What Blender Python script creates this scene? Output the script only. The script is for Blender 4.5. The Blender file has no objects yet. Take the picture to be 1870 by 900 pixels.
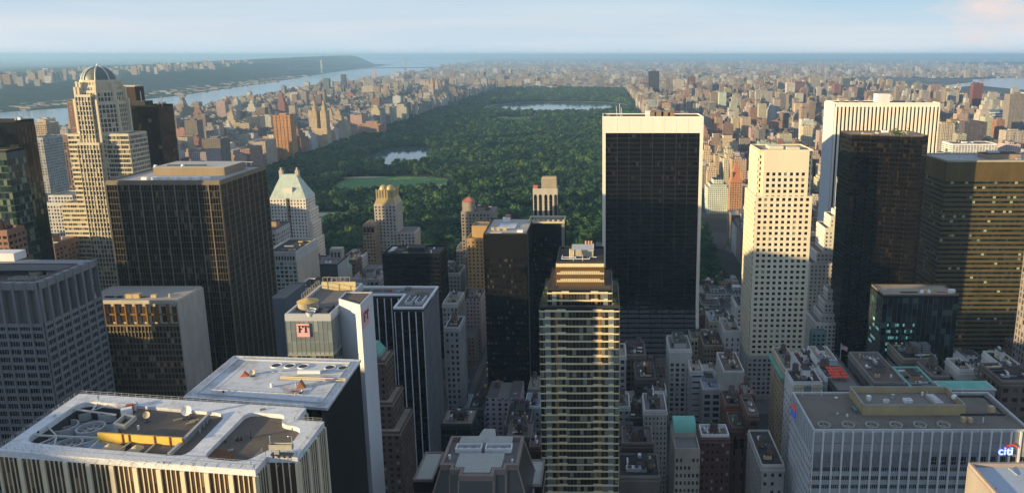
import bpy, math, random
import numpy as np
from math import radians, tan, atan, cos, sin, pi
from mathutils import Vector, Matrix
from mathutils.geometry import tessellate_polygon
random.seed(7)
S = bpy.context.scene
C = S.collection

# ---------------------------------------------------------------- camera
FL, PPX, PPY, PIT, CAMH = 1375.0, 1100.0, 385.0, radians(11.7), 250.0
cam_d = bpy.data.cameras.new('camera'); cam = bpy.data.objects.new('camera', cam_d); C.objects.link(cam)
cam.location = (0, 0, CAMH); cam.rotation_euler = (radians(90) - PIT, 0, 0)
cam_d.sensor_width = 36; cam_d.lens = FL / 1870 * 36
cam_d.shift_x = -(PPX - 935) / 1870; cam_d.shift_y = -(450 - PPY) / 1870
cam_d.clip_start = 1; cam_d.clip_end = 200000
S.camera = cam
# ---------------------------------------------------------------- sky, sun, exposure
HAZE = 0.000062
SUN_EL, SUN_AZ = 9.0, 26.0          # low evening sun from the left, SUN_AZ degrees south of grid west
sd = Vector((-cos(radians(SUN_AZ)) * cos(radians(SUN_EL)), -sin(radians(SUN_AZ)) * cos(radians(SUN_EL)), sin(radians(SUN_EL))))
sl = bpy.data.lights.new('sun', 'SUN'); so = bpy.data.objects.new('sun', sl); C.objects.link(so)
sl.energy = 4.6; sl.angle = radians(0.5); sl.color = (1.0, 0.74, 0.38)
so.rotation_euler = (-sd).to_track_quat('-Z', 'Y').to_euler(); so.location = (-500, -300, 400)
W = bpy.data.worlds.new('World'); S.world = W; W.use_nodes = True
def world():
    nt = W.node_tree; N = nt.nodes; L = nt.links; N.clear()
    out = N.new('ShaderNodeOutputWorld'); bg = N.new('ShaderNodeBackground'); bg.inputs[1].default_value = 0.15
    sky = N.new('ShaderNodeTexSky'); sky.sky_type = 'NISHITA'; sky.sun_disc = False
    sky.sun_elevation = radians(SUN_EL); sky.sun_rotation = math.atan2(sd.x, sd.y)
    sky.altitude = 250; sky.air_density = 1.3; sky.dust_density = 0.6; sky.ozone_density = 2.5
    tc = N.new('ShaderNodeTexCoord'); sep = N.new('ShaderNodeSeparateXYZ'); L.new(tc.outputs['Generated'], sep.inputs[0])
    # cloud sheet: project the view direction onto a plane overhead
    mx = N.new('ShaderNodeMath'); mx.operation = 'MAXIMUM'; mx.inputs[1].default_value = 0.0; L.new(sep.outputs[2], mx.inputs[0])
    ad = N.new('ShaderNodeMath'); ad.operation = 'ADD'; ad.inputs[1].default_value = 0.06; L.new(mx.outputs[0], ad.inputs[0])
    dv = N.new('ShaderNodeVectorMath'); dv.operation = 'DIVIDE'; L.new(tc.outputs['Generated'], dv.inputs[0]); 
    cb = N.new('ShaderNodeCombineXYZ'); L.new(ad.outputs[0], cb.inputs[0]); L.new(ad.outputs[0], cb.inputs[1]); cb.inputs[2].default_value = 1
    L.new(cb.outputs[0], dv.inputs[1])
    mp = N.new('ShaderNodeMapping'); mp.inputs['Scale'].default_value = (0.10, 0.10, 0.0); mp.inputs['Location'].default_value = (3.1, 1.7, 0)
    L.new(dv.outputs[0], mp.inputs[0])
    nz = N.new('ShaderNodeTexNoise'); nz.inputs['Scale'].default_value = 1.6; nz.inputs['Detail'].default_value = 7; nz.inputs['Roughness'].default_value = 0.55
    nz.inputs['Distortion'].default_value = 0.4; L.new(mp.outputs[0], nz.inputs[0])
    cr = N.new('ShaderNodeMapRange'); cr.inputs[1].default_value = 0.36; cr.inputs[2].default_value = 0.66; L.new(nz.outputs[0], cr.inputs[0])
    # thin even cloud veil: clear-blue tone and pale tone, each by height
    def ramp(st):
        r = N.new('ShaderNodeValToRGB'); e = r.color_ramp.elements; e[0].position = st[0][0]; e[0].color = (*st[0][1], 1); e[1].position = st[-1][0]; e[1].color = (*st[-1][1], 1)
        for p, c in st[1:-1]: x = e.new(p); x.color = (*c, 1)
        L.new(mx.outputs[0], r.inputs[0]); return r.outputs[0]
    lo = ramp([(0, (1.9,2.5,3.0)), (.03, (1.9,2.35,2.8)), (.075, (1.3,2.0,2.65)), (.2, (1.4,1.85,2.45)), (.6, (1.05,1.35,1.85))])
    hi = ramp([(0, (2.4,2.75,3.1)), (.03, (2.5,2.6,2.85)), (.075, (2.0,2.4,2.75)), (.2, (1.7,2.05,2.5)), (.6, (1.25,1.5,1.95))])
    cm = N.new('ShaderNodeMix'); cm.data_type = 'RGBA'; L.new(cr.outputs[0], cm.inputs[0]); L.new(lo, cm.inputs[6]); L.new(hi, cm.inputs[7])
    mix = N.new('ShaderNodeMix'); mix.data_type = 'RGBA'; mix.inputs[0].default_value = .94; L.new(sky.outputs[0], mix.inputs[6]); L.new(cm.outputs[2], mix.inputs[7])
    # sunlit cumulus low in the east-north-east
    n2 = N.new('ShaderNodeTexNoise'); n2.inputs['Scale'].default_value = 16; n2.inputs['Detail'].default_value = 6
    m2 = N.new('ShaderNodeMapping'); m2.inputs['Scale'].default_value = (1, 1, 3.0); L.new(tc.outputs['Generated'], m2.inputs[0]); L.new(m2.outputs[0], n2.inputs[0])
    ds = N.new('ShaderNodeVectorMath'); ds.operation = 'DISTANCE'; ds.inputs[1].default_value = (0.446, 0.893, 0.056); L.new(tc.outputs['Generated'], ds.inputs[0])
    mr = N.new('ShaderNodeMapRange'); mr.inputs[1].default_value = 0.015; mr.inputs[2].default_value = 0.13; mr.inputs[3].default_value = 0.30; mr.inputs[4].default_value = -0.3
    L.new(ds.outputs['Value'], mr.inputs[0])
    a2 = N.new('ShaderNodeMath'); L.new(n2.outputs[0], a2.inputs[0]); L.new(mr.outputs[0], a2.inputs[1])
    c2 = N.new('ShaderNodeValToRGB'); c2.color_ramp.elements[0].position = 0.58; c2.color_ramp.elements[1].position = 0.95; c2.color_ramp.elements[1].color = (.8, .8, .8, 1)
    L.new(a2.outputs[0], c2.inputs[0])
    mix2 = N.new('ShaderNodeMix'); mix2.data_type = 'RGBA'; L.new(c2.outputs[0], mix2.inputs[0]); L.new(mix.outputs[2], mix2.inputs[6]); mix2.inputs[7].default_value = (3.1, 2.5, 2.3, 1)
    L.new(mix2.outputs[2], bg.inputs[0]); L.new(bg.outputs[0], out.inputs[0])
world()
S.view_settings.view_transform = 'Standard'; S.view_settings.look = 'None'; S.view_settings.gamma = 1; S.view_settings.exposure = 1.05
S.render.engine = 'CYCLES'
S.cycles.max_bounces = 5; S.cycles.diffuse_bounces = 2; S.cycles.glossy_bounces = 3; S.cycles.transmission_bounces = 2; S.cycles.volume_bounces = 1
S.cycles.use_denoising = True

# ---------------------------------------------------------------- pixel <-> world
def T(py): return tan(PIT + atan((py - PPY) / FL))
def at_z(px, py, z):
    Y = (CAMH - z) / T(py); dc = Y * cos(PIT) + (CAMH - z) * sin(PIT)
    return ((px - PPX) * dc / FL, Y)
def at_y(px, py, Y):
    z = CAMH - Y * T(py); dc = Y * cos(PIT) + (CAMH - z) * sin(PIT)
    return ((px - PPX) * dc / FL, z)
def proj(x, y, z):
    dc = y * cos(PIT) + (CAMH - z) * sin(PIT)
    if dc < 1: return (-9999, -9999)
    return (PPX + x * FL / dc, PPY - FL * ((z - CAMH) * cos(PIT) + y * sin(PIT)) / dc)

# ---------------------------------------------------------------- mesh builder
class MB:
    def __init__(s): s.v = []; s.f = []; s.m = []
    def face(s, pts, m=0):
        i = len(s.v); s.v += [tuple(p) for p in pts]; s.f.append(tuple(range(i, i + len(pts)))); s.m.append(m)
    def box(s, x0, y0, z0, x1, y1, z1, m=0):
        i = len(s.v)
        s.v += [(x0,y0,z0),(x1,y0,z0),(x1,y1,z0),(x0,y1,z0),(x0,y0,z1),(x1,y0,z1),(x1,y1,z1),(x0,y1,z1)]
        s.f += [tuple(i+k for k in q) for q in ((0,3,2,1),(4,5,6,7),(0,1,5,4),(1,2,6,5),(2,3,7,6),(3,0,4,7))]; s.m += [m]*6
    def hexa(s, P, m=0):
        i = len(s.v); s.v += [tuple(p) for p in P]
        s.f += [tuple(i+k for k in q) for q in ((0,3,2,1),(4,5,6,7),(0,1,5,4),(1,2,6,5),(2,3,7,6),(3,0,4,7))]; s.m += [m]*6
    def rbox(s, cx, cy, z0, w, d, h, rz=0, m=0):
        c, n = cos(rz), sin(rz); q = [(-w/2,-d/2),(w/2,-d/2),(w/2,d/2),(-w/2,d/2)]
        b = [(cx + x*c - y*n, cy + x*n + y*c) for x, y in q]
        s.hexa([(x,y,z0) for x,y in b] + [(x,y,z0+h) for x,y in b], m)
    def prism(s, poly, z0, z1, m=0, top=True, poly2=None):
        p2 = poly2 or poly; n = len(poly); i = len(s.v)
        s.v += [(x,y,z0) for x,y in poly] + [(x,y,z1) for x,y in p2]
        for k in range(n):
            j = (k+1) % n; s.f.append((i+k, i+j, i+n+j, i+n+k)); s.m.append(m)
        if top: s.f.append(tuple(i+n+k for k in range(n))); s.m.append(m)
    def ring(s, poly, ins, z0, z1, m=0):
        inn = inset(poly, ins); n = len(poly)
        for k in range(n):
            j = (k+1) % n; a, b, c, d = poly[k], poly[j], inn[j], inn[k]
            s.face([(*a,z0),(*b,z0),(*b,z1),(*a,z1)], m); s.face([(*a,z1),(*b,z1),(*c,z1),(*d,z1)], m); s.face([(*c,z0),(*d,z0),(*d,z1),(*c,z1)], m)
    def cyl(s, cx, cy, z0, z1, r0, r1=None, n=14, m=0, cap=True):
        r1 = r0 if r1 is None else r1; i = len(s.v)
        s.v += [(cx+r0*cos(2*pi*k/n), cy+r0*sin(2*pi*k/n), z0) for k in range(n)] + [(cx+r1*cos(2*pi*k/n), cy+r1*sin(2*pi*k/n), z1) for k in range(n)]
        for k in range(n):
            j = (k+1) % n; s.f.append((i+k, i+j, i+n+j, i+n+k)); s.m.append(m)
        if cap: s.f.append(tuple(i+n+k for k in range(n))); s.m.append(m)
    def tubering(s, cx, cy, z0, z1, ro, ri, n=20, m=0):
        P = [(cx+ro*cos(2*pi*k/n), cy+ro*sin(2*pi*k/n)) for k in range(n)]; s.ring(P, ro-ri, z0, z1, m)
    def tube(s, a, b, r, n=6, m=0):
        a, b = Vector(a), Vector(b); d = (b-a).normalized(); u = d.orthogonal().normalized(); w = d.cross(u); i = len(s.v)
        for p in (a, b): s.v += [tuple(p + (u*cos(2*pi*k/n) + w*sin(2*pi*k/n))*r) for k in range(n)]
        for k in range(n):
            j = (k+1) % n; s.f.append((i+k, i+j, i+n+j, i+n+k)); s.m.append(m)
        s.f.append(tuple(i+k for k in reversed(range(n)))); s.f.append(tuple(i+n+k for k in range(n))); s.m += [m, m]
    def dome(s, cx, cy, z0, r, h, n=16, k=6, m=0, a1=pi/2):
        i = len(s.v)
        for q in range(k+1):
            a = a1*q/k; s.v += [(cx+r*cos(a)*cos(2*pi*t/n), cy+r*cos(a)*sin(2*pi*t/n), z0+h*sin(a)) for t in range(n)]
        for q in range(k):
            for t in range(n):
                j = (t+1) % n; s.f.append((i+q*n+t, i+q*n+j, i+(q+1)*n+j, i+(q+1)*n+t)); s.m.append(m)
    # boxes on a facade edge a->b (outward normal to the right of a->b)
    def fbox(s, a, b, s0, s1, z0, z1, d0, d1, m=0):
        t = Vector((b[0]-a[0], b[1]-a[1])).normalized(); n = Vector((t.y, -t.x)); A = Vector(a)
        p = lambda q, d: (A.x + t.x*q + n.x*d, A.y + t.y*q + n.y*d)
        q = [p(s0,d1), p(s1,d1), p(s1,d0), p(s0,d0)]
        s.hexa([(*w,z0) for w in q] + [(*w,z1) for w in q], m)
    def fquad(s, a, b, s0, s1, z0, z1, d, m=0):
        t = Vector((b[0]-a[0], b[1]-a[1])).normalized(); n = Vector((t.y, -t.x)); A = Vector(a)
        p = lambda q: (A.x + t.x*q + n.x*d, A.y + t.y*q + n.y*d)
        s.face([(*p(s0),z0),(*p(s1),z0),(*p(s1),z1),(*p(s0),z1)], m)
    def mesh(s, name, mats):
        me = bpy.data.meshes.new(name); me.from_pydata(s.v, [], s.f)
        for m in (mats if isinstance(mats, (list, tuple)) else [mats]): me.materials.append(m)
        if any(s.m): me.polygons.foreach_set('material_index', s.m)
        me.update(); return me
    def build(s, name, mats, parent=None, kind=None, smooth=False, label=None):
        if not s.f: return None
        me = s.mesh(name, mats)
        if smooth: me.polygons.foreach_set('use_smooth', [True]*len(me.polygons))
        o = bpy.data.objects.new(name, me); C.objects.link(o)
        if parent: o.parent = parent
        if kind: o['kind'] = kind
        if label: o['label'] = label
        return o

def inset(poly, d):
    n = len(poly); out = []
    for k in range(n):
        p0, p1, p2 = Vector(poly[k-1]), Vector(poly[k]), Vector(poly[(k+1) % n])
        e1, e2 = (p1-p0).normalized(), (p2-p1).normalized()
        n1, n2 = Vector((-e1.y, e1.x)), Vector((-e2.y, e2.x)); m = (n1+n2)
        if m.length < 1e-4: m = n1
        m.normalize(); q = p1 + m*d/max(0.35, m.dot(n1)); out.append((q.x, q.y))
    return out
def rounded(poly, r, k=5):
    out = []; n = len(poly)
    for i in range(n):
        p0, p1, p2 = Vector(poly[i-1]), Vector(poly[i]), Vector(poly[(i+1) % n])
        rr = min(r, (p1-p0).length*.45, (p2-p1).length*.45)
        a = p1 + (p0-p1).normalized()*rr; b = p1 + (p2-p1).normalized()*rr
        for j in range(k+1):
            t = j/k; q = a*(1-t)**2 + p1*2*t*(1-t) + b*t*t; out.append((q.x, q.y))
    return out
def ccw(poly):
    A = sum(poly[i-1][0]*poly[i][1]-poly[i][0]*poly[i-1][1] for i in range(len(poly)))
    return list(poly) if A > 0 else list(reversed(poly))
def rect(x0, x1, y0, y1): return [(x0,y0),(x1,y0),(x1,y1),(x0,y1)]

def thing(name, label, cat, loc=(0,0,0), group=None):
    o = bpy.data.objects.new(name, None); C.objects.link(o); o.location = loc; o['label'] = label; o['category'] = cat
    o.empty_display_size = 5
    if group: o['group'] = group
    return o
def struct(o, kind='structure'): o['kind'] = kind; return o

# ---------------------------------------------------------------- materials
def nmat(name):
    m = bpy.data.materials.new(name); m.use_nodes = True; nt = m.node_tree
    return m, nt.nodes, nt.links, nt.nodes['Principled BSDF']
_mc = {}
def wall(col, rough=.8, var=.22, scale=.12, metal=0, spec=.3):
    key = ('w', col, rough, var, scale, metal)
    if key in _mc: return _mc[key]
    m, N, L, B = nmat('wall_finish'); g = N.new('ShaderNodeNewGeometry')
    mp = N.new('ShaderNodeMapping'); mp.inputs['Scale'].default_value = (1, 1, .35); L.new(g.outputs['Position'], mp.inputs[0])
    n1 = N.new('ShaderNodeTexNoise'); n1.inputs['Scale'].default_value = scale; n1.inputs['Detail'].default_value = 8; n1.inputs['Roughness'].default_value = .65; L.new(mp.outputs[0], n1.inputs[0])
    n2 = N.new('ShaderNodeTexNoise'); n2.inputs['Scale'].default_value = scale*14; n2.inputs['Detail'].default_value = 3; L.new(g.outputs['Position'], n2.inputs[0])
    ad = N.new('ShaderNodeMath'); ad.operation = 'MULTIPLY_ADD'; ad.inputs[1].default_value = .4; L.new(n2.outputs[0], ad.inputs[0]); L.new(n1.outputs[0], ad.inputs[2])
    r = N.new('ShaderNodeMapRange'); r.inputs[1].default_value = .45; r.inputs[2].default_value = .95; r.inputs[3].default_value = 1-var; r.inputs[4].default_value = 1+var*.6; L.new(ad.outputs[0], r.inputs[0])
    vm = N.new('ShaderNodeVectorMath'); vm.operation = 'SCALE'; vm.inputs[0].default_value = col[:3]; L.new(r.outputs[0], vm.inputs['Scale'])
    L.new(vm.outputs[0], B.inputs['Base Color']); B.inputs['Roughness'].default_value = rough; B.inputs['Metallic'].default_value = metal
    B.inputs['Specular IOR Level'].default_value = spec
    _mc[key] = m; return m
def pane(colA=(.012,.014,.018), colB=(.09,.09,.085), bright=(.3,.3,.27), pb=.86, rough=.12, spec=.5, lit=None):
    """window glass: each pane its own tone (dark room, half-drawn blind, pale blind)"""
    key = ('p', colA, colB, bright, pb, rough, spec, lit)
    if key in _mc: return _mc[key]
    m, N, L, B = nmat('window_glass'); g = N.new('ShaderNodeNewGeometry'); oi = N.new('ShaderNodeObjectInfo')
    a = N.new('ShaderNodeMath'); L.new(g.outputs['Random Per Island'], a.inputs[0]); L.new(oi.outputs['Random'], a.inputs[1])
    fr = N.new('ShaderNodeMath'); fr.operation = 'FRACT'; L.new(a.outputs[0], fr.inputs[0])
    cr = N.new('ShaderNodeValToRGB'); e = cr.color_ramp.elements; e[0].position = 0; e[0].color = (*colA, 1); e[1].position = pb; e[1].color = (*colB, 1)
    x = e.new(min(.995, pb+.02)); x.color = (*bright, 1); y = e.new(pb*.55); y.color = tuple((colA[i]*.8+colB[i]*.2) for i in range(3)) + (1,)
    L.new(fr.outputs[0], cr.inputs[0]); L.new(cr.outputs[0], B.inputs['Base Color']); B.inputs['Roughness'].default_value = rough
    B.inputs['Specular IOR Level'].default_value = spec
    # slight waviness so that reflections break from pane to pane
    wn = N.new('ShaderNodeTexWhiteNoise'); wn.noise_dimensions = '1D'; L.new(fr.outputs[0], wn.inputs['W'])
    sb = N.new('ShaderNodeVectorMath'); sb.operation = 'SUBTRACT'; sb.inputs[1].default_value = (.5,.5,.5); L.new(wn.outputs['Color'], sb.inputs[0])
    sc = N.new('ShaderNodeVectorMath'); sc.operation = 'SCALE'; sc.inputs['Scale'].default_value = .035; L.new(sb.outputs[0], sc.inputs[0])
    ad = N.new('ShaderNodeVectorMath'); L.new(g.outputs['Normal'], ad.inputs[0]); L.new(sc.outputs[0], ad.inputs[1])
    nm = N.new('ShaderNodeVectorMath'); nm.operation = 'NORMALIZE'; L.new(ad.outputs[0], nm.inputs[0]); L.new(nm.outputs[0], B.inputs['Normal'])
    if lit:
        gt = N.new('ShaderNodeMath'); gt.operation = 'GREATER_THAN'; gt.inputs[1].default_value = 1-lit[1]; L.new(fr.outputs[0], gt.inputs[0])
        ml = N.new('ShaderNodeMath'); ml.operation = 'MULTIPLY'; ml.inputs[1].default_value = lit[2]; L.new(gt.outputs[0], ml.inputs[0])
        B.inputs['Emission Color'].default_value = (*lit[0], 1); L.new(ml.outputs[0], B.inputs['Emission Strength'])
    _mc[key] = m; return m
def plain(col, rough=.6, metal=0, emit=0, spec=.4):
    key = ('s', col, rough, metal, emit)
    if key in _mc: return _mc[key]
    m, N, L, B = nmat('paint_finish'); B.inputs['Roughness'].default_value = rough; B.inputs['Metallic'].default_value = metal
    B.inputs['Specular IOR Level'].default_value = spec
    g = N.new('ShaderNodeNewGeometry'); n = N.new('ShaderNodeTexNoise'); n.inputs['Scale'].default_value = .7; n.inputs['Detail'].default_value = 5; L.new(g.outputs['Position'], n.inputs[0])
    r = N.new('ShaderNodeMapRange'); r.inputs[3].default_value = .8; r.inputs[4].default_value = 1.15; L.new(n.outputs[0], r.inputs[0])
    vm = N.new('ShaderNodeVectorMath'); vm.operation = 'SCALE'; vm.inputs[0].default_value = col[:3]; L.new(r.outputs[0], vm.inputs['Scale']); L.new(vm.outputs[0], B.inputs['Base Color'])
    if emit: B.inputs['Emission Color'].default_value = (*col, 1); B.inputs['Emission Strength'].default_value = emit
    _mc[key] = m; return m
def roofmat(col, stain=(.25,.2,.16), amt=.35, scale=.08):
    key = ('r', col, stain, amt, scale)
    if key in _mc: return _mc[key]
    m, N, L, B = nmat('roof_finish'); g = N.new('ShaderNodeNewGeometry')
    n1 = N.new('ShaderNodeTexNoise'); n1.inputs['Scale'].default_value = scale; n1.inputs['Detail'].default_value = 10; n1.inputs['Roughness'].default_value = .7; n1.inputs['Distortion'].default_value = .6; L.new(g.outputs['Position'], n1.inputs[0])
    r = N.new('ShaderNodeMapRange'); r.inputs[1].default_value = .5; r.inputs[2].default_value = .72; r.inputs[3].default_value = 0; r.inputs[4].default_value = amt; L.new(n1.outputs[0], r.inputs[0])
    mx = N.new('ShaderNodeMix'); mx.data_type = 'RGBA'; mx.inputs[6].default_value = (*col, 1); mx.inputs[7].default_value = (*stain, 1); L.new(r.outputs[0], mx.inputs[0])
    n2 = N.new('ShaderNodeTexNoise'); n2.inputs['Scale'].default_value = 1.5; n2.inputs['Detail'].default_value = 4; L.new(g.outputs['Position'], n2.inputs[0])
    r2 = N.new('ShaderNodeMapRange'); r2.inputs[3].default_value = .75; r2.inputs[4].default_value = 1.2; L.new(n2.outputs[0], r2.inputs[0])
    vm = N.new('ShaderNodeVectorMath'); vm.operation = 'SCALE'; L.new(mx.outputs[2], vm.inputs[0]); L.new(r2.outputs[0], vm.inputs['Scale']); L.new(vm.outputs[0], B.inputs['Base Color'])
    B.inputs['Roughness'].default_value = .9; B.inputs['Specular IOR Level'].default_value = .2
    _mc[key] = m; return m
def citymat(name, island):
    """masonry with window rows for buildings too far off to show single windows; wall tone from the object colour, or from the island"""
    m, N, L, B = nmat(name); g = N.new('ShaderNodeNewGeometry'); sp = N.new('ShaderNodeSeparateXYZ'); L.new(g.outputs['Position'], sp.inputs[0])
    def M(op, a, b=None, c=None):
        n = N.new('ShaderNodeMath'); n.operation = op
        for i, v in enumerate((a, b, c)):
            if v is None: continue
            if isinstance(v, (int, float)): n.inputs[i].default_value = v
            else: L.new(v, n.inputs[i])
        return n.outputs[0]
    if island:
        rnd = g.outputs['Random Per Island']
        cr = N.new('ShaderNodeValToRGB'); cr.color_ramp.interpolation = 'CONSTANT'; e = cr.color_ramp.elements
        pal = [(.27,.21,.16),(.34,.29,.23),(.20,.14,.12),(.38,.34,.29),(.25,.20,.17),(.42,.40,.37),(.28,.25,.22),(.18,.175,.17),(.50,.49,.47),(.25,.16,.13),(.32,.30,.28),(.33,.26,.20)]
        e[0].color = (*pal[0], 1); e[1].position = 1/12; e[1].color = (*pal[1], 1)
        for i in range(2, 12): x = e.new(i/12); x.color = (*pal[i], 1)
        L.new(rnd, cr.inputs[0]); col = cr.outputs[0]
    else:
        oi = N.new('ShaderNodeObjectInfo'); col = oi.outputs['Color']; rnd = oi.outputs['Random']
    u = M('ADD', sp.outputs[0], sp.outputs[1]); bay = M('MULTIPLY_ADD', rnd, 1.2, 2.9)
    fu = M('FRACT', M('DIVIDE', u, bay)); fv = M('FRACT', M('DIVIDE', sp.outputs[2], 3.3))
    wx = M('MULTIPLY', M('GREATER_THAN', fu, .28), M('LESS_THAN', fu, .72)); wz = M('MULTIPLY', M('GREATER_THAN', fv, .28), M('LESS_THAN', fv, .78))
    w = M('MULTIPLY', wx, wz)
    sn = N.new('ShaderNodeSeparateXYZ'); L.new(g.outputs['Normal'], sn.inputs[0]); isroof = M('GREATER_THAN', M('ABSOLUTE', sn.outputs[2]), .5)
    w = M('MULTIPLY', w, M('SUBTRACT', 1, isroof))
    nz = N.new('ShaderNodeTexNoise'); nz.inputs['Scale'].default_value = .06; nz.inputs['Detail'].default_value = 5; L.new(g.outputs['Position'], nz.inputs[0])
    vr = N.new('ShaderNodeMapRange'); vr.inputs[3].default_value = .7; vr.inputs[4].default_value = 1.25; L.new(nz.outputs[0], vr.inputs[0])
    sc = N.new('ShaderNodeVectorMath'); sc.operation = 'SCALE'; L.new(col, sc.inputs[0]); L.new(vr.outputs[0], sc.inputs['Scale'])
    wn = N.new('ShaderNodeTexWhiteNoise'); wn.noise_dimensions = '3D'; cm = N.new('ShaderNodeCombineXYZ')
    L.new(M('FLOOR', M('DIVIDE', u, bay)), cm.inputs[0]); L.new(M('FLOOR', M('DIVIDE', sp.outputs[2], 3.3)), cm.inputs[1]); L.new(rnd, cm.inputs[2]); L.new(cm.outputs[0], wn.inputs[0])
    wc = N.new('ShaderNodeMapRange'); wc.inputs[1].default_value = .6; wc.inputs[3].default_value = .02; wc.inputs[4].default_value = .16; L.new(wn.outputs[0], wc.inputs[0])
    m1 = N.new('ShaderNodeMix'); m1.data_type = 'RGBA'; L.new(w, m1.inputs[0]); L.new(sc.outputs[0], m1.inputs[6]); L.new(wc.outputs[0], m1.inputs[7])
    rr = N.new('ShaderNodeValToRGB'); e = rr.color_ramp.elements; e[0].color = (.05,.05,.055,1); e[1].color = (.42,.42,.42,1); x = e.new(.45); x.color = (.11,.105,.10,1); x = e.new(.75); x.color = (.22,.21,.2,1)
    L.new(M('FRACT', M('MULTIPLY', rnd, 7.31)), rr.inputs[0])
    m2 = N.new('ShaderNodeMix'); m2.data_type = 'RGBA'; L.new(isroof, m2.inputs[0]); L.new(m1.outputs[2], m2.inputs[6]); L.new(rr.outputs[0], m2.inputs[7])
    L.new(m2.outputs[2], B.inputs['Base Color']); B.inputs['Roughness'].default_value = .85; B.inputs['Specular IOR Level'].default_value = .2
    return m
CITY_O, CITY_I = citymat('masonry_block', False), citymat('masonry_far', True)

# palette
STONE = wall((.42,.41,.40)); LIME = wall((.50,.46,.39)); CREAM = wall((.62,.56,.44)); WHITE = wall((.72,.72,.72), var=.15); TRAV = wall((.78,.74,.66), var=.08)
BRICKR = wall((.16,.07,.05)); BRICKB = wall((.15,.11,.085)); BRICKT = wall((.34,.25,.17)); CONC = wall((.36,.36,.36)); GREY = wall((.22,.23,.24)); DGREY = wall((.035,.037,.04))
BLACK = wall((.0035,.004,.005), rough=.1, spec=.5); BLK2 = wall((.009,.009,.010), rough=.6, spec=.12); ALU = wall((.55,.57,.6), rough=.4, var=.12, metal=.3)
GLS = pane(); GLK = pane((.002,.0022,.003), (.006,.0065,.008), (.03,.03,.03), .95, .07); GLB = pane((.05,.032,.018), (.11,.07,.035), (.2,.14,.07), .93, .14)
GLG = pane((.006,.018,.019), (.02,.05,.05), (.12,.24,.23), .88, .1); GREEN_CU = wall((.16,.42,.36), var=.2)
R_GREY = roofmat((.17,.165,.16)); R_DARK = roofmat((.05,.05,.053), (.14,.12,.1), .5); R_WHITE = roofmat((.62,.64,.66), (.30,.26,.22), .45, .12); R_TAN = roofmat((.3,.27,.23), (.1,.09,.08), .6)
R_BRN = roofmat((.13,.11,.095), (.05,.045,.04), .6, .15)
METAL = plain((.5,.52,.54), .4, .5); WHT = plain((.75,.76,.78), .5); YEL = plain((.62,.42,.08), .6); DKM = plain((.05,.05,.055), .5, .3); ORG = plain((.5,.12,.04), .7); TANM = plain((.5,.38,.22), .7)
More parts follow.
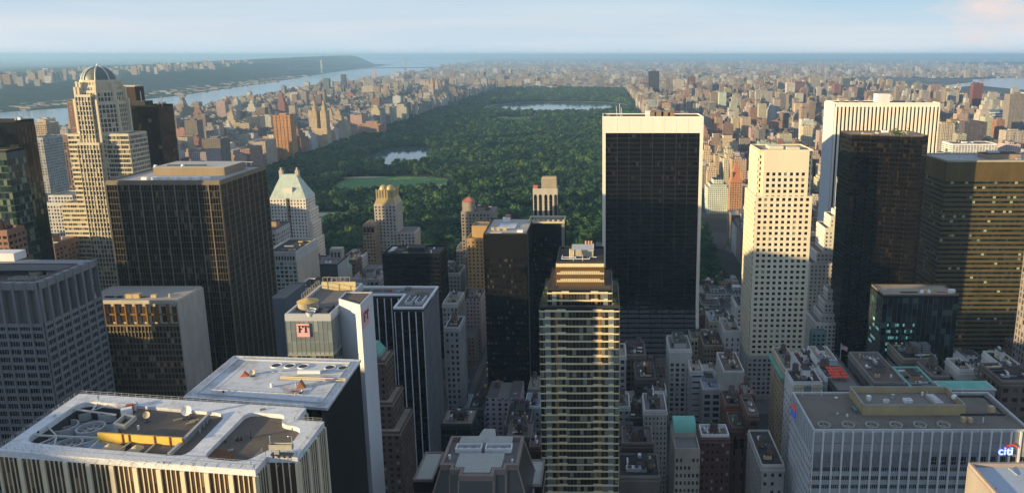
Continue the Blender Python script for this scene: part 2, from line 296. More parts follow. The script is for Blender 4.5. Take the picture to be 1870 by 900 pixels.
# ---------------------------------------------------------------- facades
WINMAX = 100
class Cnt(dict):
    def take(s, k, cap=100):
        s[k] = s.get(k, 0) + 1; return s[k] <= cap
def faces_cam(a, b):
    t = Vector((b[0]-a[0], b[1]-a[1])); n = Vector((t.y, -t.x)); m = Vector(((a[0]+b[0])/2, (a[1]+b[1])/2)); return n.dot(-m) > 0
def facade(root, poly, z0, z1, core, wallm, glass, fh=3.6, bay=3.2, pw=.8, pd=.35, sh=1.2, sd=.3, top=2.0, base=0, mull=0, mw=.12, md=.18, mullm=None,
           pierm=None, spanm=None, pier_parts=False, win_parts=False, topm=None, cnt=None, edges=None, skip=None, corner=0, cap=True):
    """body + piers + spandrels + panes; the openings are real recesses between the piers and the spandrels"""
    cnt = cnt if cnt is not None else Cnt()
    if abs(pd-sd) < .02: sd = pd-.035   # never two faces in one plane
    b_ = MB(); b_.prism(poly, z0, z1, top=cap); b_.build('body', core, root)
    pr, sp, mu, wn, tp = MB(), MB(), MB(), MB(), MB(); wins = []; piers = []
    n = len(poly)
    for k in range(n):
        if edges is not None and k not in edges: continue
        a, b = poly[k], poly[(k+1) % n]; Ln = math.dist(a, b)
        if Ln < 1.2: continue
        vis = faces_cam(a, b)
        if not vis and not (a[1]+b[1] < 700 and abs(a[0]-b[0]) < 1): pass
        nb = max(1, round((Ln - 2*corner)/bay)); bw = (Ln - 2*corner)/nb
        if top > 0: tp.fbox(a, b, -.01, Ln+.01, z1-top, z1, 0, sd+.02)
        nf = int((z1-top-z0-base)/fh)
        for q in range(nf):
            zf = z1-top-(q+1)*fh
            if sh > 0: sp.fbox(a, b, 0, Ln, zf, zf+sh, 0, sd)
        zb = z1-top-nf*fh
        if pw > 0 and vis:
            for i in range(nb+1):
                s = corner+i*bw; s0, s1 = max(0, s-pw/2), min(Ln, s+pw/2)
                if i == 0: s0 = 0
                if i == nb: s1 = Ln
                piers.append((a, b, s0, s1))
        if vis:
            if mull:
                for i in range(nb):
                    for j in range(1, mull+1):
                        s = corner+i*bw + pw/2 + (bw-pw)*j/(mull+1); mu.fbox(a, b, s-mw/2, s+mw/2, zb, z1-top, 0, md)
            mid = Vector(((a[0]+b[0])/2, (a[1]+b[1])/2)); dist = mid.length
            for q in range(nf):
                zf = z1-top-(q+1)*fh
                for i in range(nb):
                    if skip and skip(k, q, i, nb): continue
                    segs = mull+1 if not win_parts else 1
                    for j in range(segs):
                        s0 = corner+i*bw+pw/2+(bw-pw)*j/segs; s1 = corner+i*bw+pw/2+(bw-pw)*(j+1)/segs
                        wins.append((q*fh*(1 if k == 0 else 1.6), a, b, s0, s1, zf+sh, zf+fh))
    if win_parts:
        wins.sort(key=lambda w: w[0])
        for w in wins:
            if cnt.take('window', WINMAX):
                m = MB(); m.fquad(w[1], w[2], w[3], w[4], w[5], w[6], .03); m.build('window', glass, root)
            else: wn.fquad(w[1], w[2], w[3], w[4], w[5], w[6], .03)
        wn.build('window', glass, root, kind='stuff')
    else:
        for w in wins: wn.fquad(w[1], w[2], w[3], w[4], w[5], w[6], .03)
        wn.build('glazing', glass, root)
    for p in piers:
        if pier_parts and cnt.take('pier', 90):
            m = MB(); m.fbox(*p, z0, z1-top-.01 if top > 0 else z1+.02, 0, pd); m.build('pier', pierm or wallm, root)
        else: pr.fbox(*p, z0, z1-top-.01 if top > 0 else z1+.02, 0, pd)
    pr.build('pier', pierm or wallm, root, kind='stuff' if pier_parts else None)
    sp.build('spandrel', spanm or wallm, root); mu.build('mullion', mullm or wallm, root); tp.build('cornice', topm or wallm, root)
    return cnt
def roof(root, poly, z1, rm, pm, h=1.0, w=.45):
    m = MB(); m.face([(x, y, z1+.08) for x, y in inset(poly, .2)]); m.build('roof', rm, root)
    if h: m = MB(); m.ring(poly, w, z1+.004, z1+h); m.build('parapet', pm, root)
def clutter(root, poly, z, n=4, seed=0, tank=.3, big=True, mats=None, pent=None, inse=3.0):
    R = random.Random(seed); P = inset(ccw(poly), inse)[:4]; mats = mats or [METAL, TANM, WHT, DKM, GREY]
    def pt(u, v):
        a, b, c, d = P[0], P[1 % len(P)], P[2 % len(P)], P[3 % len(P)]
        return ((a[0]*(1-u)+b[0]*u)*(1-v)+(d[0]*(1-u)+c[0]*u)*v, (a[1]*(1-u)+b[1]*u)*(1-v)+(d[1]*(1-u)+c[1]*u)*v)
    Lx = math.dist(poly[0], poly[1]); Ly = math.dist(poly[1], poly[2]); cells = [(i, j) for i in range(4) for j in range(3)]; R.shuffle(cells)
    if big and Lx > 10 and Ly > 10:
        u, v = R.uniform(.35, .65), R.uniform(.45, .65); x, y = pt(u, v); w, d, h = Lx*R.uniform(.22, .34), Ly*R.uniform(.22, .36), R.uniform(2.8, 5)
        m = MB(); m.rbox(x, y, z+.1, w, d, h); o = m.build('penthouse', pent or BRICKT, root)
        m = MB(); m.rbox(x, y, z+.1+h, w+.5, d+.5, .25); m.build('roof', R_DARK, o)
        if R.random() < .6: m = MB(); m.rbox(x-w*.2, y, z+.35+h, w*.3, d*.4, 1.4); m.build('hatch', METAL, o)
        cells = [c for c in cells if not (abs((c[0]+.5)/4-u) < .25 and abs((c[1]+.5)/3-v) < .3)]
    for (i, j) in cells[:n]:
        x, y = pt((i+R.uniform(.3, .7))/4, (j+R.uniform(.3, .7))/3); k = R.random(); mt = R.choice(mats); s = min(Lx, Ly)/16
        s = max(.5, min(1.3, s))
        if k < tank:
            o = MB(); o.cyl(x, y, z+2.4, z+5.4, 1.7, 1.6); t = o.build('water_tank', plain((.16, .11, .08), .9), root)
            o = MB(); o.cyl(x, y, z+5.4, z+6.6, 1.85, .1); o.build('lid', DKM, t)
            o = MB(); [o.box(x+a-.12, y+b-.12, z+.1, x+a+.12, y+b+.12, z+2.4) for a in (-1.1, 1.1) for b in (-1.1, 1.1)]; o.build('stand', DKM, t)
        elif k < tank+.35:
            w, d, h = R.uniform(1.6, 4)*s, R.uniform(1.6, 3)*s, R.uniform(1, 2.2)
            o = MB(); o.rbox(x, y, z+.35, w, d, h); t = o.build('air_unit', mt, root)
            o = MB(); o.cyl(x, y, z+.35+h, z+.6+h, min(w, d)*.36, n=12); o.build('fan', DKM, t)
        elif k < tank+.5:
            o = MB(); o.cyl(x, y, z+.1, z+R.uniform(1.2, 2.4), .5*s, n=10); o.build('vent', mt, root)
        else:
            w = R.uniform(3, 7)*s; o = MB()
            if R.random() < .5: o.rbox(x, y, z+.4, w, .8, .8)
            else: o.rbox(x, y, z+.4, .8, w, .8)
            o.build('duct', mt, root)
def railing(root, pts, z, h=1.1, sp=2.2, r=.035, mat=METAL):
    m = MB()
    for a, b in zip(pts, pts[1:]):
        L_ = math.dist(a, b); k = max(1, int(L_/sp))
        for i in range(k+1):
            x, y = a[0]+(b[0]-a[0])*i/k, a[1]+(b[1]-a[1])*i/k; m.box(x-r, y-r, z, x+r, y+r, z+h)
        for hh in (h*.5, h): m.tube((*a, z+hh), (*b, z+hh), r, 4)
    return m.build('railing', mat, root)
def dish(root, x, y, z, r, aim, mat, h=1.6):
    """dish on a short mast, opening towards aim"""
    m = MB(); m.cyl(x, y, z, z+h, .12, n=8); m.rbox(x, y, z, r*1.2, r*1.2, .25); st_ = m.build('dish_mount', DKM, root)
    d = Vector(aim).normalized(); u = d.orthogonal().normalized(); w = d.cross(u); c = Vector((x, y, z+h+r*.7)); m = MB(); n = 20; i0 = 0
    rings = [(0, -.28), (.4, -.24), (.75, -.1), (1, .08)]
    for q, (rr, dd) in enumerate(rings):
        for k in range(n): a = 2*pi*k/n; m.v.append(tuple(c + (u*cos(a)+w*sin(a))*rr*r + d*dd*r))
    for q in range(3):
        for k in range(n): j = (k+1) % n; m.f.append((q*n+k, q*n+j, (q+1)*n+j, (q+1)*n+k)); m.m.append(0)
    m.tube(c+d*(-.28*r), c+d*.5*r, .05, 6); m.tube(c+d*.5*r, c+u*.9*r, .03, 4); m.tube(c+d*.5*r, c-u*.9*r, .03, 4)
    m.build('dish', mat, st_, smooth=True)
def fan(root, x, y, z, r, h=1.5, rim=METAL, blade=METAL, nb=8, hub=True):
    m = MB(); m.tubering(x, y, z, z+h, r, r*.88, 24); o = m.build('fan_shroud', rim, root)
    m = MB(); m.cyl(x, y, z+.05, z+.1, r*.87, n=24); m.build('fan_well', DKM, o)
    m = MB()
    for k in range(nb):
        a = 2*pi*k/nb; m.rbox(x+cos(a)*r*.45, y+sin(a)*r*.45, z+h*.55, r*.8, r*.2, .06, a)
    m.cyl(x, y, z+h*.4, z+h*.75, r*.17, n=10); m.build('fan_blades', blade, o)
def U(px, py, z): return at_z(px, py, z)
def UP(pts, z): return ccw([at_z(a, b, z) for a, b in pts])
def slab_holes(outer, holes, z0, z1):
    m = MB(); loops = [[Vector((x, y, 0)) for x, y in l] for l in [outer]+holes]; flat = [p for l in loops for p in l]
    tr = tessellate_polygon(loops)
    for t in tr:
        q = [flat[i] for i in t]
        if (q[1]-q[0]).cross(q[2]-q[0]).z < 0: q.reverse()
        m.face([(p.x, p.y, z1) for p in q])
    for l in [outer]+holes:
        for k in range(len(l)): a, b = l[k], l[(k+1) % len(l)]; m.face([(*a, z0), (*b, z0), (*b, z1), (*a, z1)])
    return m
def px2m(Y, z): return (Y*cos(PIT)+(CAMH-z)*sin(PIT))/FL
def RB(pl, pr, py, Y, dep):
    """rectangle building from the pixels of its front top edge and its depth"""
    x0, z = at_y(pl, py, Y); x1, _ = at_y(pr, py, Y); return rect(x0, x1, Y, Y+dep), z
def serif(m, ch, fx, z, w, h):
    """block serif letters on a vertical face: fx maps (s, depth) -> box on that face"""
    st = w*.2; th = h*.07
    if ch == 'F': R_ = [(.18*w, .18*w+st, 0, h), (0, .55*w, 0, th), (0, w, h-th, h), (w*.92, w, h*.72, h), (.18*w, .7*w, h*.48, h*.48+th), (w*.64, w*.72, h*.38, h*.62)]
    else: R_ = [(w*.5-st/2, w*.5+st/2, 0, h), (w*.22, w*.78, 0, th), (0, w, h-th, h), (0, w*.08, h*.7, h), (w*.92, w, h*.7, h)]
    for a, b, c, d in R_: fx(m, a, b, z+c, z+d)

# ================================================================ 1 stone-pier tower with the open fan roof
z = 155.0
out = ccw([U(*p, z) for p in [(-6,822),(466,858),(487,833),(543,833),(592,769),(541,766),(559,744),(145,718)]])
# start the loop at the front left corner
k0 = min(range(len(out)), key=lambda i: out[i][0]+out[i][1]*.5); out = out[k0:]+out[:k0]
t1 = thing('office_tower', 'cream-piered office tower with bronze glass and open roof well of big fans', 'office tower', (*out[0], 0))
def loc(root):
    """children are built in world coordinates: shift them to the root"""
    for ch in root.children:
        ch.location = Vector(ch.location) - root.location
PIERM = wall((.66,.58,.42), var=.1, rough=.6)
facade(t1, out, 0, z-1.6, BLACK, PIERM, GLB, fh=4, bay=6.4, pw=1.15, pd=.45, sh=.18, sd=.06, top=0, mull=3, mw=.24, md=.2, spanm=GLB, pier_parts=True, cap=False)
h1 = rounded([U(*p, z) for p in [(40,806),(150,731),(416,755),(338,834)]], 4)
h2 = rounded([U(*p, z) for p in [(368,836),(452,751),(523,757),(511,773),(553,781),(532,810),(495,818),(447,843)]], 3)
h1, h2 = ccw(h1), ccw(h2)
m = slab_holes(out, [h1, h2], z-1.6, z); so_ = None; m.build('roof_deck', roofmat((.64,.66,.69), (.27,.26,.25), .75, .22), t1)
pm = MB(); pm.face([(x, y, z-5.5) for x, y in h1]); pm.build('well_floor', roofmat((.30,.38,.46), (.12,.12,.12), .8, .3), t1)
pm = MB(); pm.face([(x, y, z-1.2) for x, y in h2]); pm.build('lower_roof', R_BRN, t1)
for (h, zz) in ((h1, 5.5), (h2, 1.2)):
    pm = MB(); pm.prism(h, z-zz, z-1.55, top=False); pm.build('well_wall', R_DARK, t1)
dk = ccw([U(*p, z-.9) for p in [(215,780),(262,738),(414,756),(345,832),(250,822)]])
pm = MB(); pm.prism(dk, z-5.4, z-.9); pm.build('dark_deck', R_BRN, t1)
for px, py, r in [(117,779,4.4),(166,782,4.4),(152,750,4.2),(203,752,4.0),(76,808,4.0),(126,812,4.0)]:
    x, y = U(px, py, z-3.5); fan(t1, x, y, z-5.2, r*.8, 2.2, rim=wall((.4,.42,.43)), blade=plain((.35,.36,.36), .5, .3), nb=10)
for px, py in [(200,813),(249,816)]:
    x, y = U(px, py, z-.5); c = MB(); c.cyl(x, y, z-3.4, z-2.0, 3.2, n=24); c.cyl(x, y, z-2.0, z+.1, 3.3, .15, n=24); c.build('cone_cowl', plain((.52,.40,.24), .7), t1, smooth=False)
bm = MB()
for a, b, r in [((59,794),(184,799),.28),((129,746),(212,757),.28),((86,777),(104,796),.2),((104,796),(98,815),.2),((104,796),(66,812),.15),((168,749),(181,733),.2),((168,749),(208,736),.15),((222,757),(229,735),.2),((128,748),(104,765),.15),((160,822),(184,800),.2),((214,824),(242,804),.2),((263,828),(288,806),.2),((184,799),(124,818),.15)]:
    bm.tube((*U(*a, z-.7), z-.7), (*U(*b, z-.7), z-.7), r, 4)
bm.build('roof_beam', wall((.5,.5,.46)), t1)
def vpanel(root, name, p, q, zb, h, th, mat, cap=None):
    a, b = U(*p, zb), U(*q, zb); o = MB(); o.fbox(a, b, 0, math.dist(a, b), zb, zb+h, -th/2, th/2); o = o.build(name, mat, root)
    if cap: c = MB(); c.fbox(a, b, -.1, math.dist(a, b)+.1, zb+h, zb+h+.25, -th/2-.15, th/2+.15); c.build('coping', cap, o)
    return o
sc = vpanel(t1, 'yellow_screen_wall', (181,806), (335,816), z-1.4, 2.6, .5, YEL)
for f in (.3, .38, .68, .86):
    a, b = U(181,806,z-1.4), U(335,816,z-1.4); L_ = math.dist(a, b); c = MB(); c.fbox(a, b, L_*f-.12, L_*f+.12, z-1.4, z+1.4, .25, .5); c.build('screen_post', plain((.3,.12,.04), .8), sc)
vpanel(t1, 'screen_wall', (337,812), (383,765), z-.9, 1.6, .4, GREY, STONE)
vpanel(t1, 'screen_wall', (309,833), (332,812), z-.9, 1.0, .7, STONE)
x, y = U(229,778,z); c = MB(); c.ring(ccw([U(*p, z-.9) for p in [(207,780),(228,762),(250,766),(229,784)]]), .5, z-.9, z+.3); c.build('hatch_kerb', LIME, t1)
for px, py, w, d, h, mt in [(232,756,2.6,1.6,1.8,WHT),(238,750,1.8,1.2,2.0,ORG),(245,746,1.4,1.4,1.8,WHT),(253,784,.5,.5,1.2,WHT)]:
    x, y = U(px, py, z-.9); c = MB(); c.rbox(x, y, z-.9, w, d, h, .5); c.build('duct', mt, t1)
for (px, py, r, mt) in [(269,770,.95,plain((.6,.5,.33),.6)),(342,764,1.35,plain((.78,.78,.76),.4))]:
    x, y = U(px, py, z-.9); dish(t1, x, y, z-.9, r, (.1,-1,.45), mt, 1.4)
for px, py in [(325,768),(355,770),(348,774)]:
    x, y = U(px, py, z-.9); c = MB(); c.rbox(x, y, z-.9, 2.2, .5, .5, .6); c.build('dish_footing', plain((.4,.33,.22), .8), t1)
for px, py in [(365,788),(372,776),(378,770)]:
    x, y = U(px, py, z-.5); c = MB(); c.cyl(x, y, z-.9, z+.1, .22, n=8); c.build('vent', METAL, t1)
for i in range(6):
    x, y = U(272+11*i, 746+.6*i, z-.9); c = MB(); c.tube((x,y,z-.9), (x,y,z+1.2), .04, 4); c.tube((x-.5,y,z+1.1), (x+.6,y+.3,z+1.1), .03, 4); c.build('antenna', METAL, t1)
# deck furniture of the lower roof
for px, py, w, h in [(433,804,.7,1.1),(440,803,.7,1.1),(412,808,.5,.7),(458,800,.35,2.2)]:
    x, y = U(px, py, z-1.2); c = MB(); c.cyl(x, y, z-1.2, z-1.2+h, w/2, n=10); c.build('vent', DKM, t1)
c = MB(); c.face([(*U(*p, z-1.1), z-1.1) for p in [(372,834),(385,818),(432,822),(424,838)]]); c.build('rust_tray', roofmat((.16,.08,.04), (.05,.03,.02), .8, .8), t1)
# window-washing rig
rg = MB(); x, y = U(516,833,z); rg.rbox(x, y, z+.5, 5.2, 1.3, .3, -.05); [rg.cyl(x+a, y+b, z, z+.5, .25, n=8) for a in (-2,-.7,.7,2) for b in (-.5,.5)]; o = rg.build('washing_rig', DKM, t1)
c = MB(); P = rect(x-2.9, x+2.6, y-.5, y+.7); c.ring(P, .12, z+2.0, z+3.3); c.face([(*p, z+2.05) for p in P]); c.build('basket', wall((.45,.44,.36)), o)
c = MB(); [c.tube((x+a, y+.3, z+.6), (x+a, y+.3, z+5.2), .1, 6) for a in (-2.8, 2.5)]; [c.tube((x+a, y+.3, z+5.2), (x+a*.8, y-.6, z+5.6), .1, 6) for a in (-2.8, 2.5)]; [c.rbox(x+a, y, z+.8, 1.2, .8, 1.2) for a in (-1.2,)]; c.build('davit', METAL, o)
sm = MB()
for i in range(26):
    px = 20+i*22; a_, b_ = U(px, 842+i*.6, z+.02), U(px+6, 834+i*.6, z+.02)
    sm.tube((*a_, z+.02), (*U(px+5, 835+i*.6, z), z+.02), .05, 4)
sm.build('deck_seam', plain((.3,.31,.32), .8), t1)
for (px, py, w, d, h, mt) in [(100,760,.5,.5,.6,METAL),(70,790,.4,.4,.5,DKM),(430,770,.6,.4,.4,METAL),(300,845,.4,.4,.5,METAL),(560,800,.4,.4,.7,METAL),(250,738,.6,.6,.9,WHT),(180,730,.3,.3,1.4,METAL),(480,748,1.4,.6,.4,GREY),(406,790,1.6,1.0,.5,WHT),(420,815,1.2,.8,.4,GREY)]:
    x, y = U(px, py, z); c = MB(); c.rbox(x, y, z if not 395 < px < 470 else z-1.2, w, d, h, .4); c.build('roof_unit', mt, t1)
railing(t1, [inset(out, .35)[i] for i in range(len(out))]+[inset(out, .35)[0]], z)
railing(t1, [inset(out, 2.0)[i] for i in range(3)], z)

# ================================================================ 2 black granite tower, white roof
z = 150.0
o2 = ccw([U(*p, z) for p in [(338,728),(597,748),(657,661),(428,654)]]); k0 = min(range(4), key=lambda i: o2[i][0]+o2[i][1]); o2 = o2[k0:]+o2[:k0]
t2 = thing('office_tower', 'black granite tower with saw-toothed edge and flat white roof of five fans', 'office tower', (*o2[0], 0))
b = MB(); b.prism(inset(o2, 1.0), 0, z-.2); b.build('body', BLACK, t2)
tri = MB()
for k in range(4):
    a, c_ = Vector(o2[k]), Vector(o2[(k+1) % 4]); L_ = (c_-a).length; n = round(L_/3.0)
    t = (c_-a).normalized(); nn = Vector((t.y, -t.x))
    for i in range(n):
        s = L_*(i+.5)/n; p = a + t*s - nn*1.0; q0, q1, q2 = p - t*.8, p + t*.8, p + nn*1.5
        tri.prism([tuple(q0), tuple(q2), tuple(q1)] if False else [(q0.x,q0.y),(q2.x,q2.y),(q1.x,q1.y)], 0, z)
tri.build('granite_rib', wall((.02,.021,.023), rough=.6), t2)
g = MB()
for k in range(4):
    a, b_ = inset(o2, .98)[k], inset(o2, .98)[(k+1) % 4]; L_ = math.dist(a, b_); n = round(L_/3.0)
    for i in range(n):
        for f in range(36): g.fquad(a, b_, L_*i/n+.1, L_*(i+1)/n-.1, z-8-(f+1)*3.8, z-8-f*3.8-1.2, .06)
g.build('glazing', GLK, t2)
c = MB(); c.prism(inset(o2, -.35), z, z+.5); c.build('roof', roofmat((.55,.58,.62), (.24,.19,.15), .9, .13), t2)
c = MB(); c.ring(inset(o2, -.35), .3, z+.5, z+.8); c.ring(inset(o2, 2.4), .15, z+.5, z+1.0); c.build('parapet', ALU, t2)
railing(t2, inset(o2, 1.2)+[inset(o2, 1.2)[0]], z+.5, 1.0, 2.6)
for px in (505,529.5,554,603,627):
    x, y = U(px, 668+(px-505)*.035, z+.5); fan(t2, x, y, z+.5, 1.75, .35, rim=WHT, blade=DKM, nb=8)
c = MB(); x, y = U(565,684,z+.5); c.rbox(x, y, z+1.0, 7.2, 1.0, 1.0, 0); c.build('white_duct', WHT, t2)
c = MB(); c.tube((*U(512,688,z+1),z+1.1), (*U(632,692,z+1),z+1.1), .2, 6); c.tube((*U(512,691,z+1),z+1.1), (*U(632,695,z+1),z+1.1), .2, 6); c.build('yellow_pipe', plain((.6,.5,.28), .7), t2)
def shed(root, px, py, w, d, h, rz, mat, z):
    x, y = U(px, py, z); c_, n_ = cos(rz), sin(rz); R_ = lambda a, b: (x+a*c_-b*n_, y+a*n_+b*c_)
    m = MB(); P = [R_(-w/2,-d/2), R_(w/2,-d/2), R_(w/2,d/2), R_(-w/2,d/2)]; A, B_ = R_(0,-d/2), R_(0,d/2)
    m.face([(*P[0],z),(*P[1],z),(*A,z+h)]); m.face([(*P[2],z),(*P[3],z),(*B_,z+h)]); m.face([(*P[1],z),(*P[2],z),(*B_,z+h),(*A,z+h)]); m.face([(*P[3],z),(*P[0],z),(*A,z+h),(*B_,z+h)])
    m.build('rusty_hood', mat, root)
shed(t2, 447, 686, 2.6, 1.6, 1.5, .2, ORG, z+.5); shed(t2, 550, 707, 2.6, 1.8, 2.4, .1, plain((.3,.13,.06), .9), z+.5)
x, y = U(461,687,z+.5); dish(t2, x, y, z+.5, .85, (.2,-1,.3), plain((.62,.55,.4), .6), .8)
x, y = U(549,718,z+.5); dish(t2, x, y, z+.5, .5, (.2,-1,.3), METAL, .6)
for px, py, r, h, mt in [(497,706,.55,1.3,WHT),(541,704,.2,1.2,METAL),(408,716,.3,.5,DKM),(540,720,.35,.6,METAL)]:
    x, y = U(px, py, z+.5); c = MB(); c.cyl(x, y, z+.5, z+.5+h, r, n=12); c.build('vent', mt, t2)
c = MB(); x, y = U(542,716,z+.5); c.rbox(x, y, z+.55, 3.4, 1.0, .4); c.build('rust_tray', plain((.22,.12,.09), .9), t2)
c = MB(); c.tube((*U(385,711,z+.7),z+.7), (*U(552,720,z+.7),z+.7), .08, 5); c.tube((*U(552,720,z+.7),z+.7), (*U(580,695,z+.7),z+.7), .08, 5); c.tube((*U(484,678,z+.7),z+.7), (*U(640,684,z+.7),z+.7), .08, 5); c.build('conduit', METAL, t2)

# ================================================================ 3 grey tower with the two pink signs
z = 158.0; Y0 = (CAMH-z)/T(579)
x0, x1, x2 = (at_y(p, 579, Y0)[0] for p in (520, 604, 632)); x3 = at_y(664, 600, Y0+4)[0]; yb = (CAMH-z)/T(522)
t3 = thing('office_tower', 'grey glass office tower with pale concrete shaft carrying two pink signs', 'office tower', ((x0+x1)/2, Y0, 0))
P = rect(x0, x1, Y0, yb)
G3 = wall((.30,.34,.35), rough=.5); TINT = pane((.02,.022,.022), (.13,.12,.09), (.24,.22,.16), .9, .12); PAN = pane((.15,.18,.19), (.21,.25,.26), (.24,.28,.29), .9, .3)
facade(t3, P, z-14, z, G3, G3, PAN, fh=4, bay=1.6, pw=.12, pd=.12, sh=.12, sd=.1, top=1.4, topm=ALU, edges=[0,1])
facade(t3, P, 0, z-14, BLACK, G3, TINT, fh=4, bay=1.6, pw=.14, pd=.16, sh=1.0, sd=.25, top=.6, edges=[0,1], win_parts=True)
roof(t3, P, z, R_GREY, ALU, 1.2, .8)
# light shaft slab on the east side, stands proud of the front and taller
S3 = [(x1+.02, Y0+9), (x3, Y0+2), (x3, Y0+17), (x1+.02, Y0+17)]; zs = z+3.5
sx = MB(); sx.prism(S3, 0, zs); sx.build('concrete_shaft', wall((.55,.58,.62), var=.06), t3)
roof(t3, S3, zs, R_BRN, ALU, .5, .4)
# roof well, cone cowl, tubs
zz = z+.1
x, y = U(562,549,z+3); c = MB(); c.cyl(x, y, zz, zz+2.8, 3.6, n=24); o = c.build('cooling_drum', wall((.3,.27,.2)), t3); c = MB(); c.cyl(x, y, zz+2.8, zz+3.7, 3.9, .3, n=24); c.build('cone_cowl', plain((.55,.38,.12), .7), o)
for px, py in [(569,566),(574,560),(567,570)]:
    x, y = U(px, py, z+1.5); c = MB(); c.cyl(x, y, zz, zz+1.6, 1.2, 1.6, n=16, cap=False); c.build('pale_tub', plain((.55,.57,.6), .6), t3)
for px, py in [(602,562),(596,568)]:
    x, y = U(px, py, z+1); c = MB(); c.rbox(x, y, zz, 2.2, 4.5, 1.8); c.build('air_unit', DKM, t3)
c = MB(); c.face([(*U(*p, zz+.12), zz+.12) for p in [(545,575),(560,561),(600,563),(588,576)]]); c.build('roof_well', plain((.03,.03,.035), .9), t3)
c = MB(); A, B_ = U(568,530,z), U(636,528,z)
c.box(x0+2, yb-6, zz, x1-1, yb-5.2, zz+3.4); c.build('yellow_screen_wall', plain((.55,.45,.25), .8), t3)
fr = MB()
for i in range(9):
    for sx_ in (x0+.8,):
        fr.box(sx_, Y0+14+i*2.2, zz, sx_+.15, Y0+14.15+i*2.2, zz+4)
fr.box(x0+.8, Y0+14, zz+3.9, x0+.95, Y0+14+17.8, zz+4.05); fr.box(x0+.8, Y0+14, zz+2, x0+.95, Y0+14+17.8, zz+2.15)
for i in range(7): fr.box(x0+.8+i*1.8, yb-1.5, zz, x0+.95+i*1.8, yb-1.35, zz+4)
fr.box(x0+.8, yb-1.5, zz+3.9, x0+12, yb-1.35, zz+4.05); fr.build('screen_frame', plain((.42,.36,.25), .8), t3)
# signs: pink square with black serif letters
PINK = plain((.72,.40,.40), .6); INK = plain((.01,.01,.01), .6); PFR = plain((.35,.05,.05), .6)
xs0 = at_y(543, 600, Y0)[0]; xs1 = at_y(566, 600, Y0)[0]; zsb = at_y(550, 614, Y0)[1]; zst = at_y(550, 590, Y0)[1]
sg = MB(); sg.box(xs0, Y0-.55, zsb, xs1, Y0-.2, zst); sgo = sg.build('sign_panel', PINK, t3)
c = MB(); w = xs1-xs0; h = zst-zsb
fx = lambda off: (lambda m, a, b, c_, d: m.box(xs0+off+a, Y0-.72, c_, xs0+off+b, Y0-.55, d))
serif(c, 'F', fx(w*.10), zsb+h*.34, w*.36, h*.52); serif(c, 'T', fx(w*.48), zsb+h*.34, w*.44, h*.52); c.build('lettering', INK, sgo)
c = MB(); c.ring(rect(0, 1, 0, 1), .1, 0, 0) if False else None
c.box(xs0-.12, Y0-.5, zsb-.12, xs1+.12, Y0-.22, zsb); c.box(xs0-.12, Y0-.5, zst, xs1+.12, Y0-.22, zst+.12); c.build('sign_frame', PFR, sgo)
a, b_ = (x3, Y0+2), (x3, Y0+17); c = MB(); zc = zs-9
c.fbox(a, b_, 1.0, 8.0, zc, zc+6.4, .02, .35); sgo = c.build('sign_panel', PINK, t3); c = MB()
fx2 = lambda off: (lambda m, p, q, c_, d: m.fbox(a, b_, 1.0+off+p, 1.0+off+q, c_, d, .35, .5))
serif(c, 'F', fx2(.7), zc+2.2, 2.5, 3.3); serif(c, 'T', fx2(3.4), zc+2.2, 3.1, 3.3); c.build('lettering', INK, sgo)

# ================================================================ 4 black tower with white fins and L-shaped roof
z = 115.0
Lp = [(663,538),(717,539),(721,561),(772,562),(798,524),(642,522)]
o4 = [U(*p, z) for p in Lp]; Y4 = o4[0][1]; xw = o4[2][0]; Yf = o4[3][1]; xr = o4[3][0]; yb = o4[4][1]; xl = o4[5][0]
o4 = [(xw, Yf), (xr, Yf), (xr, yb), (xl, yb), (xl, Y4), (xw, Y4)]
t4 = thing('office_tower', 'black glass tower with thin white vertical fins and L-shaped roof', 'office tower', (xr, Yf, 0))
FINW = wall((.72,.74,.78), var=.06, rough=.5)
facade(t4, o4, 0, z-2.2, BLACK, BLACK, GLK, fh=3.7, bay=4.2, pw=.42, pd=.6, sh=.9, sd=.05, top=0, pierm=FINW, spanm=BLK2, pier_parts=True, edges=[0,4,5])
fe = MB()
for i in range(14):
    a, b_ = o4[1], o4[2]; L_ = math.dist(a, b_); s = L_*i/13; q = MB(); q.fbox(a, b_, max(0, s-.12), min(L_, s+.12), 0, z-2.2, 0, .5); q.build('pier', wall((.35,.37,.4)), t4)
for f in range(29):
    fe.fbox(o4[1], o4[2], 0, math.dist(o4[1], o4[2]), z-6-f*3.7, z-5.2-f*3.7, 0, .08)
fe.build('spandrel', BLK2, t4)
ct = MB(); ct.prism(o4, z-2.2, z-.6); ct.build('louvre_band', DGREY, t4)
c = MB(); c.ring(inset(o4, -.5), 1.0, z-.6, z+.5); c.build('parapet', FINW, t4)
c = MB(); c.face([(x, y, z-.5) for x, y in inset(o4, .4)]); c.build('roof', R_GREY, t4)
for px in (753, 771):
    x, y = U(px-2, 546, z+1); c = MB(); c.rbox(x, y, z-.4, 4.2, 12, 2.0, -.02); o = c.build('cooling_unit', ALU, t4)
    for k in range(3): c = MB(); c.cyl(x, y-4+k*4, z+1.6, z+2.0, 1.5, n=16); c.build('fan', DKM, o)
for px, py, w, d, h, mt in [(668,529,4,3,.4,DKM),(690,529,5,3,.4,DKM),(708,529,4,3,.4,DKM),(714,531,1.2,1,1.2,plain((.4,.05,.05),.7)),(728,532,1.5,1.2,.8,plain((.3,.45,.7),.7)),(735,531,2,2,1.2,GREY),(745,528,3,3,1.6,R_GREY),(790,540,1,8,1.2,ALU)]:
    x, y = U(px, py, z); c = MB(); c.rbox(x, y, z-.4, w, d, h); c.build('roof_box', mt, t4)
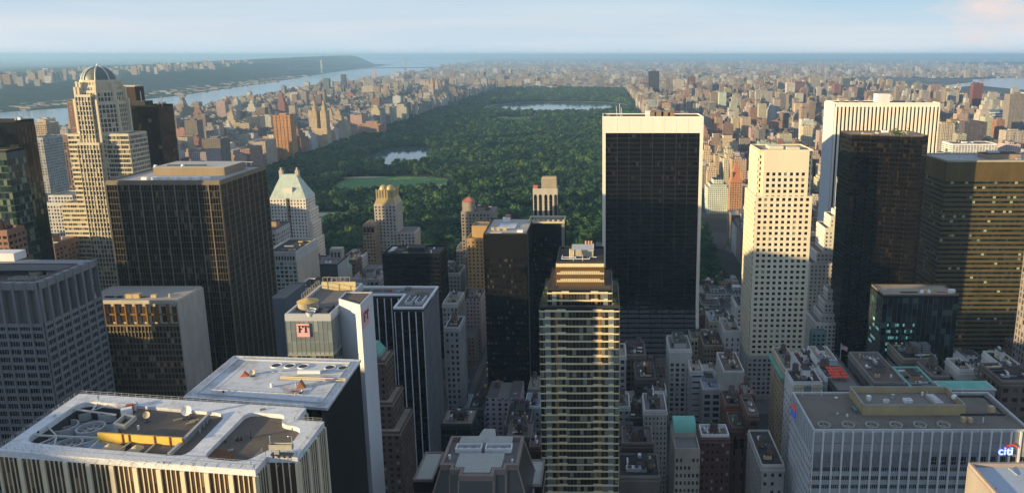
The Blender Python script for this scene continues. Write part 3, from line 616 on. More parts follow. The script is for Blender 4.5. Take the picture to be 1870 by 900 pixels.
x, y = U(770,535,z+2); c = MB(); c.cyl(x, y, z-.4, z+2, 3.6, n=20); o = c.build('drum', DGREY, t4); c = MB(); c.cyl(x, y, z+2, z+2.8, 3.8, .4, n=20); c.build('cone_cowl', plain((.10,.09,.08),.8), o)

# ================================================================ 5 gold-banded residential tower
Y5 = 300.0
def tier(pl, pr, pt, Y, dep): return RB(pl, pr, pt, Y, dep)
P1, z1 = tier(1016, 1103, 481, Y5+10, 26); P2, z2 = tier(1000, 1118, 530, Y5+4, 32); P3, z3 = tier(985, 1131, 563, Y5, 40)
t5 = thing('residential_tower', 'stepped glass residential tower striped with gold and cream bands', 'residential tower', (P3[0][0], Y5, 0))
BAND = wall((.70,.62,.40), var=.10, rough=.35); BRZ = plain((.30,.17,.06), .35, .2); COLG = plain((.17,.21,.21), .25); G5 = pane((.012,.014,.015), (.04,.05,.05), (.2,.21,.17), .84, .08)
fh5 = 3.35
def banded(P, zb, zt, solid=False):
    for k in (0, 1, 3):
        pass
    b = MB(); b.prism(P, zb, zt-.05); b.build('body', BRZ if solid else BLACK, t5)
    bn, co, gl, br = MB(), MB(), MB(), MB(); nf = int((zt-zb)/fh5)
    for k in (0, 1, 3):
        a, c_ = P[k], P[(k+1) % 4]; L_ = math.dist(a, c_); u = L_/33.0
        zones = [(0,2.2),(2.2,4.4),(4.4,7),(7,11),(11,22),(22,26),(26,28.6),(28.6,30.8),(30.8,33)] if not solid else [(0,2.5),(2.5,8),(8,25),(25,30.5),(30.5,33)]
        for f in range(nf+1):
            zf = zt-1.5-f*fh5
            if zf < zb: break
            if solid:
                hh = 1.5 if f == 0 else .9; bn.fbox(a, c_, 0, L_, zf if f else zf, zf+hh, 0, .16)
                if f: bn.fbox(a, c_, L_*.08, L_*.92, zf+hh, zf+hh+.6, 0, .16)
                f_ = MB()
            else:
                bn.fbox(a, c_, 0, L_, zf, zf+.55, 0, .22)
                for i, (s0, s1) in enumerate(zones):
                    hi = {1: .7, 3: .6, 4: .15, 5: .6, 7: .7, 2: .3, 6: .3}.get(i, 0)
                    if (f+i) % 3 == 1: hi *= .5
                    if hi: bn.fbox(a, c_, s0*u+.05, s1*u-.05, zf+.55, zf+.55+hi, 0, .2)
        if not solid:
            for i, s in enumerate((3.3, 8.2-1.2, 24.8, 29.7)):
                w = 1.15 if i in (0, 3) else .5
                (co if i in (0, 3) else br).fbox(a, c_, s*u-w*u, s*u+w*u, zb, zt-1.5, 0, .12)
            n = 22
            for f in range(nf+1):
                zf = zt-1.5-f*fh5-fh5
                if zf < zb: break
                for i in range(n): gl.fquad(a, c_, L_*i/n+.06, L_*(i+1)/n-.06, zf+.9, zf+fh5-.05, .04)
        for i in range(23): br.fbox(a, c_, max(0, L_*i/22-.05), min(L_, L_*i/22+.05), zb, zt-1.5, 0, .26 if solid else .08)
    bn.build('cream_band', BAND, t5); co.build('glass_column', COLG, t5); gl.build('glazing', G5, t5); br.build('bronze_mullion', BRZ, t5)
banded(P3, 0, z3); banded(P2, z3-.5, z2); banded(P1, z2-.5, z1, True)
roof(t5, P1, z1, R_DARK, DGREY, .9); roof(t5, P2, z2, R_BRN, DGREY, .8); roof(t5, P3, z3, R_BRN, DGREY, .8)
cx = (P1[0][0]+P1[1][0])/2
c = MB(); c.box(cx-4, Y5+21, z1+.1, cx+5.5, Y5+31, z1+2.8); o = c.build('penthouse', wall((.4,.36,.28)), t5); c = MB(); c.box(cx-4.2, Y5+20.8, z1+2.8, cx+5.7, Y5+31.2, z1+3.1); c.build('roof', roofmat((.5,.5,.5)), o)
for i in range(4): c = MB(); c.cyl(cx-4.6+i*.75-(i % 2)*.2, Y5+17.5+(i % 2), z1+.1, z1+4.4-(i % 3)*.4, .32, n=10); c.build('flue', plain((.6,.47,.3),.6), t5)
for i in range(3): c = MB(); c.cyl(cx+2+i*1.3, Y5+33, z1+.1, z1+4.2, .45, n=10); c.build('flue', plain((.5,.3,.2),.6), t5)
c = MB()
for (a, b_) in [((-8,13),(4,13)),((-8,13),(-8,19)),((4,13),(4,16)),((4,16),(7,16)),((-8,16),(-2,16)),((-2,16),(-2,13))]: c.tube((cx+a[0],Y5+a[1],z1+1.2), (cx+b_[0],Y5+b_[1],z1+1.2), .16, 6)
c.build('white_pipe', WHT, t5)
for i, (a, b_, h) in enumerate([(-3,14,2.6),(1,14,3),(3,15,1.8),(5.5,25,5)]): c = MB(); c.cyl(cx+a, Y5+b_, z1+.1, z1+h, .2, n=8); c.build('vent', METAL, t5)
for sx_, n_ in ((P3[0][0]+1.8, 8), (P3[1][0]-1.8, 8)):
    R = random.Random(int(sx_)); m = MB()
    for i in range(90):
        y = Y5+2+R.random()*22; q = Vector((sx_+R.uniform(-1.2,1.2), y, z3+.4+R.random()*2.4)); r = R.uniform(.35,.8)
        m.face([q+Vector((R.uniform(-r,r), R.uniform(-r,r), R.uniform(-r,r))) for _ in range(4)])
    m.build('terrace_planting', plain((.05,.10,.03), .8), t5)
# ================================================================ generic helpers for the rest of midtown
def rtower(name, label, cat, pl, pr, py, Y, dep, group=None, **k):
    P, z = RB(pl, pr, py, Y, dep); t = thing(name, label, cat, (P[0][0], Y, 0), group); return t, P, z
def simple(name, label, cat, pl, pr, py, Y, dep, wm, gm, rm=R_GREY, clut=3, seed=1, group=None, pm=None, ph=1.0, core=None, z0=0, **st):
    t, P, z = rtower(name, label, cat, pl, pr, py, Y, dep, group)
    facade(t, P, z0, z, core or wm, wm, gm, **st); roof(t, P, z, rm, pm or wm, ph); clutter(t, P, z, clut, seed, pent=wm)
    return t, P, z
def addtier(t, P, z0, z1, wm, gm, rm=R_GREY, ph=.8, **st):
    facade(t, P, z0, z1, wm, wm, gm, **st); roof(t, P, z1, rm, wm, ph, .35)

# 6 big brown-black office slab (behind the left white roofs)
t, P, z = rtower('office_tower', 'wide dark bronze office block with lit grid front and pale roof', 'office tower', 193, 401, 333, 440, 62)
GRD = wall((.20,.16,.11), rough=.5); GB6 = pane((.006,.006,.006), (.022,.018,.014), (.12,.10,.07), .94, .12)
facade(t, P, 0, z, BLACK, BLK2, GB6, fh=3.9, bay=6.6, pw=.55, pd=.5, sh=.5, sd=.25, top=1.6, mull=3, mw=.16, md=.3, pierm=GRD, spanm=wall((.065,.055,.042), rough=.5), mullm=wall((.11,.09,.065)), topm=GRD, edges=[0,1,3], pier_parts=True)
roof(t, P, z, roofmat((.40,.40,.39)), GRD, 1.1)
xm = (P[0][0]+P[1][0])/2
c = MB(); c.box(P[0][0]+14, 465, z+.1, P[1][0]-9, 492, z+5); o = c.build('penthouse', wall((.30,.23,.15)), t)
c = MB(); c.box(P[0][0]+13.7, 464.7, z+5, P[1][0]-8.7, 492.3, z+5.3); c.build('roof', roofmat((.45,.44,.42)), o)
for i in range(7): c = MB(); x = P[0][0]+18+i*6.2; c.rbox(x, 449, z+.1, 3.4, 2.6, 1.7); c.build('white_vent_hood', WHT, t)
for x, y, h in [(P[0][0]+14,468,7),(P[0][0]+30,470,7.6)]: c = MB(); c.dome(x, y, z+5.3, 1.2, 1.3, 12, 5); c.build('radome', WHT, t, smooth=True)
c = MB(); c.box(P[0][0]+20, 470, z+5.3, P[0][0]+44, 472, z+6); c.build('duct', DKM, t)
c = MB(); x = P[1][0]-5; [c.box(x+a-.2, 489, z, x+a+.2, 489.4, z+5) for a in (-1.5, 1.5)]; c.box(x-3, 488.8, z+5, x+3, 489.6, z+5.4); c.build('davit', METAL, t)

# 7 grey column tower with the fan pit, far left
z = 150.0; q = [U(*p, z) for p in [(70,517),(173,474)]]; xr = (q[0][0]+q[1][0])/2; Yf, Yb = q[0][1], q[1][1]; P = rect(xr-62, xr, Yf, Yb)
t = thing('office_tower', 'grey stone column tower with open corner frame and sunken fan pit', 'office tower', (xr, Yf, 0))
GC = wall((.20,.205,.215), var=.2)
facade(t, P, 0, z-20, BLACK, GC, GLK, fh=3.8, bay=5.4, pw=.95, pd=.7, sh=1.5, sd=.35, top=0, mull=3, mw=.18, md=.3, pier_parts=True, edges=[0,1], mullm=GC)
b = MB(); b.prism(inset(P, 2.2), z-20, z-2.5, top=False); b.build('louvre_core', wall((.17,.18,.19)), t)
pb = MB()
for k in (0, 1):
    a, b_ = P[k], P[(k+1) % 4]; L_ = math.dist(a, b_); n = round(L_/5.4)
    for i in range(n+1): s = L_*i/n; m = MB(); m.fbox(a, b_, max(0,s-.5), min(L_,s+.5), z-20, z+.4, -2 if k == 0 else -1.9, .7 if i not in (0,n) else .69); m.build('column', GC, t)
    pb.fbox(a, b_, 0, L_, z-3.2, z, -.6, .3); pb.fbox(a, b_, 0, L_, z-20.6, z-19, -.5, .45)
    for i in range(n*9):
        s = L_*i/(n*9); pb.fbox(inset(P,2.2)[k], inset(P,2.2)[(k+1)%4], s*.93, s*.93+.12, z-19, z-3.3, 0, .15)
pb.build('crown_beam', GC, t)
rr = slab_holes(P, [ccw(rect(P[0][0]+10, xr-3.5, Yf+3.5, Yb-9))], z-3, z-.1); rr.build('roof', roofmat((.27,.28,.29)), t)
c = MB(); c.face([(x, y, z-5.5) for x, y in rect(P[0][0]+10, xr-3.5, Yf+3.5, Yb-9)]); c.build('fan_pit', plain((.09,.07,.07), .9), t)
c = MB(); c.ring(rect(P[0][0]+9.5, xr-3.1, Yf+3.1, Yb-8.6), .4, z-.05, z+.5); c.build('pit_kerb', plain((.16,.10,.09), .9), t)
for i, (px, py) in enumerate([(28,507),(37,507),(66,492),(76,503),(98,494),(54,508)]):
    x, y = U(px, min(py, 504), z-3); fan(t, min(x, xr-8), y, z-5.3, 3.0, 1.6, rim=plain((.28,.27,.22), .7), blade=plain((.2,.2,.18), .6))
c = MB(); x, y = U(-4,470,z+2); c.box(x-10, y, z, x+8, y+8, z+4); c.build('penthouse', WHITE, t)

# 8 bronze block with stone end wall
t, P, z = rtower('office_building', 'mid-height office block with bronze window grid and blank limestone end', 'office building', 150, 323, 551, 395, 26)
BG = pane((.02,.018,.014), (.09,.07,.045), (.32,.26,.17), .85, .15)
facade(t, P, 0, z-13, BLACK, wall((.20,.16,.11), rough=.5), BG, fh=3.5, bay=1.9, pw=.35, pd=.4, sh=.8, sd=.12, top=1.2, edges=[0], win_parts=True)
c = MB(); c.prism(inset(P, 1.2), z-13, z-1.2); c.build('top_storey', LIME, t)
for i in range(10):
    s = (P[1][0]-P[0][0])*i/9; c = MB(); c.fbox(P[0], P[1], max(0,s-.35), s+.35, z-13, z-1.2, -1.2, .2); c.build('pier', BRZ, t)
    if i < 9:
        c = MB(); c.fbox(P[0], P[1], s+2, s+4.4, z-12, z-3, -1.1, -.95); c.build('window', GLB, t); c = MB(); c.fbox(P[0], P[1], s+.4, s+5.3, z-8, z-7, -1.05, -.6); c.build('spandrel', BRZ, t)
c = MB(); c.prism(P, z-1.2, z); c.build('cornice', LIME, t)
c = MB(); c.fbox(P[1], P[2], -.6, 26.5, 0, z+.05, .02, .8); c.build('stone_end_wall', wall((.46,.42,.37), var=.3, scale=.2), t)
roof(t, P, z, roofmat((.36,.35,.34)), LIME, .9)
for px, w, d, h, mt in [(238,4.5,3.5,2.4,TANM),(251,4,3.5,2.4,TANM),(282,3,2,1.8,TANM),(218,3,1.5,.8,DKM),(310,1,1,2.2,TANM),(200,5,1,.8,DKM),(262,6,.4,.6,DKM)]:
    x, y = U(px, 540, z+1); c = MB(); c.rbox(x, y, z+.1, w, d, h); c.build('air_unit', mt, t)

# 9 domed stepped tower (dome, buttress prow, wings)
Y = 548.0; cx = at_y(181, 150, Y+16)[0]; D9 = wall((.48,.45,.38)); L9 = wall((.60,.53,.40), var=.12); G9 = pane((.03,.04,.045), (.12,.14,.14), (.42,.40,.30), .8, .1)
zz = lambda py, y=Y: at_y(180, py, y)[1]; t = thing('domed_tower', 'tall octagonal stone skyscraper topped by a ribbed copper dome', 'skyscraper', (cx, Y, 0))
def octo(r, cy=Y+16, s=.42): return ccw([(cx-r, cy-r*s), (cx-r*s, cy-r), (cx+r*s, cy-r), (cx+r, cy-r*s), (cx+r, cy+r*s), (cx+r*s, cy+r), (cx-r*s, cy+r), (cx-r, cy+r*s)])
st9 = dict(fh=3.4, bay=2.2, pw=.55, pd=.4, sh=.8, sd=.12, top=1.0)
z_a, z_b, z_c, z_d, z_e = zz(245), zz(190), zz(168), zz(158), zz(149)
addtier(t, octo(15.8), 0, z_a, L9, G9, **st9); addtier(t, octo(14.6), z_a, z_b, L9, G9, **st9); addtier(t, octo(13.2), z_b, z_c, L9, G9, **st9); addtier(t, octo(11.8), z_c, z_d, L9, G9, **st9); addtier(t, octo(11.3), z_d, z_e, L9, G9, **st9)
for k, r in ((0,15.8),(1,14.6),(2,13.2)):
    zt = (z_b, z_c, z_d)[k]+3
    for px_ in octo(r-.2): c = MB(); c.rbox(px_[0], px_[1], 0 if k == 0 else (z_a,z_b)[k-1], 1.5, 1.5, zt-(0 if k == 0 else (z_a,z_b)[k-1])); c.build('buttress', L9, t)
dm = MB(); dm.dome(cx, Y+16, z_e, 10.8, zz(123)-z_e, 32, 8, a1=pi/2*.97); do = dm.build('dome', plain((.15,.17,.16), .5, .2), t, smooth=True)
for k in range(8):
    a = 2*pi*(k+.5)/8; m = MB(); H_ = zz(123)-z_e
    for j in range(9):
        b0, b1 = pi/2*.97*j/9, pi/2*.97*(j+1)/9
        p = lambda b, o_: (cx+(10.8+o_)*cos(b)*cos(a), Y+16+(10.8+o_)*cos(b)*sin(a), z_e+(H_+o_)*sin(b)); m.tube(p(b0,.25), p(b1,.25), .55, 6)
    m.build('dome_rib', plain((.50,.56,.56), .5), do)
c = MB(); c.cyl(cx, Y+16, zz(124), zz(121), 1.2, .9, 10); c.cyl(cx, Y+16, zz(121), zz(117), .4, .1, 8); c.build('finial', ALU, do)
PW = rect(*[at_y(p, 330, Y-3)[0] for p in (150, 190)], Y-3, Y+14); addtier(t, PW, 0, zz(262), L9, G9, **st9)
PW2 = rect(PW[0][0]+2, PW[1][0]-3, Y-1, Y+14); addtier(t, PW2, zz(262), zz(175), L9, G9, **st9)
PL = rect(at_y(122, 250, Y)[0], PW[0][0]-.02, Y+1, Y+22); addtier(t, PL, 0, zz(247), L9, G9, fh=3.4, bay=6, pw=.4, pd=.3, sh=1.5, sd=.3, top=1, mull=3, mw=.1)
PL2 = rect(at_y(117, 370, Y)[0]-1.5, PW[0][0]-.05, Y-1, Y+20); addtier(t, PL2, 0, zz(372), L9, G9, fh=3.4, bay=6, pw=.4, pd=.3, sh=1.7, sd=.45, top=1, mull=3, mw=.1)
PR = rect(PW[1][0]+.02, at_y(232, 250, Y)[0], Y+2, Y+24); addtier(t, PR, 0, zz(247), L9, G9, fh=3.4, bay=6, pw=.3, pd=.3, sh=1.1, sd=.3, top=1, mull=4, mw=.1)

# 10 black wedge tower and the brown tower with stripes behind
t, P, z = rtower('office_tower', 'slim black glass tower with a notch beside the domed tower', 'office tower', 232, 288, 195, 600, 18)
P = [P[0], P[1], (P[1][0]+2, P[1][1]+18), (P[0][0], P[0][1]+18)]
facade(t, P, 0, z, BLACK, BLACK, GLK, fh=3.6, bay=3.0, pw=.1, pd=.1, sh=.5, sd=.04, top=2)
roof(t, P, z, R_DARK, BLK2, 1.2); c = MB(); c.box(P[0][0]+1, 604, z, P[0][0]+12, 615, z+4); c.build('penthouse', DGREY, t); c = MB(); [c.tube((P[0][0]+a, 605, z), (P[0][0]+a, 605, z+h), .25, 5) for a, h in ((9, 12), (22, 7), (25, 8))]; c.build('mast', METAL, t)
t, P, z = rtower('apartment_tower', 'dark brown brick tower with thin pale bands beside the dome', 'skyscraper', 205, 246, 159, 640, 12)
facade(t, P, 0, z, wall((.045,.028,.024)), wall((.045,.028,.024)), GLK, fh=3.3, bay=3, pw=1.6, pd=.2, sh=1.2, sd=.2, top=22); roof(t, P, z, R_GREY, LIME, 1.0)
c = MB(); [c.prism(inset(P, -.5), zt, zt+.7) for zt in (z-22, z-27)]; c.build('band_course', LIME, t)

# 11 towers at the far left edge
t, P, z = rtower('office_tower', 'near-black glass slab at the end of the midtown row', 'office tower', -70, 28, 224, 480, 16)
facade(t, P, 0, z, BLACK, BLACK, GLK, fh=3.7, bay=3.2, pw=.15, pd=.2, sh=.4, sd=.04, top=3); roof(t, P, z, R_DARK, BLK2, 1.2); clutter(t, P, z, 3, 5, tank=0, big=False, inse=2)
t, P, z = rtower('office_tower', 'dark green glass tower with pale blinds in front of the black slab', 'office tower', -70, 11, 279, 400, 13)
facade(t, P, 0, z, BLACK, wall((.04,.07,.065), rough=.4), pane((.008,.02,.02), (.03,.06,.055), (.16,.19,.14), .8, .12), fh=3.6, bay=1.9, pw=.1, pd=.1, sh=.7, sd=.08, top=4); roof(t, P, z, R_TAN, BLK2, 1.2)
simple('apartment_tower', 'pale grey apartment tower with small square windows beside the black slab', 'apartment tower', 56, 78, 253, 830, 30, wall((.36,.37,.37)), GLS, fh=3.1, bay=3.1, pw=1.5, pd=.2, sh=1.3, sd=.18, top=2, clut=2, seed=2)
simple('apartment_tower', 'dark brown brick slab with ranked windows left of the domed tower', 'apartment tower', 77, 131, 256, 905, 30, wall((.19,.12,.10)), GLS, fh=3.1, bay=3.4, pw=1.4, pd=.3, sh=1.0, sd=.18, top=3, clut=3, seed=3)
simple('apartment_building', 'white apartment house with terraces and a sunlit top corner', 'apartment building', 80, 134, 372, 650, 34, wall((.56,.56,.55)), GLS, fh=3.1, bay=2.7, pw=1.1, pd=.2, sh=1.2, sd=.18, top=2, clut=3, seed=4)
_P, _z = RB(88, 132, 358, 655, 24); addtier(bpy.data.objects['apartment_building'], _P, _z-8, _z, wall((.56,.56,.55)), GLS, fh=3.1, bay=2.7, pw=1.1, pd=.2, sh=1.2, sd=.18, top=1)
simple('apartment_tower', 'tan brick tower with sunlit west side before the river', 'apartment tower', 64, 84, 226, 1130, 26, wall((.42,.33,.24)), GLS, fh=3.1, bay=3.2, pw=1.5, pd=.2, sh=1.3, sd=.18, top=2, clut=2, seed=6)
simple('apartment_tower', 'red-brown brick tower peeking out behind the domed tower', 'apartment tower', 122, 146, 186, 1340, 24, wall((.26,.14,.10)), GLS, fh=3.1, bay=3.2, pw=1.5, pd=.2, sh=1.3, sd=.18, top=2, clut=2, seed=7)
simple('apartment_building', 'pink-brown brick building at the foot of the black slab', 'apartment building', 58, 99, 448, 520, 24, wall((.25,.16,.12)), GLS, fh=3.2, bay=4, pw=2.2, pd=.2, sh=1.6, sd=.18, top=3, clut=4, seed=8)
simple('apartment_building', 'low tan roofed building squeezed between white house and brick building', 'apartment building', 98, 134, 440, 560, 24, BRICKT, GLS, fh=3.2, bay=4, pw=2.2, pd=.2, sh=1.6, sd=.18, top=2, clut=6, seed=9)
simple('apartment_building', 'red brick corner block before the dark green glass tower', 'apartment building', -40, 13, 424, 380, 12, wall((.28,.15,.10)), GLS, fh=3.2, bay=3, pw=1, pd=.2, sh=1.6, sd=.18, top=2, clut=2, seed=10)

# 12 white tower with copper hip roof and twin chimneys
Y = 740.0; WB = wall((.70,.67,.62)); cnt = Cnt()
t, P, z = rtower('hotel_tower', 'white brick tower with steep green copper roof and two tall chimneys', 'hotel tower', 493, 558, 363, Y, 24)
st = dict(fh=3.3, bay=3.3, pw=1.7, pd=.3, sh=1.5, sd=.28, top=1.2)
w = P[1][0]-P[0][0]; xa, xb = P[0][0], P[1][0]
PA = rect(xa, xa+w*.44, Y, Y+24); PB = rect(xa+w*.56, xb, Y, Y+24); PM = rect(xa+w*.44+.02, xa+w*.56-.02, Y+3, Y+24)
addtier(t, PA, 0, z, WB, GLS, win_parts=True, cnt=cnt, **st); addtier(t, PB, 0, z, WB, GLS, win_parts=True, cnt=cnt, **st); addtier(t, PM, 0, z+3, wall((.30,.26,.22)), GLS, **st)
for i, (dy, py) in enumerate([(4,386),(8,409),(12,440)]): addtier(t, rect(xb+.03+i*1.9, xb+1.93+i*1.9, Y+2, Y+26), 0, at_y(560, py, Y)[1], WB, GLS, **st)
zr = at_y(525, 318, Y+12)[1]; CU = wall((.46,.56,.52), var=.3, scale=.3)
m = MB(); q = [(xa-.3, Y-.3), (xb+.3, Y-.3), (xb+.3, Y+24.3), (xa-.3, Y+24.3)]; r_ = [(xa+w*.25, Y+10), (xa+w*.68, Y+10), (xa+w*.68, Y+14), (xa+w*.25, Y+14)]; m.prism(q, z+.2, zr, poly2=r_); m.build('copper_roof', CU, t)
m = MB(); m.box(xa+w*.38, Y+2, z, xa+w*.62, Y+9, z+11); o = m.build('dormer', WB, t); m = MB(); m.box(xa+w*.45, Y+1.9, z+2, xa+w*.55, Y+1.95, z+5); m.build('window', GLS, o)
for f in (.24, .69):
    m = MB(); x = xa+w*f; m.box(x-1.7, Y+10, zr-8, x+1.7, Y+14, at_y(500, 309, Y+12)[1]-1); m.cyl(x, Y+12, at_y(500, 309, Y+12)[1]-1, at_y(500, 309, Y+12)[1]+1.5, 1.1, n=10); m.build('chimney', wall((.52,.46,.40)), t)
# 13 stone tower with gilded crown
Y = 745.0; SB = wall((.46,.43,.38)); GO = plain((.42,.33,.15), .5, .25); cnt = Cnt()
t, P, z = rtower('apartment_tower', 'pale stone setback tower with fluted gilded crown above the park', 'apartment tower', 683, 722, 374, Y, 24)
addtier(t, P, 0, z, SB, GLS, win_parts=True, cnt=cnt, fh=3.3, bay=3.6, pw=1.9, pd=.3, sh=1.4, sd=.2, top=1.5)
P2_ = rect(P[1][0]+.02, at_y(756, 430, Y)[0], Y+2, Y+26); addtier(t, P2_, 0, at_y(730, 426, Y)[1], SB, GLS, fh=3.3, bay=3.6, pw=1.6, pd=.3, sh=1.4, sd=.2, top=1.5)
P3_ = inset(P, 2.4); m = MB(); m.prism(P, z, z+7, poly2=P3_); m.prism(P3_, z+7, z+14); cr_ = m.build('gilded_crown', GO, t)
for i in range(7):
    a, b_ = P3_[0], P3_[1]; L_ = math.dist(a, b_); m = MB(); m.fbox(a, b_, L_*i/6-.35, L_*i/6+.35, z+6, z+15.5, 0, .5); m.build('crown_rib', wall((.5,.43,.28)), cr_)
for i in range(5):
    a, b_ = P3_[1], P3_[2]; L_ = math.dist(a, b_); m = MB(); m.fbox(a, b_, L_*i/4-.35, L_*i/4+.35, z+6, z+15.5, 0, .5); m.build('crown_rib', wall((.5,.43,.28)), cr_)
m = MB(); m.dome(P3_[0][0]+5, Y+12, z+14, 4.5, 4.5, 14, 5); m.dome(P3_[1][0]-5, Y+12, z+14, 4.5, 4.5, 14, 5); m.build('crown_scroll', GO, cr_)
# sunlit small tower beside
t, P, z = rtower('apartment_tower', 'slim arcaded brick tower with sunlit arched top beside gilded crown', 'apartment tower', 662, 684, 412, 730, 18)
TB = wall((.40,.29,.19)); addtier(t, P, 0, z, TB, GLS, fh=3.4, bay=2.8, pw=1.3, pd=.3, sh=1.4, sd=.2, top=1)
for i in range(3): m = MB(); x = P[0][0]+2+i*3.9; m.cyl(x, Y-14, z, z+.01, .1, n=4); m.fbox((x-1.4, 730), (x+1.4, 730), 0, 2.8, z-7, z-2.2, 0, .5); m.build('arch_window', GLS, t)
m = MB(); m.dome((P[0][0]+P[1][0])/2, 739, z, 4.6, 4, 12, 5); m.build('dome', TB, t)

# 14 tower behind centre with red cap, and amber lit neighbour
t, P, z = simple('apartment_tower', 'brown stone tower with small red-capped turret overlooking the trees', 'apartment tower', 842, 901, 388, 735, 26, wall((.33,.29,.24)), GLS, fh=3.3, bay=3.4, pw=1.8, pd=.3, sh=1.5, sd=.2, top=2, win_parts=True, clut=3, seed=12)
a = P[0][0]; m = MB(); m.box(a+1, 737, z, a+12, 748, z+10); tu = m.build('turret', wall((.36,.31,.26)), t); m = MB(); m.prism(rect(a+.6, a+12.4, 736.6, 748.4), z+10, z+14, poly2=rect(a+5, a+8, 741, 744)); m.build('red_cap', plain((.40,.14,.10), .8), tu)
addtier(t, rect(at_y(833, 460, 735)[0], a-.02, 737, 760), 0, at_y(833, 458, 735)[1], wall((.33,.29,.24)), GLS, fh=3.3, bay=3.4, pw=1.8, pd=.3, sh=1.5, sd=.2, top=2)
t, P, z = simple('apartment_tower', 'narrow amber brick tower glowing in sun against black slabs', 'apartment tower', 853, 882, 437, 640, 22, wall((.48,.31,.13)), GLS, fh=3.3, bay=3.6, pw=2.0, pd=.3, sh=1.5, sd=.4, top=2, win_parts=True, clut=2, seed=13)
addtier(t, rect(P[0][0]+3.5, P[1][0]+3, 646, 662), z, at_y(870, 412, 650)[1], wall((.48,.31,.13)), GLS, fh=3.3, bay=20, pw=1.0, pd=.3, sh=1.5, sd=.2, top=9)
# 15 slim tower with arched vertical strips
Y = 790.0; t, P, z = rtower('apartment_tower', 'slim stone tower with tall dark arched window strips above the trees', 'apartment tower', 973, 1018, 351, Y, 18); z = at_y(990, 346, Y)[1]
SS = wall((.50,.47,.41)); b = MB(); b.prism(P, 0, z); b.build('body', SS, t)
L_ = P[1][0]-P[0][0]
for k, n in ((0, 5), (1, 4)):
    a, b_ = P[k], P[(k+1) % 4]; L_ = math.dist(a, b_)
    for i in range(n):
        s = L_*(i+.5)/n+(.6 if i > 1 and k == 0 else 0); m = MB(); m.fbox(a, b_, s-1.6, s+1.6, 8, z-7, .02, .1)
        o = m.build('window_strip', pane((.01,.01,.012), (.03,.03,.035), (.1,.1,.1), .9, .15), t)
        q = MB(); nn = 10; t_ = Vector((b_[0]-a[0], b_[1]-a[1])).normalized(); no = Vector((t_.y, -t_.x)); A = Vector(a)+t_*s+no*.1
        q.face([(A.x+t_.x*1.35*cos(pi*j/nn), A.y+t_.y*1.35*cos(pi*j/nn), z-7+1.6*sin(pi*j/nn)) for j in range(nn+1)]); q.build('arch', GLK, o)
        q = MB(); [q.fbox(a, b_, s-1.3, s+1.3, f*3.3+8, f*3.3+8.7, .1, .22) for f in range(int((z-16)/3.3))]; q.build('spandrel', DGREY, o)
roof(t, P, z, R_DARK, SS, 1.0); m = MB(); m.box(P[0][0]+9, Y+2, z, P[1][0]-1, Y+14, z+11); o = m.build('penthouse', wall((.36,.31,.24)), t); m = MB(); m.box(P[0][0]+9.5, Y+3, z+11, P[1][0]-1.5, Y+13, z+12.4); m.build('roof', TANM, o)
m = MB(); m.box(P[0][0]+.5, Y+1, z, P[0][0]+5, Y+5, z+4); m.build('red_tank', plain((.5,.15,.10),.8), t)

# 16 dark pair of slabs in the centre
DK = wall((.007,.007,.008), rough=.7, spec=.1); DB = pane((.006,.007,.009), (.022,.022,.023), (.09,.088,.085), .9, .15)
t, P, z = rtower('office_tower', 'charcoal office slab with banded windows, front one of a stepped pair', 'office tower', 883, 962, 428, 492, 48)
facade(t, P, 0, z, BLACK, DK, DB, fh=3.7, bay=10.5, pw=1.0, pd=.35, sh=1.7, sd=.3, top=17, mull=7, mw=.08, md=.1)
roof(t, P, z, roofmat((.40,.39,.37)), DGREY, .9); R = random.Random(4)
for px, py, w, d, h, mt in [(900,421,2,1.6,2.2,TANM),(910,421,2,1.6,2.4,TANM),(922,421,2.4,1.6,2.4,TANM),(928,413,12,14,.5,ALU),(950,424,4,3,1.6,WHT),(925,405,5,4,3,WHT),(928,404,3,3,4.6,plain((.5,.2,.16),.7)),(905,426,8,.5,.5,WHT)]:
    x, y = U(px, py, z); m = MB(); m.rbox(x, min(y, 535), z+.1, w, d, h); m.build('air_unit', mt, t)
for k in (0,): m = MB(); m.fbox(P[1], P[2], 0, 3, 0, z, .02, .6); m.build('edge_pier', wall((.10,.115,.12), rough=.5), t)
t, P, z = rtower('office_tower', 'charcoal office slab with cream edged roof, rear one of a stepped pair', 'office tower', 964, 1031, 408, 528, 20)
facade(t, P, 0, z, BLACK, DK, DB, fh=3.7, bay=8.8, pw=.7, pd=.35, sh=1.7, sd=.3, top=11, mull=7, mw=.08, md=.1)
roof(t, P, z, R_GREY, plain((.55,.48,.32), .7), 1.4, .8); m = MB(); m.fbox(P[0], P[1], P[1][0]-P[0][0]-2.2, P[1][0]-P[0][0]+.01, 0, z-.01, .36, .6); m.build('edge_pier', wall((.22,.21,.19)), t)
for i in range(7): m = MB(); m.cyl(P[0][0]+3.5+i*3.7, 531, z+.1, z+2.0, .9, n=12); m.build('vent_drum', TANM, t)

# 17 black box behind
t, P, z = rtower('office_building', 'squat black glass office block with cluttered roof before the trees', 'office building', 698, 803, 466, 594, 28)
facade(t, P, 0, z, BLACK, BLK2, GLK, fh=3.7, bay=8, pw=.5, pd=.3, sh=1.4, sd=.2, top=2, mull=4, mw=.1, md=.12); roof(t, P, z, R_DARK, BLK2, 1.3); clutter(t, P, z, 7, 21, tank=0, big=False, inse=4)
m = MB(); m.box(P[0][0]+18, 604, z, P[0][0]+32, 616, z+3.6); m.build('penthouse', DGREY, t); m = MB(); m.box(P[0][0]+3, 600, z, P[0][0]+7, 616, z+1.6); m.build('glass_skylight', plain((.2,.22,.23),.2), t)

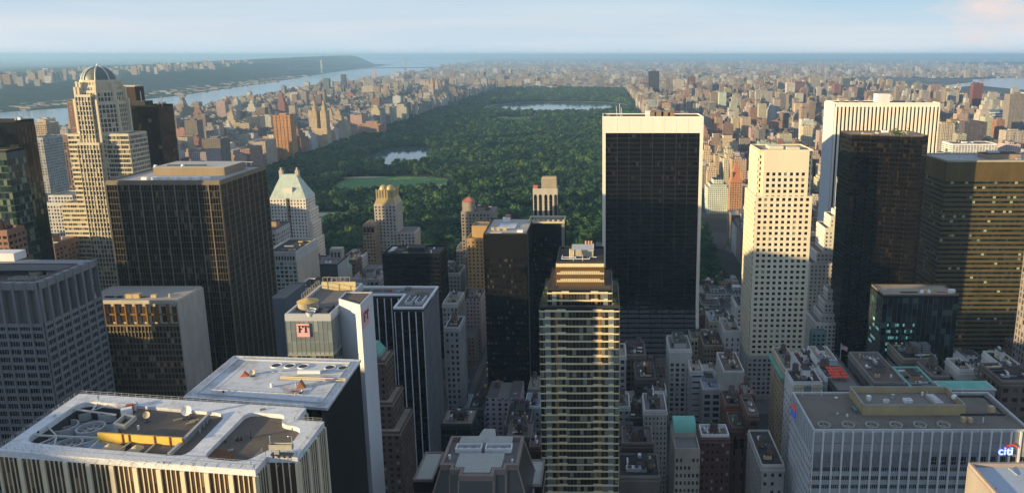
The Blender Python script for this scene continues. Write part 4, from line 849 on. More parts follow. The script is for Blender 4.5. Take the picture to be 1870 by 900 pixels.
# 18 light hotel with teal windows, grey block beside
t, P, z = rtower('hotel_building', 'pale hotel slab with gridded teal windows and sunlit blank end wall', 'hotel', 485, 540, 463, 560, 44)
HW = wall((.50,.51,.50)); facade(t, P, 0, z, HW, HW, pane((.02,.05,.055), (.08,.17,.17), (.30,.42,.40), .7, .1), fh=3.3, bay=3.2, pw=.9, pd=.25, sh=1.1, sd=.2, top=7, win_parts=True, edges=[0])
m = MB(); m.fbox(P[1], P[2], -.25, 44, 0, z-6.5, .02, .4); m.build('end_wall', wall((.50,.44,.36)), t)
m = MB(); [m.fbox(P[0], P[1], 1+i*2.2, 2.2+i*2.2, z-5.2, z-2, .1, .26) for i in range(int((P[1][0]-P[0][0])/2.2))]; m.build('attic_window', GLK, t)
roof(t, P, z, R_DARK, HW, 1.4, .8); clutter(t, P, z, 6, 31, tank=0, big=False)
t, P, z = rtower('office_building', 'low brown-topped building between black slab and hotel roof', 'office building', 470, 503, 420, 620, 30)
facade(t, P, 0, z, STONE, STONE, GLS, fh=3.5, bay=4, pw=2, pd=.2, sh=1.5, sd=.2, top=4); roof(t, P, z, R_BRN, BRICKB, 1); clutter(t, P, z, 3, 3)
t, P, z = rtower('office_building', 'blank slate-grey block with cluttered flat roof below the white tower', 'office building', 560, 616, 484, 620, 28)
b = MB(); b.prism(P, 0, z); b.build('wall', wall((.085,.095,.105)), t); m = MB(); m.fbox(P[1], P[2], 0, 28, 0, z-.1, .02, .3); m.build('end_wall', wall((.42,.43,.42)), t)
roof(t, P, z, R_GREY, DGREY, .9); clutter(t, P, z, 7, 33, big=False)
m = MB(); m.box(P[0][0]+13, 640, z, P[0][0]+23, 648, z+9); o = m.build('stair_tower', wall((.40,.37,.32)), t); m = MB(); [m.box(P[0][0]+14.2+i*3, 639.8, z+1.5, P[0][0]+15.8+i*3, 639.97, z+6) for i in range(3)]; m.build('arch_window', GLS, o)
simple('apartment_building', 'brown brick church-like block with a square tower by the park', 'apartment building', 622, 650, 476, 700, 30, wall((.20,.13,.10)), GLS, fh=3.5, bay=5, pw=3, pd=.2, sh=2, sd=.2, top=4, clut=3, seed=41)
t, P, z = rtower('chapel_building', 'small grey building with a green copper pyramid roof', 'chapel', 611, 632, 494, 660, 16)
b = MB(); b.prism(P, 0, z); b.build('wall', STONE, t); m = MB(); m.prism(inset(P, -.3), z, z+9, poly2=inset(P, min(P[1][0]-P[0][0], 16)*.45)); m.build('roof', GREEN_CU, t)
simple('apartment_building', 'narrow white stepped building beside the arcaded brick tower', 'apartment building', 651, 662, 468, 715, 20, WHITE, GLS, fh=3.5, bay=3, pw=1.5, pd=.2, sh=1.5, sd=.2, top=2, clut=1, seed=42)
simple('office_building', 'low grey roof with a rooftop pool before the black block', 'office building', 640, 692, 512, 640, 26, STONE, GLS, rm=R_TAN, fh=3.5, bay=4, pw=1.5, pd=.2, sh=1.5, sd=.2, top=2, clut=5, seed=43)
# slate side slab seen between big black block and FT tower
t, P, z = rtower('office_building', 'blue-grey blank slab wall beside the black bronze block', 'office building', 497, 521, 545, 430, 30)
b = MB(); b.prism(P, 0, z); b.build('wall', wall((.10,.125,.15)), t); roof(t, P, z, R_GREY, GREY, 1)

# 19 brown brick setback tower with copper pyramid
t = thing('apartment_tower', 'old brown brick setback tower with a green copper pyramid roof', 'apartment tower', (at_y(690, 700, 340)[0], 340, 0)); BB = wall((.13,.095,.075))
for i, (pl, pr, py, Y, d) in enumerate([(668,694,650,352,10),(668,703,652+8,350,14),(668,716,737,346,20),(668,730,790,342,26)]):
    P, z = RB(pl, pr, py, Y, d); addtier(t, P, 0 if i == 3 else z-26-(i == 0)*6, z, BB, GLS, R_TAN, fh=3.4, bay=3.2, pw=1.7, pd=.25, sh=1.6, sd=.2, top=1.6, **({'win_parts': True} if i == 3 else {}))
    if i == 0: m = MB(); m.prism(inset(P, -.3), z, z+5.5, poly2=inset(P, 2.6)); m.build('copper_roof', GREEN_CU, t)
    m = MB(); m.prism(inset(P, -.45), z-1.2, z-.6, top=True); m.build('cornice', wall((.30,.25,.20)), t)

# ================================================================ 20 black tower framed in white stone, centre right
Y = 600.0; xa = at_y(1100, 215, Y)[0]; xb, z = at_y(1285, 215, Y); P = rect(xa, xb, Y, Y+32); zt = at_y(1190, 243, Y)[1]
t = thing('office_tower', 'huge black glass tower framed by white stone edges and top band', 'office tower', (xa, Y, 0))
DS = pane((.002,.002,.003), (.006,.006,.007), (.03,.03,.03), .93, .07)
# the front sweeps outwards at the foot
def xsw(zz_): return -18*max(0, (60-zz_)/60)**2.2
lv = [0, 8, 16, 24, 32, 40, 50, 60, zt]
b = MB(); m2 = MB(); fr = MB()
for i in range(len(lv)-1):
    za, zb = lv[i], lv[i+1]; ya, yb = Y+xsw(za), Y+xsw(zb)
    b.hexa([(xa+2.6,ya,za),(xb-2.6,ya,za),(xb-2.6,Y+32,za),(xa+2.6,Y+32,za),(xa+2.6,yb,zb),(xb-2.6,yb,zb),(xb-2.6,Y+32,zb),(xa+2.6,Y+32,zb)])
    for x0, x1 in ((xa, xa+2.6), (xb-2.6, xb)):
        fr.hexa([(x0,ya-.9,za),(x1,ya-.9,za),(x1,Y+32,za),(x0,Y+32,za),(x0,yb-.9,zb),(x1,yb-.9,zb),(x1,Y+32,zb),(x0,Y+32,zb)])
b.build('body', BLACK, t); fr.build('stone_side_frame', TRAV, t)
L_ = xb-xa-5.2; g = MB(); s_ = MB(); nb = 40; f = 0; zc = zt-1
while zc-3.75 > 4:
    za, zb = zc-3.75, zc; ya, yb = Y+xsw(za), Y+xsw(zb)
    for i in range(nb):
        x0, x1 = xa+2.6+L_*i/nb, xa+2.6+L_*(i+1)/nb; g.face([(x0+.05,ya-.06,za+1.3),(x1-.05,ya-.06,za+1.3),(x1-.05,yb-.06,zb-.1),(x0+.05,yb-.06,zb-.1)])
    s_.hexa([(xa+2.6,ya-.3,za),(xb-2.6,ya-.3,za),(xb-2.6,ya,za),(xa+2.6,ya,za),(xa+2.6,ya-.3,za+1.1),(xb-2.6,ya-.3,za+1.1),(xb-2.6,ya,za+1.1),(xa+2.6,ya,za+1.1)]); zc -= 3.75
g.build('glazing', DS, t); s_.build('spandrel', wall((.006,.006,.007), rough=.5), t)
for i in range(1, 8):
    v = MB(); x = xa+2.6+L_*i/8
    for j in range(len(lv)-1):
        za, zb = lv[j], lv[j+1]; ya, yb = Y+xsw(za), Y+xsw(zb); v.hexa([(x-.3,ya-.5,za),(x+.3,ya-.5,za),(x+.3,ya,za),(x-.3,ya,za),(x-.3,yb-.5,zb),(x+.3,yb-.5,zb),(x+.3,yb,zb),(x-.3,yb,zb)])
    v.build('mullion', wall((.022,.022,.024), rough=.4), t)
tb = MB(); tb.box(xa-.01, Y-.92, zt, xb+.01, Y+32.01, z); tbo = tb.build('stone_top_band', TRAV, t)
jt = MB(); [jt.box(xa+L_*i/8+2.6-.08, Y-.95, zt, xa+L_*i/8+2.6+.08, Y-.92, z) for i in range(1, 8)]; jt.build('panel_joint', plain((.45,.42,.36),.8), tbo)
roof(t, P, z, R_DARK, TRAV, .9, .9)
for px, w, d, h, mt in [(1183,4,5,4.2,WHT),(1192,5,6,3.6,wall((.24,.20,.15))),(1203,7,6,3.8,wall((.28,.22,.15))),(1215,7,6,4.0,wall((.26,.2,.14))),(1225,5,6,3.0,wall((.3,.2,.12))),(1150,22,1,1.2,DKM),(1250,16,1,1.0,DKM),(1110,3,3,1.2,GREY)]:
    x, _ = at_y(px, 212, Y+14); m = MB(); m.rbox(x, Y+14, z+.1, w, d, h); m.build('roof_box', mt, t)
for px, h in [(1127,8),(1133,10),(1136,7)]: x, _ = at_y(px, 212, Y+12); m = MB(); m.tube((x, Y+12, z), (x-.8, Y+12, z+h), .18, 5); m.build('mast', WHT, t)

# ================================================================ 21 cream punched-window tower
Y = 520.0; CR = wall((.70,.63,.48), var=.07, scale=.08); CW = wall((.76,.73,.64), var=.05); GW = pane((.006,.006,.008), (.04,.038,.04), (.26,.24,.2), .9, .12)
xa, z = at_y(1384, 280, Y); xb, _ = at_y(1486, 280, Y); z = at_y(1384, 276, Y)[1]; zs = at_y(1384, 358, Y)[1]; cnt = Cnt()
t = thing('apartment_tower', 'tall cream stone tower with square punched windows catching the sun', 'skyscraper', (xa, Y, 0))
P = rect(xa+4.2, xb-3.0, Y, Y+34)
stc = dict(fh=4.05, pd=.45, sh=1.8, sd=.45)
def skipw(k, q, i, nb): return False
facade(t, P, zs-8, z, CR, CR, GW, bay=3.95, pw=1.85, top=15, corner=1.4, win_parts=True, cnt=cnt, edges=[0], **stc)
facade(t, rect(xa+1.2, xa+4.18, Y+3, Y+34), zs-8, z-.3, CR, CR, GW, bay=3.2, pw=1.9, top=3, corner=0, **stc)
facade(t, rect(xb-2.98, xb-.2, Y+3, Y+34), zs-8, z-.3, CR, CR, GW, bay=3.2, pw=1.9, top=3, corner=0, **stc)
Pl = rect(xa-.6, xb+.6, Y-.7, Y+36)
facade(t, Pl, 34, zs, CR, CR, GW, bay=4.05, pw=1.9, top=1.2, corner=1.2, win_parts=True, cnt=cnt, **stc)
# paler infill panels between the middle windows
mp_ = MB()
for (PP, zt_, n, c0, top, a0, a1) in ((P, z, round((P[1][0]-P[0][0]-2.8)/3.95), 1.4, 15, 1, -1), (Pl, zs, round((Pl[1][0]-Pl[0][0]-2.4)/4.05), 1.2, 1.2, 2, -2)):
    Ln = PP[1][0]-PP[0][0]; bw = (Ln-2*c0)/n; nf = 5 if PP is P else int((zs-38)/4.05)
    for q in range(nf):
        zf = zt_-top-(q+1)*4.05
        for i in range(a0+1, n+a1): mp_.fbox(PP[0], PP[1], c0+i*bw-.75, c0+i*bw+.75, zf+2.0, zf+4.0, .4, .5)
mp_.build('pale_panel', CW, t, kind='stuff')
m = MB(); [m.fbox(Pl[0], Pl[1], .3, Pl[1][0]-Pl[0][0]-.3, zs-1.2-q*4.05-.12, zs-1.2-q*4.05+.02, .4, .52) for q in range(1, 40) if zs-1.2-q*4.05 > 36]; m.build('string_course', CR, t)
addtier(t, rect(Pl[0][0]-1, Pl[1][0]+1.5, Y-2, Y+38), 0, 34, wall((.40,.38,.35)), GLS, fh=3.6, bay=3.6, pw=1.6, pd=.3, sh=1.6, sd=.25, top=2)
roof(t, rect(xa+1.2, xb-.2, Y, Y+34), z, R_TAN, CR, .9); m = MB(); m.box(xa+10, Y+10, z, xa+20, Y+22, z+2); m.box(xa+22, Y+8, z, xa+31, Y+16, z+1.6); m.build('penthouse', CR, t)
m = MB(); [m.tube((xa+6+i*3, Y+3, z), (xa+6+i*3, Y+3, z+1.8), .08, 4) for i in range(10)]; m.tube((xa+6, Y+3, z+1.8), (xa+33, Y+3, z+1.8), .08, 4); m.build('railing', METAL, t)

# ================================================================ 22 white striped tower (right) and the stepped white tower before it
Y = 700.0; t, P, z = rtower('office_tower', 'broad white marble tower with dark vertical window stripes', 'office tower', 1527, 1717, 189, Y, 33)
facade(t, P, 0, z, BLACK, TRAV, pane((.008,.009,.011), (.03,.03,.035), (.10,.08,.06), .95, .1), fh=3.8, bay=3.55, pw=1.75, pd=1.1, sh=.5, sd=.05, top=3.2, spanm=BLK2, pier_parts=True, edges=[0,1,3])
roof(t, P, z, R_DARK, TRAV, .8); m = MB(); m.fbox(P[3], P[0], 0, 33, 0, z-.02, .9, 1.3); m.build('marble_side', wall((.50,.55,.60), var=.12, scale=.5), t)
m = MB(); x = at_y(1611, 178, Y+16)[0]; m.box(x-6, Y+12, z, x+6, Y+22, z+8); m.build('penthouse', WHITE, t)
m = MB(); [m.box(P[0][0]+8+i*9, Y+14, z, P[0][0]+12+i*9, Y+18, z+1.8) for i in (0, 1, 2, 7, 8, 9)]; m.build('roof_box', GREY, t)
Y = 610.0; t = thing('office_tower', 'slender white stepped tower with flagpole between cream and brown towers', 'skyscraper', (at_y(1500, 600, Y)[0], Y, 0)); WS = wall((.66,.64,.60), var=.12); cnt = Cnt()
for i, (pl, pr, py, Y_, d) in enumerate([(1525,1550,385,624,10),(1517,1550,396,620,18),(1507,1552,418,616,26),(1492,1556,462,613,34),(1480,1560,482,610,40)]):
    P, z = RB(pl, pr, py, Y_, d); zb = 0 if i == 4 else z-30
    addtier(t, P, zb, z, WS, GLS, R_BRN, fh=3.4, bay=3.3, pw=1.9, pd=.25, sh=1.7, sd=.22, top=3 if i < 3 else 1.5, **({'win_parts': True, 'cnt': cnt} if i in (4, 2) else {}))
    if i == 0: m = MB(); [m.box(P[0][0]+1+k*2.6, 626, z, P[0][0]+2.6+k*2.6, 628, z+3) for k in range(4)]; m.build('crown_pinnacle', WS, t)
def flag(lab, px, py, Y, fw, fh_, zb, lean=.0):
    x, zt_ = at_y(px, py, Y); f = thing('flag_on_pole', lab, 'flag', (x, Y, zb)); c = MB(); c.tube((x,Y,zb), (x,Y,zt_+.6), .16, 8); c.tube((x,Y,zt_+.6), (x,Y,zt_+1.0), .3, 8); c.build('pole', WHT, f)
    m = MB(); nx = 14
    def pt(i, v): u = i/nx; return (x+.15+fw*u*.93, Y+.35*sin(u*7)*u, zt_-fh_*v-u*u*fw*.28+.15*sin(u*6))
    for r in range(13):
        for i in range(nx):
            if r < 7 and i < 6: mi = 2
            else: mi = 0 if r % 2 == 0 else 1
            m.face([pt(i,(r+1)/13), pt(i+1,(r+1)/13), pt(i+1,r/13), pt(i,r/13)], mi)
    RS = random.Random(2)
    o = m.build('flag_cloth', [plain((.55,.05,.06),.8), plain((.8,.8,.8),.8), plain((.03,.05,.20),.8)], f)
    s_ = MB()
    for a in range(5):
        for b_ in range(4):
            i = .6+a*1.1; v = .06+b_*.125; p = Vector(pt(i, v)); s_.face([p+Vector((-.1,-.03,-.1)), p+Vector((.1,-.03,-.1)), p+Vector((.1,-.03,.1)), p+Vector((-.1,-.03,.1))])
    s_.build('stars', plain((.85,.85,.85),.8), o)
flag('national flag flying on the pole of the white stepped tower', 1528, 325, 626, 5.5, 4.2, at_y(1528, 385, 624)[1]+1)

# 23 smaller white setback building in front of it, with teal base
Y = 560.0; t = thing('office_building', 'white setback building stepping down to a teal-grey base', 'office building', (at_y(1500, 600, Y)[0], Y, 0)); cnt = Cnt()
for i, (pl, pr, py, Y_, d, mt) in enumerate([(1512,1538,530,574,12,WS),(1506,1540,552,570,18,WS),(1500,1542,574,566,22,WS),(1490,1542,590,562,28,WS),(1483,1508,606,556,6,wall((.20,.33,.32)))]):
    P, z = RB(pl, pr, py, Y_, d); addtier(t, P, 0 if i >= 3 else z-14, z, mt, GLS, R_GREY, fh=3.4, bay=3.1, pw=1.6, pd=.25, sh=1.6, sd=.22, top=2.2, **({'win_parts': True, 'cnt': cnt} if i in (3, 1) else {}))
# 24 dark brown sawtooth tower
Y = 540.0; xa, z = at_y(1557, 250, Y+12); xb, _ = at_y(1701, 251, Y); z = at_y(1630, 251, Y)[1]
t = thing('residential_tower', 'dark bronze glass tower with zigzag corner and roof garden', 'residential tower', (xa, Y, 0))
n = 6; stp = (at_y(1665, 250, Y)[0]-xa)/n; pts = [(xa, Y+30), (xa, Y+14)]; pts = []
x, y = xa, Y+14
poly = []
for i in range(n):
    poly.append((x, y)); poly.append((x+stp, y)) ; x += stp; y -= 14/n
    poly.append((x, y)) if i < n-1 else None
poly = []; x, y = xa, Y+14
for i in range(n): poly += [(x, y), (x+stp, y-.0)]; x += stp; y -= 14/n; poly[-1] = (x-.01, y+14/n)
poly += [(x, Y), (xb-6, Y), (xb, Y+6), (xb, Y+40), (xa, Y+40)]
BR24 = pane((.003,.003,.003), (.010,.008,.006), (.04,.028,.02), .93, .08)
facade(t, poly, 0, z, BLACK, wall((.011,.009,.008), rough=.4), BR24, fh=3.4, bay=1.9, pw=.14, pd=.12, sh=1.1, sd=.1, top=2.2)
m = MB(); m.face([(a, b, z+.06) for a, b in poly]); m.build('roof', R_TAN, t); clutter(t, rect(xa+5, xb-4, Y+10, Y+36), z, 8, 8, tank=0, big=False, mats=[WHT, TANM, CREAM])
m = MB(); m.ring(poly, .3, z+.08, z+.9); m.build('parapet', wall((.10,.07,.05)), t)
R = random.Random(9); m = MB()
for i in range(120):
    q = Vector((at_y(1637, 245, Y+14)[0]+R.gauss(0, 3.2), Y+12+R.gauss(0,2), z+1+abs(R.gauss(0,1.6)))); r = .9; m.face([q+Vector((R.uniform(-r,r), R.uniform(-r,r), R.uniform(-r,r))) for _ in range(4)])
m.build('roof_garden', plain((.06,.12,.03), .9), t)
# 25 green-black banded tower on the right, half in sun
Y = 566.0; xa, z = at_y(1729, 296, Y); P = rect(xa, xa+100, Y, Y+44)
t = thing('office_tower', 'broad dark green granite tower with ribbon windows, half lit golden', 'office tower', (xa, Y, 0))
facade(t, P, 0, z, BLACK, wall((.115,.082,.030), rough=.3, var=.3), pane((.004,.010,.011), (.02,.045,.045), (.34,.40,.28), .95, .06), fh=3.75, bay=2.2, pw=.0, pd=.2, sh=2.0, sd=.3, top=15, mull=0, edges=[0,1,3])
roof(t, P, z, roofmat((.36,.37,.37)), wall((.4,.38,.33)), 1.2); clutter(t, P, z, 4, 55, tank=0, mats=[WHT, METAL])
# 26 dark teal glass block
t, P, z = rtower('office_building', 'dark teal glass office block with rows of lit windows', 'office building', 1613, 1751, 540, 424, 20)
xq = P[0][0]
TG = pane((.006,.012,.013), (.02,.04,.042), (.05,.09,.09), .9, .08); TL = pane((.01,.04,.042), (.06,.17,.17), (.30,.55,.52), .6, .1, lit=((.35,.85,.8), .45, .10))  # TL paints teal window reflections as brighter, faintly glowing panes
facade(t, P, 0, z, BLACK, BLK2, TG, fh=3.8, bay=2.9, pw=.14, pd=.16, sh=.25, sd=.06, top=1.2, mullm=DGREY, pierm=wall((.09,.11,.11), rough=.5))
m = MB(); L_ = P[1][0]-P[0][0]; R = random.Random(14)
for f in (5.2, 6.4, 7.6, 8.8, 9.9, 11.2, 12.4, 13.7, 15.0, 17, 19):
    for i in range(14):
        if R.random() < (.9 if f in (6.4, 7.6, 8.8, 11.2) else .35) and i < 14: s = L_*(.08+.022*i*1.2); m.fquad(P[0], P[1], s, s+L_*.022, z-f*3.3-1.8, z-f*3.3, .09)
    for i in range(6):
        if R.random() < .6: s = P[2][1]-P[1][1]; m.fquad(P[3], P[0], s*.1+s*.13*i, s*.1+s*.13*i+s*.12, z-f*3.3-1.8, z-f*3.3, .09)
m.build('painted_reflection', TL, t, kind='stuff')
roof(t, P, z, R_TAN, wall((.18,.14,.09)), .9)
for px, w, d, h, mt, sh_ in [(1684,2.2,2.2,1.8,WHT,'d'),(1689,2,2,1.6,TANM,'b'),(1696,2,2,2,WHT,'d'),(1738,3.6,2.4,2,WHT,'b'),(1704,1,1,2.4,TANM,'b'),(1660,10,1.2,.5,R_DARK,'b'),(1720,6,.4,.6,ORG,'b')]:
    x, y = U(px, 533, z+.5); m = MB(); m.dome(x, y, z+.1, w*.6, h, 12, 5) if sh_ == 'd' else m.rbox(x, y, z+.1, w, d, h); m.build('roof_unit', mt, t)
# 27 pale grey stone tower at the right edge
t, P, z = rtower('office_tower', 'pinkish grey stone tower catching sun at its top, right of dark tower', 'office tower', 1925, 2020, 350, 385, 20)
facade(t, P, 0, z, wall((.25,.225,.225)), wall((.25,.225,.225)), GLS, fh=3.6, bay=2.9, pw=1.1, pd=.4, sh=1.1, sd=.15, top=3, edges=[0,3]); roof(t, P, z, R_GREY, STONE, 1)
# 28 low wide blocks behind the dark towers
simple('office_building', 'grey slab with dark window bands between white tower and dark tower', 'office building', 1704, 1752, 284, 1000, 30, wall((.42,.43,.43)), GLK, fh=3.8, bay=30, pw=.6, pd=.3, sh=1.9, sd=.3, top=3, clut=2, seed=61)
simple('apartment_building', 'pale brick block lit by sun behind the white marble tower', 'apartment building', 1703, 1722, 324, 820, 26, wall((.6,.56,.48)), GLS, fh=3.2, bay=3, pw=1.5, pd=.2, sh=1.4, sd=.2, top=3, clut=3, seed=62)
simple('hospital_building', 'long white terraced building behind the dark green tower', 'apartment building', 1740, 1822, 264, 1250, 40, WHITE, GLS, fh=3.4, bay=5, pw=1.2, pd=.2, sh=1.6, sd=.3, top=2, clut=5, seed=63)
t, P, z = rtower('office_building', 'dark narrow glass block tucked behind the teal office block', 'office building', 1690, 1727, 392, 640, 30); facade(t, P, 0, z, BLACK, BLK2, TG, fh=3.7, bay=3, pw=.2, pd=.2, sh=1, sd=.1, top=2); roof(t, P, z, R_GREY, GREY, 1); clutter(t, P, z, 5, 66, big=False)
# ================================================================ 30 white fluted block with the bank sign, bottom right
z = 100.0; q = ccw([U(*p, z) for p in [(1484,786),(1886,788),(1802,718),(1447,717)]])
Yf = (q[0][1]+q[1][1])/2; Yb = (q[2][1]+q[3][1])/2; xl = (q[0][0]+q[3][0])/2; xr = (q[1][0]+q[2][0])/2; P = rect(xl, xr, Yf, Yb)
t = thing('office_building', 'white ribbed office block with gravel roof, round vents and glowing blue sign', 'office building', (xl, Yf, 0))
PW_ = wall((.62,.64,.67), var=.12); PG = wall((.36,.385,.41), var=.2, scale=.3); PF = pane((.010,.011,.013), (.04,.04,.045), (.12,.12,.12), .9, .1)
facade(t, P, 0, z-16, PG, PG, PF, fh=3.9, bay=3.95, pw=.75, pd=.7, sh=2.1, sd=.2, top=0, mull=3, mw=.14, md=.22, pierm=PW_, edges=[0], pier_parts=True)
b = MB(); b.prism(P, z-16, z-.3); b.build('blank_attic', PG, t)
L_ = xr-xl; n = round(L_/3.95); rb = MB(); pw_ = MB()
for i in range(n+1):
    s = L_*i/n; m = MB(); m.fbox(P[0], P[1], max(0,s-.38), min(L_,s+.38), z-16, z, 0, .7); m.build('pier', PW_, t)
    if i < n:
        for k in range(7): x = s+.5+k*(L_/n-1)/6; rb.fbox(P[0], P[1], x-.09, x+.09, z-16, z-.6, 0, .26)
rb.build('fluting', wall((.42,.44,.47), var=.1), t)
c = MB(); [c.fbox(P[0], P[1], 0, L_, zz_-.12, zz_+.12, 0, .32) for zz_ in (z-5.2, z-9.6, z-13.2)]; c.build('panel_joint', GREY, t)
c = MB(); [c.fbox(P[0], P[1], s0+.8, s0+1.5, z-14.6, z-11.2, .1, .3) for s0 in [L_*.54+k*L_/n+j*.85 for k in range(10) for j in range(3)]]; c.build('louvre_slot', BLACK, t)
# west side: white lattice of windows
facade(t, P, 0, z-9, PG, PW_, PF, fh=3.9, bay=2.6, pw=1.05, pd=.3, sh=1.8, sd=.28, top=0, edges=[3], win_parts=False)
c = MB(); [c.fbox(P[3], P[0], (Yb-Yf)*i/14-.2, (Yb-Yf)*i/14+.2, z-9, z-.2, 0, .3) for i in range(15)]; c.build('pier', PW_, t)
m = MB(); m.face([(x, y, z-.2) for x, y in inset(P, .3)]); m.build('roof', roofmat((.17,.155,.13), (.07,.065,.06), .6, .1), t)
m = MB(); m.ring(P, .7, z-.3, z+.7); m.build('parapet', wall((.5,.52,.54)), t)
e = [U(*p, z) for p in [(1571,757),(1757,757),(1733,722),(1554,721)]]; e = rect((e[0][0]+e[3][0])/2, (e[1][0]+e[2][0])/2, e[0][1], Yb-2.5)
wl = MB(); wl.ring(e, .6, z-.2, z+4.2); o = wl.build('roof_screen_wall', wall((.42,.33,.18), var=.2), t)
m = MB(); m.face([(x, y, z+1.6) for x, y in inset(e, .5)]); m.build('raised_roof', roofmat((.20,.185,.165)), o); m = MB(); m.ring(inset(e, -.1), .8, z+4.2, z+4.5); m.build('coping', wall((.3,.29,.27)), o)
for px in (1505,1549,1592,1636,1680,1723):
    x, y = U(px, 777, z); m = MB(); m.tubering(x, y, z-.2, z+.8, 2.7, 2.2, 28); o = m.build('round_vent', wall((.33,.32,.28)), t); m = MB(); m.cyl(x, y, z-.15, z-.1, 2.2, n=20); m.build('vent_well', plain((.12,.11,.09), .9), o); m = MB(); m.tube((x-2.2,y,z+.3), (x+2.2,y,z+.3), .1, 4); m.tube((x,y-2.2,z+.3), (x,y+2.2,z+.3), .1, 4); m.build('vent_bar', METAL, o)
for px, py, w, d, h, mt, zb in [(1586,733,1.6,1.6,2.4,WHT,1.6),(1618,737,2.2,1.6,1.5,WHT,1.6),(1630,730,1.4,1.2,2.2,METAL,1.6),(1657,736,3.4,2.8,1.5,WHT,1.6),(1706,735,3.6,9,1.6,plain((.48,.44,.45),.6),1.6),(1759,769,1.6,1.8,2,TANM,0),(1771,770,1.6,1.8,2,TANM,0),(1810,752,2.2,2.2,2.8,TANM,0),(1529,757,.9,.9,1,METAL,0),(1547,760,.6,.6,1.2,WHT,0),(1527,726,1.2,1.0,.5,WHT,0),(1560,749,1.4,4.2,1.3,plain((.10,.16,.2),.4),0),(1795,771,.3,.3,2.6,WHT,0),(1684,724,.8,.8,1.8,WHT,1.6),(1692,724,.6,.6,2.2,TANM,1.6)]:
    x, y = U(px, py, z+zb*.6); m = MB(); m.rbox(x, y, z+zb-.15, w, d, h, .1); o = m.build('roof_unit', mt, t)
    if w > 2: m = MB(); m.rbox(x, y, z+zb-.15+h, w*.6, d*.6, .3, .1); m.build('lid', METAL, o)
x, y = U(1742,735,z+1); m = MB(); m.cyl(x, y, z, z+2.6, .25, n=8); o = m.build('mast', TANM, t); m = MB(); m.dome(x, y, z+3.6, 1.3, 1.3, 16, 6); m.dome(x, y, z+3.6, 1.3, -1.3, 16, 6); m.build('white_radome', WHT, o, smooth=True)
for px, h in [(1465,2.4),(1500,2.4),(1580,3),(1681,3.4),(1757,3.6)]:
    x, y = U(px, 722, z); m = MB(); m.cyl(x, y, z, z+h, .12, n=6); m.dome(x, y, z+h, .3, .3, 8, 3); m.build('roof_lamp_post', WHT, t)
m = MB(); xx = at_y(1800, 740, Yf+20)[0]; m.ring(rect(xr-22, xr-3, Yf+14, Yb-3), .8, z-.1, z+.6); m.build('kerb', DKM, t)
# sign: lower-case letters with an arc, blue glow
def bank_sign(a, b_, s0, zb, sc):
    grp = None
    BLU = plain((.05,.12,.75), .4, emit=.9); REDM = plain((.62,.06,.03), .4, emit=.35); WB_ = plain((.62,.72,1.0), .4, emit=.55)
    t_ = Vector((b_[0]-a[0], b_[1]-a[1])).normalized(); no = Vector((t_.y, -t_.x))
    p = Vector((*a, 0)) + Vector((t_.x, t_.y, 0))*s0 + Vector((no.x, no.y, 0))*1.15; p.z = zb
    for nm_, ex, of, mt_, back in (('sign_lettering', .16, .05, WB_, 0), ('letter_backing', .1, .13*sc, BLU, .3)):
        cu = bpy.data.curves.new('sign_text', 'FONT'); cu.body = 'citi'; cu.size = 4.9*sc; cu.extrude = ex; cu.offset = of; cu.space_character = 1.02
        tmp = bpy.data.objects.new('sign_text', cu); C.objects.link(tmp); bpy.context.view_layer.update()
        me = bpy.data.meshes.new_from_object(tmp.evaluated_get(bpy.context.evaluated_depsgraph_get())); bpy.data.objects.remove(tmp)
        me.materials.clear(); me.materials.append(mt_); tx = bpy.data.objects.new(nm_, me); C.objects.link(tx)
        tx.location = p - Vector((no.x, no.y, 0))*back; tx.rotation_euler = (radians(90), 0, math.atan2(t_.y, t_.x)); tx.parent = t
    m = MB(); nA = 18; R0, R1 = 2.15*sc, 2.75*sc; cs, cz = s0+5.15*sc, zb+2.35*sc
    for i in range(nA):
        A0, A1 = radians(22+136*i/nA), radians(22+136*(i+1)/nA); P3 = []
        for d in (1.0, 1.35):
            for R_, A_ in ((R0, A0), (R0, A1), (R1, A1), (R1, A0)): s_ = cs+R_*cos(A_)*1.0; P3.append((a[0]+t_.x*s_+no.x*d, a[1]+t_.y*s_+no.y*d, cz+R_*sin(A_)*.85))
        m.hexa([P3[i_] for i_ in (4,5,6,7,0,1,2,3)])
    m.build('sign_arc', REDM, t)
s_sign = at_y(1820, 826, Yf)[0]-xl; zs_ = at_y(1820, 827, Yf)[1]
bank_sign(P[0], P[1], s_sign, zs_, 1.0)
# round emblem on the west side
m = MB(); a, b_ = P[3], P[0]; Lw = Yb-Yf; sc_, zc_ = Lw*.17, z-5.2
for i in range(16):
    A0, A1 = pi*i/16, pi*(i+1)/16
    m.face([(xl-.5, Yb-sc_, zc_), (xl-.5, Yb-sc_-3*cos(A0), zc_+3*sin(A0)), (xl-.5, Yb-sc_-3*cos(A1), zc_+3*sin(A1))])
m.build('sign_arc', plain((.6,.08,.04), .5, emit=.15), t)
m = MB(); [m.fbox(a, b_, sc_-2.6+k*1.4, sc_-1.7+k*1.4, zc_-3.4+(k % 2)*.4, zc_-.3, .3, .55) for k in range(4)]; m.build('sign_letter_blocks', plain((.04,.07,.4), .5, emit=.3), t)

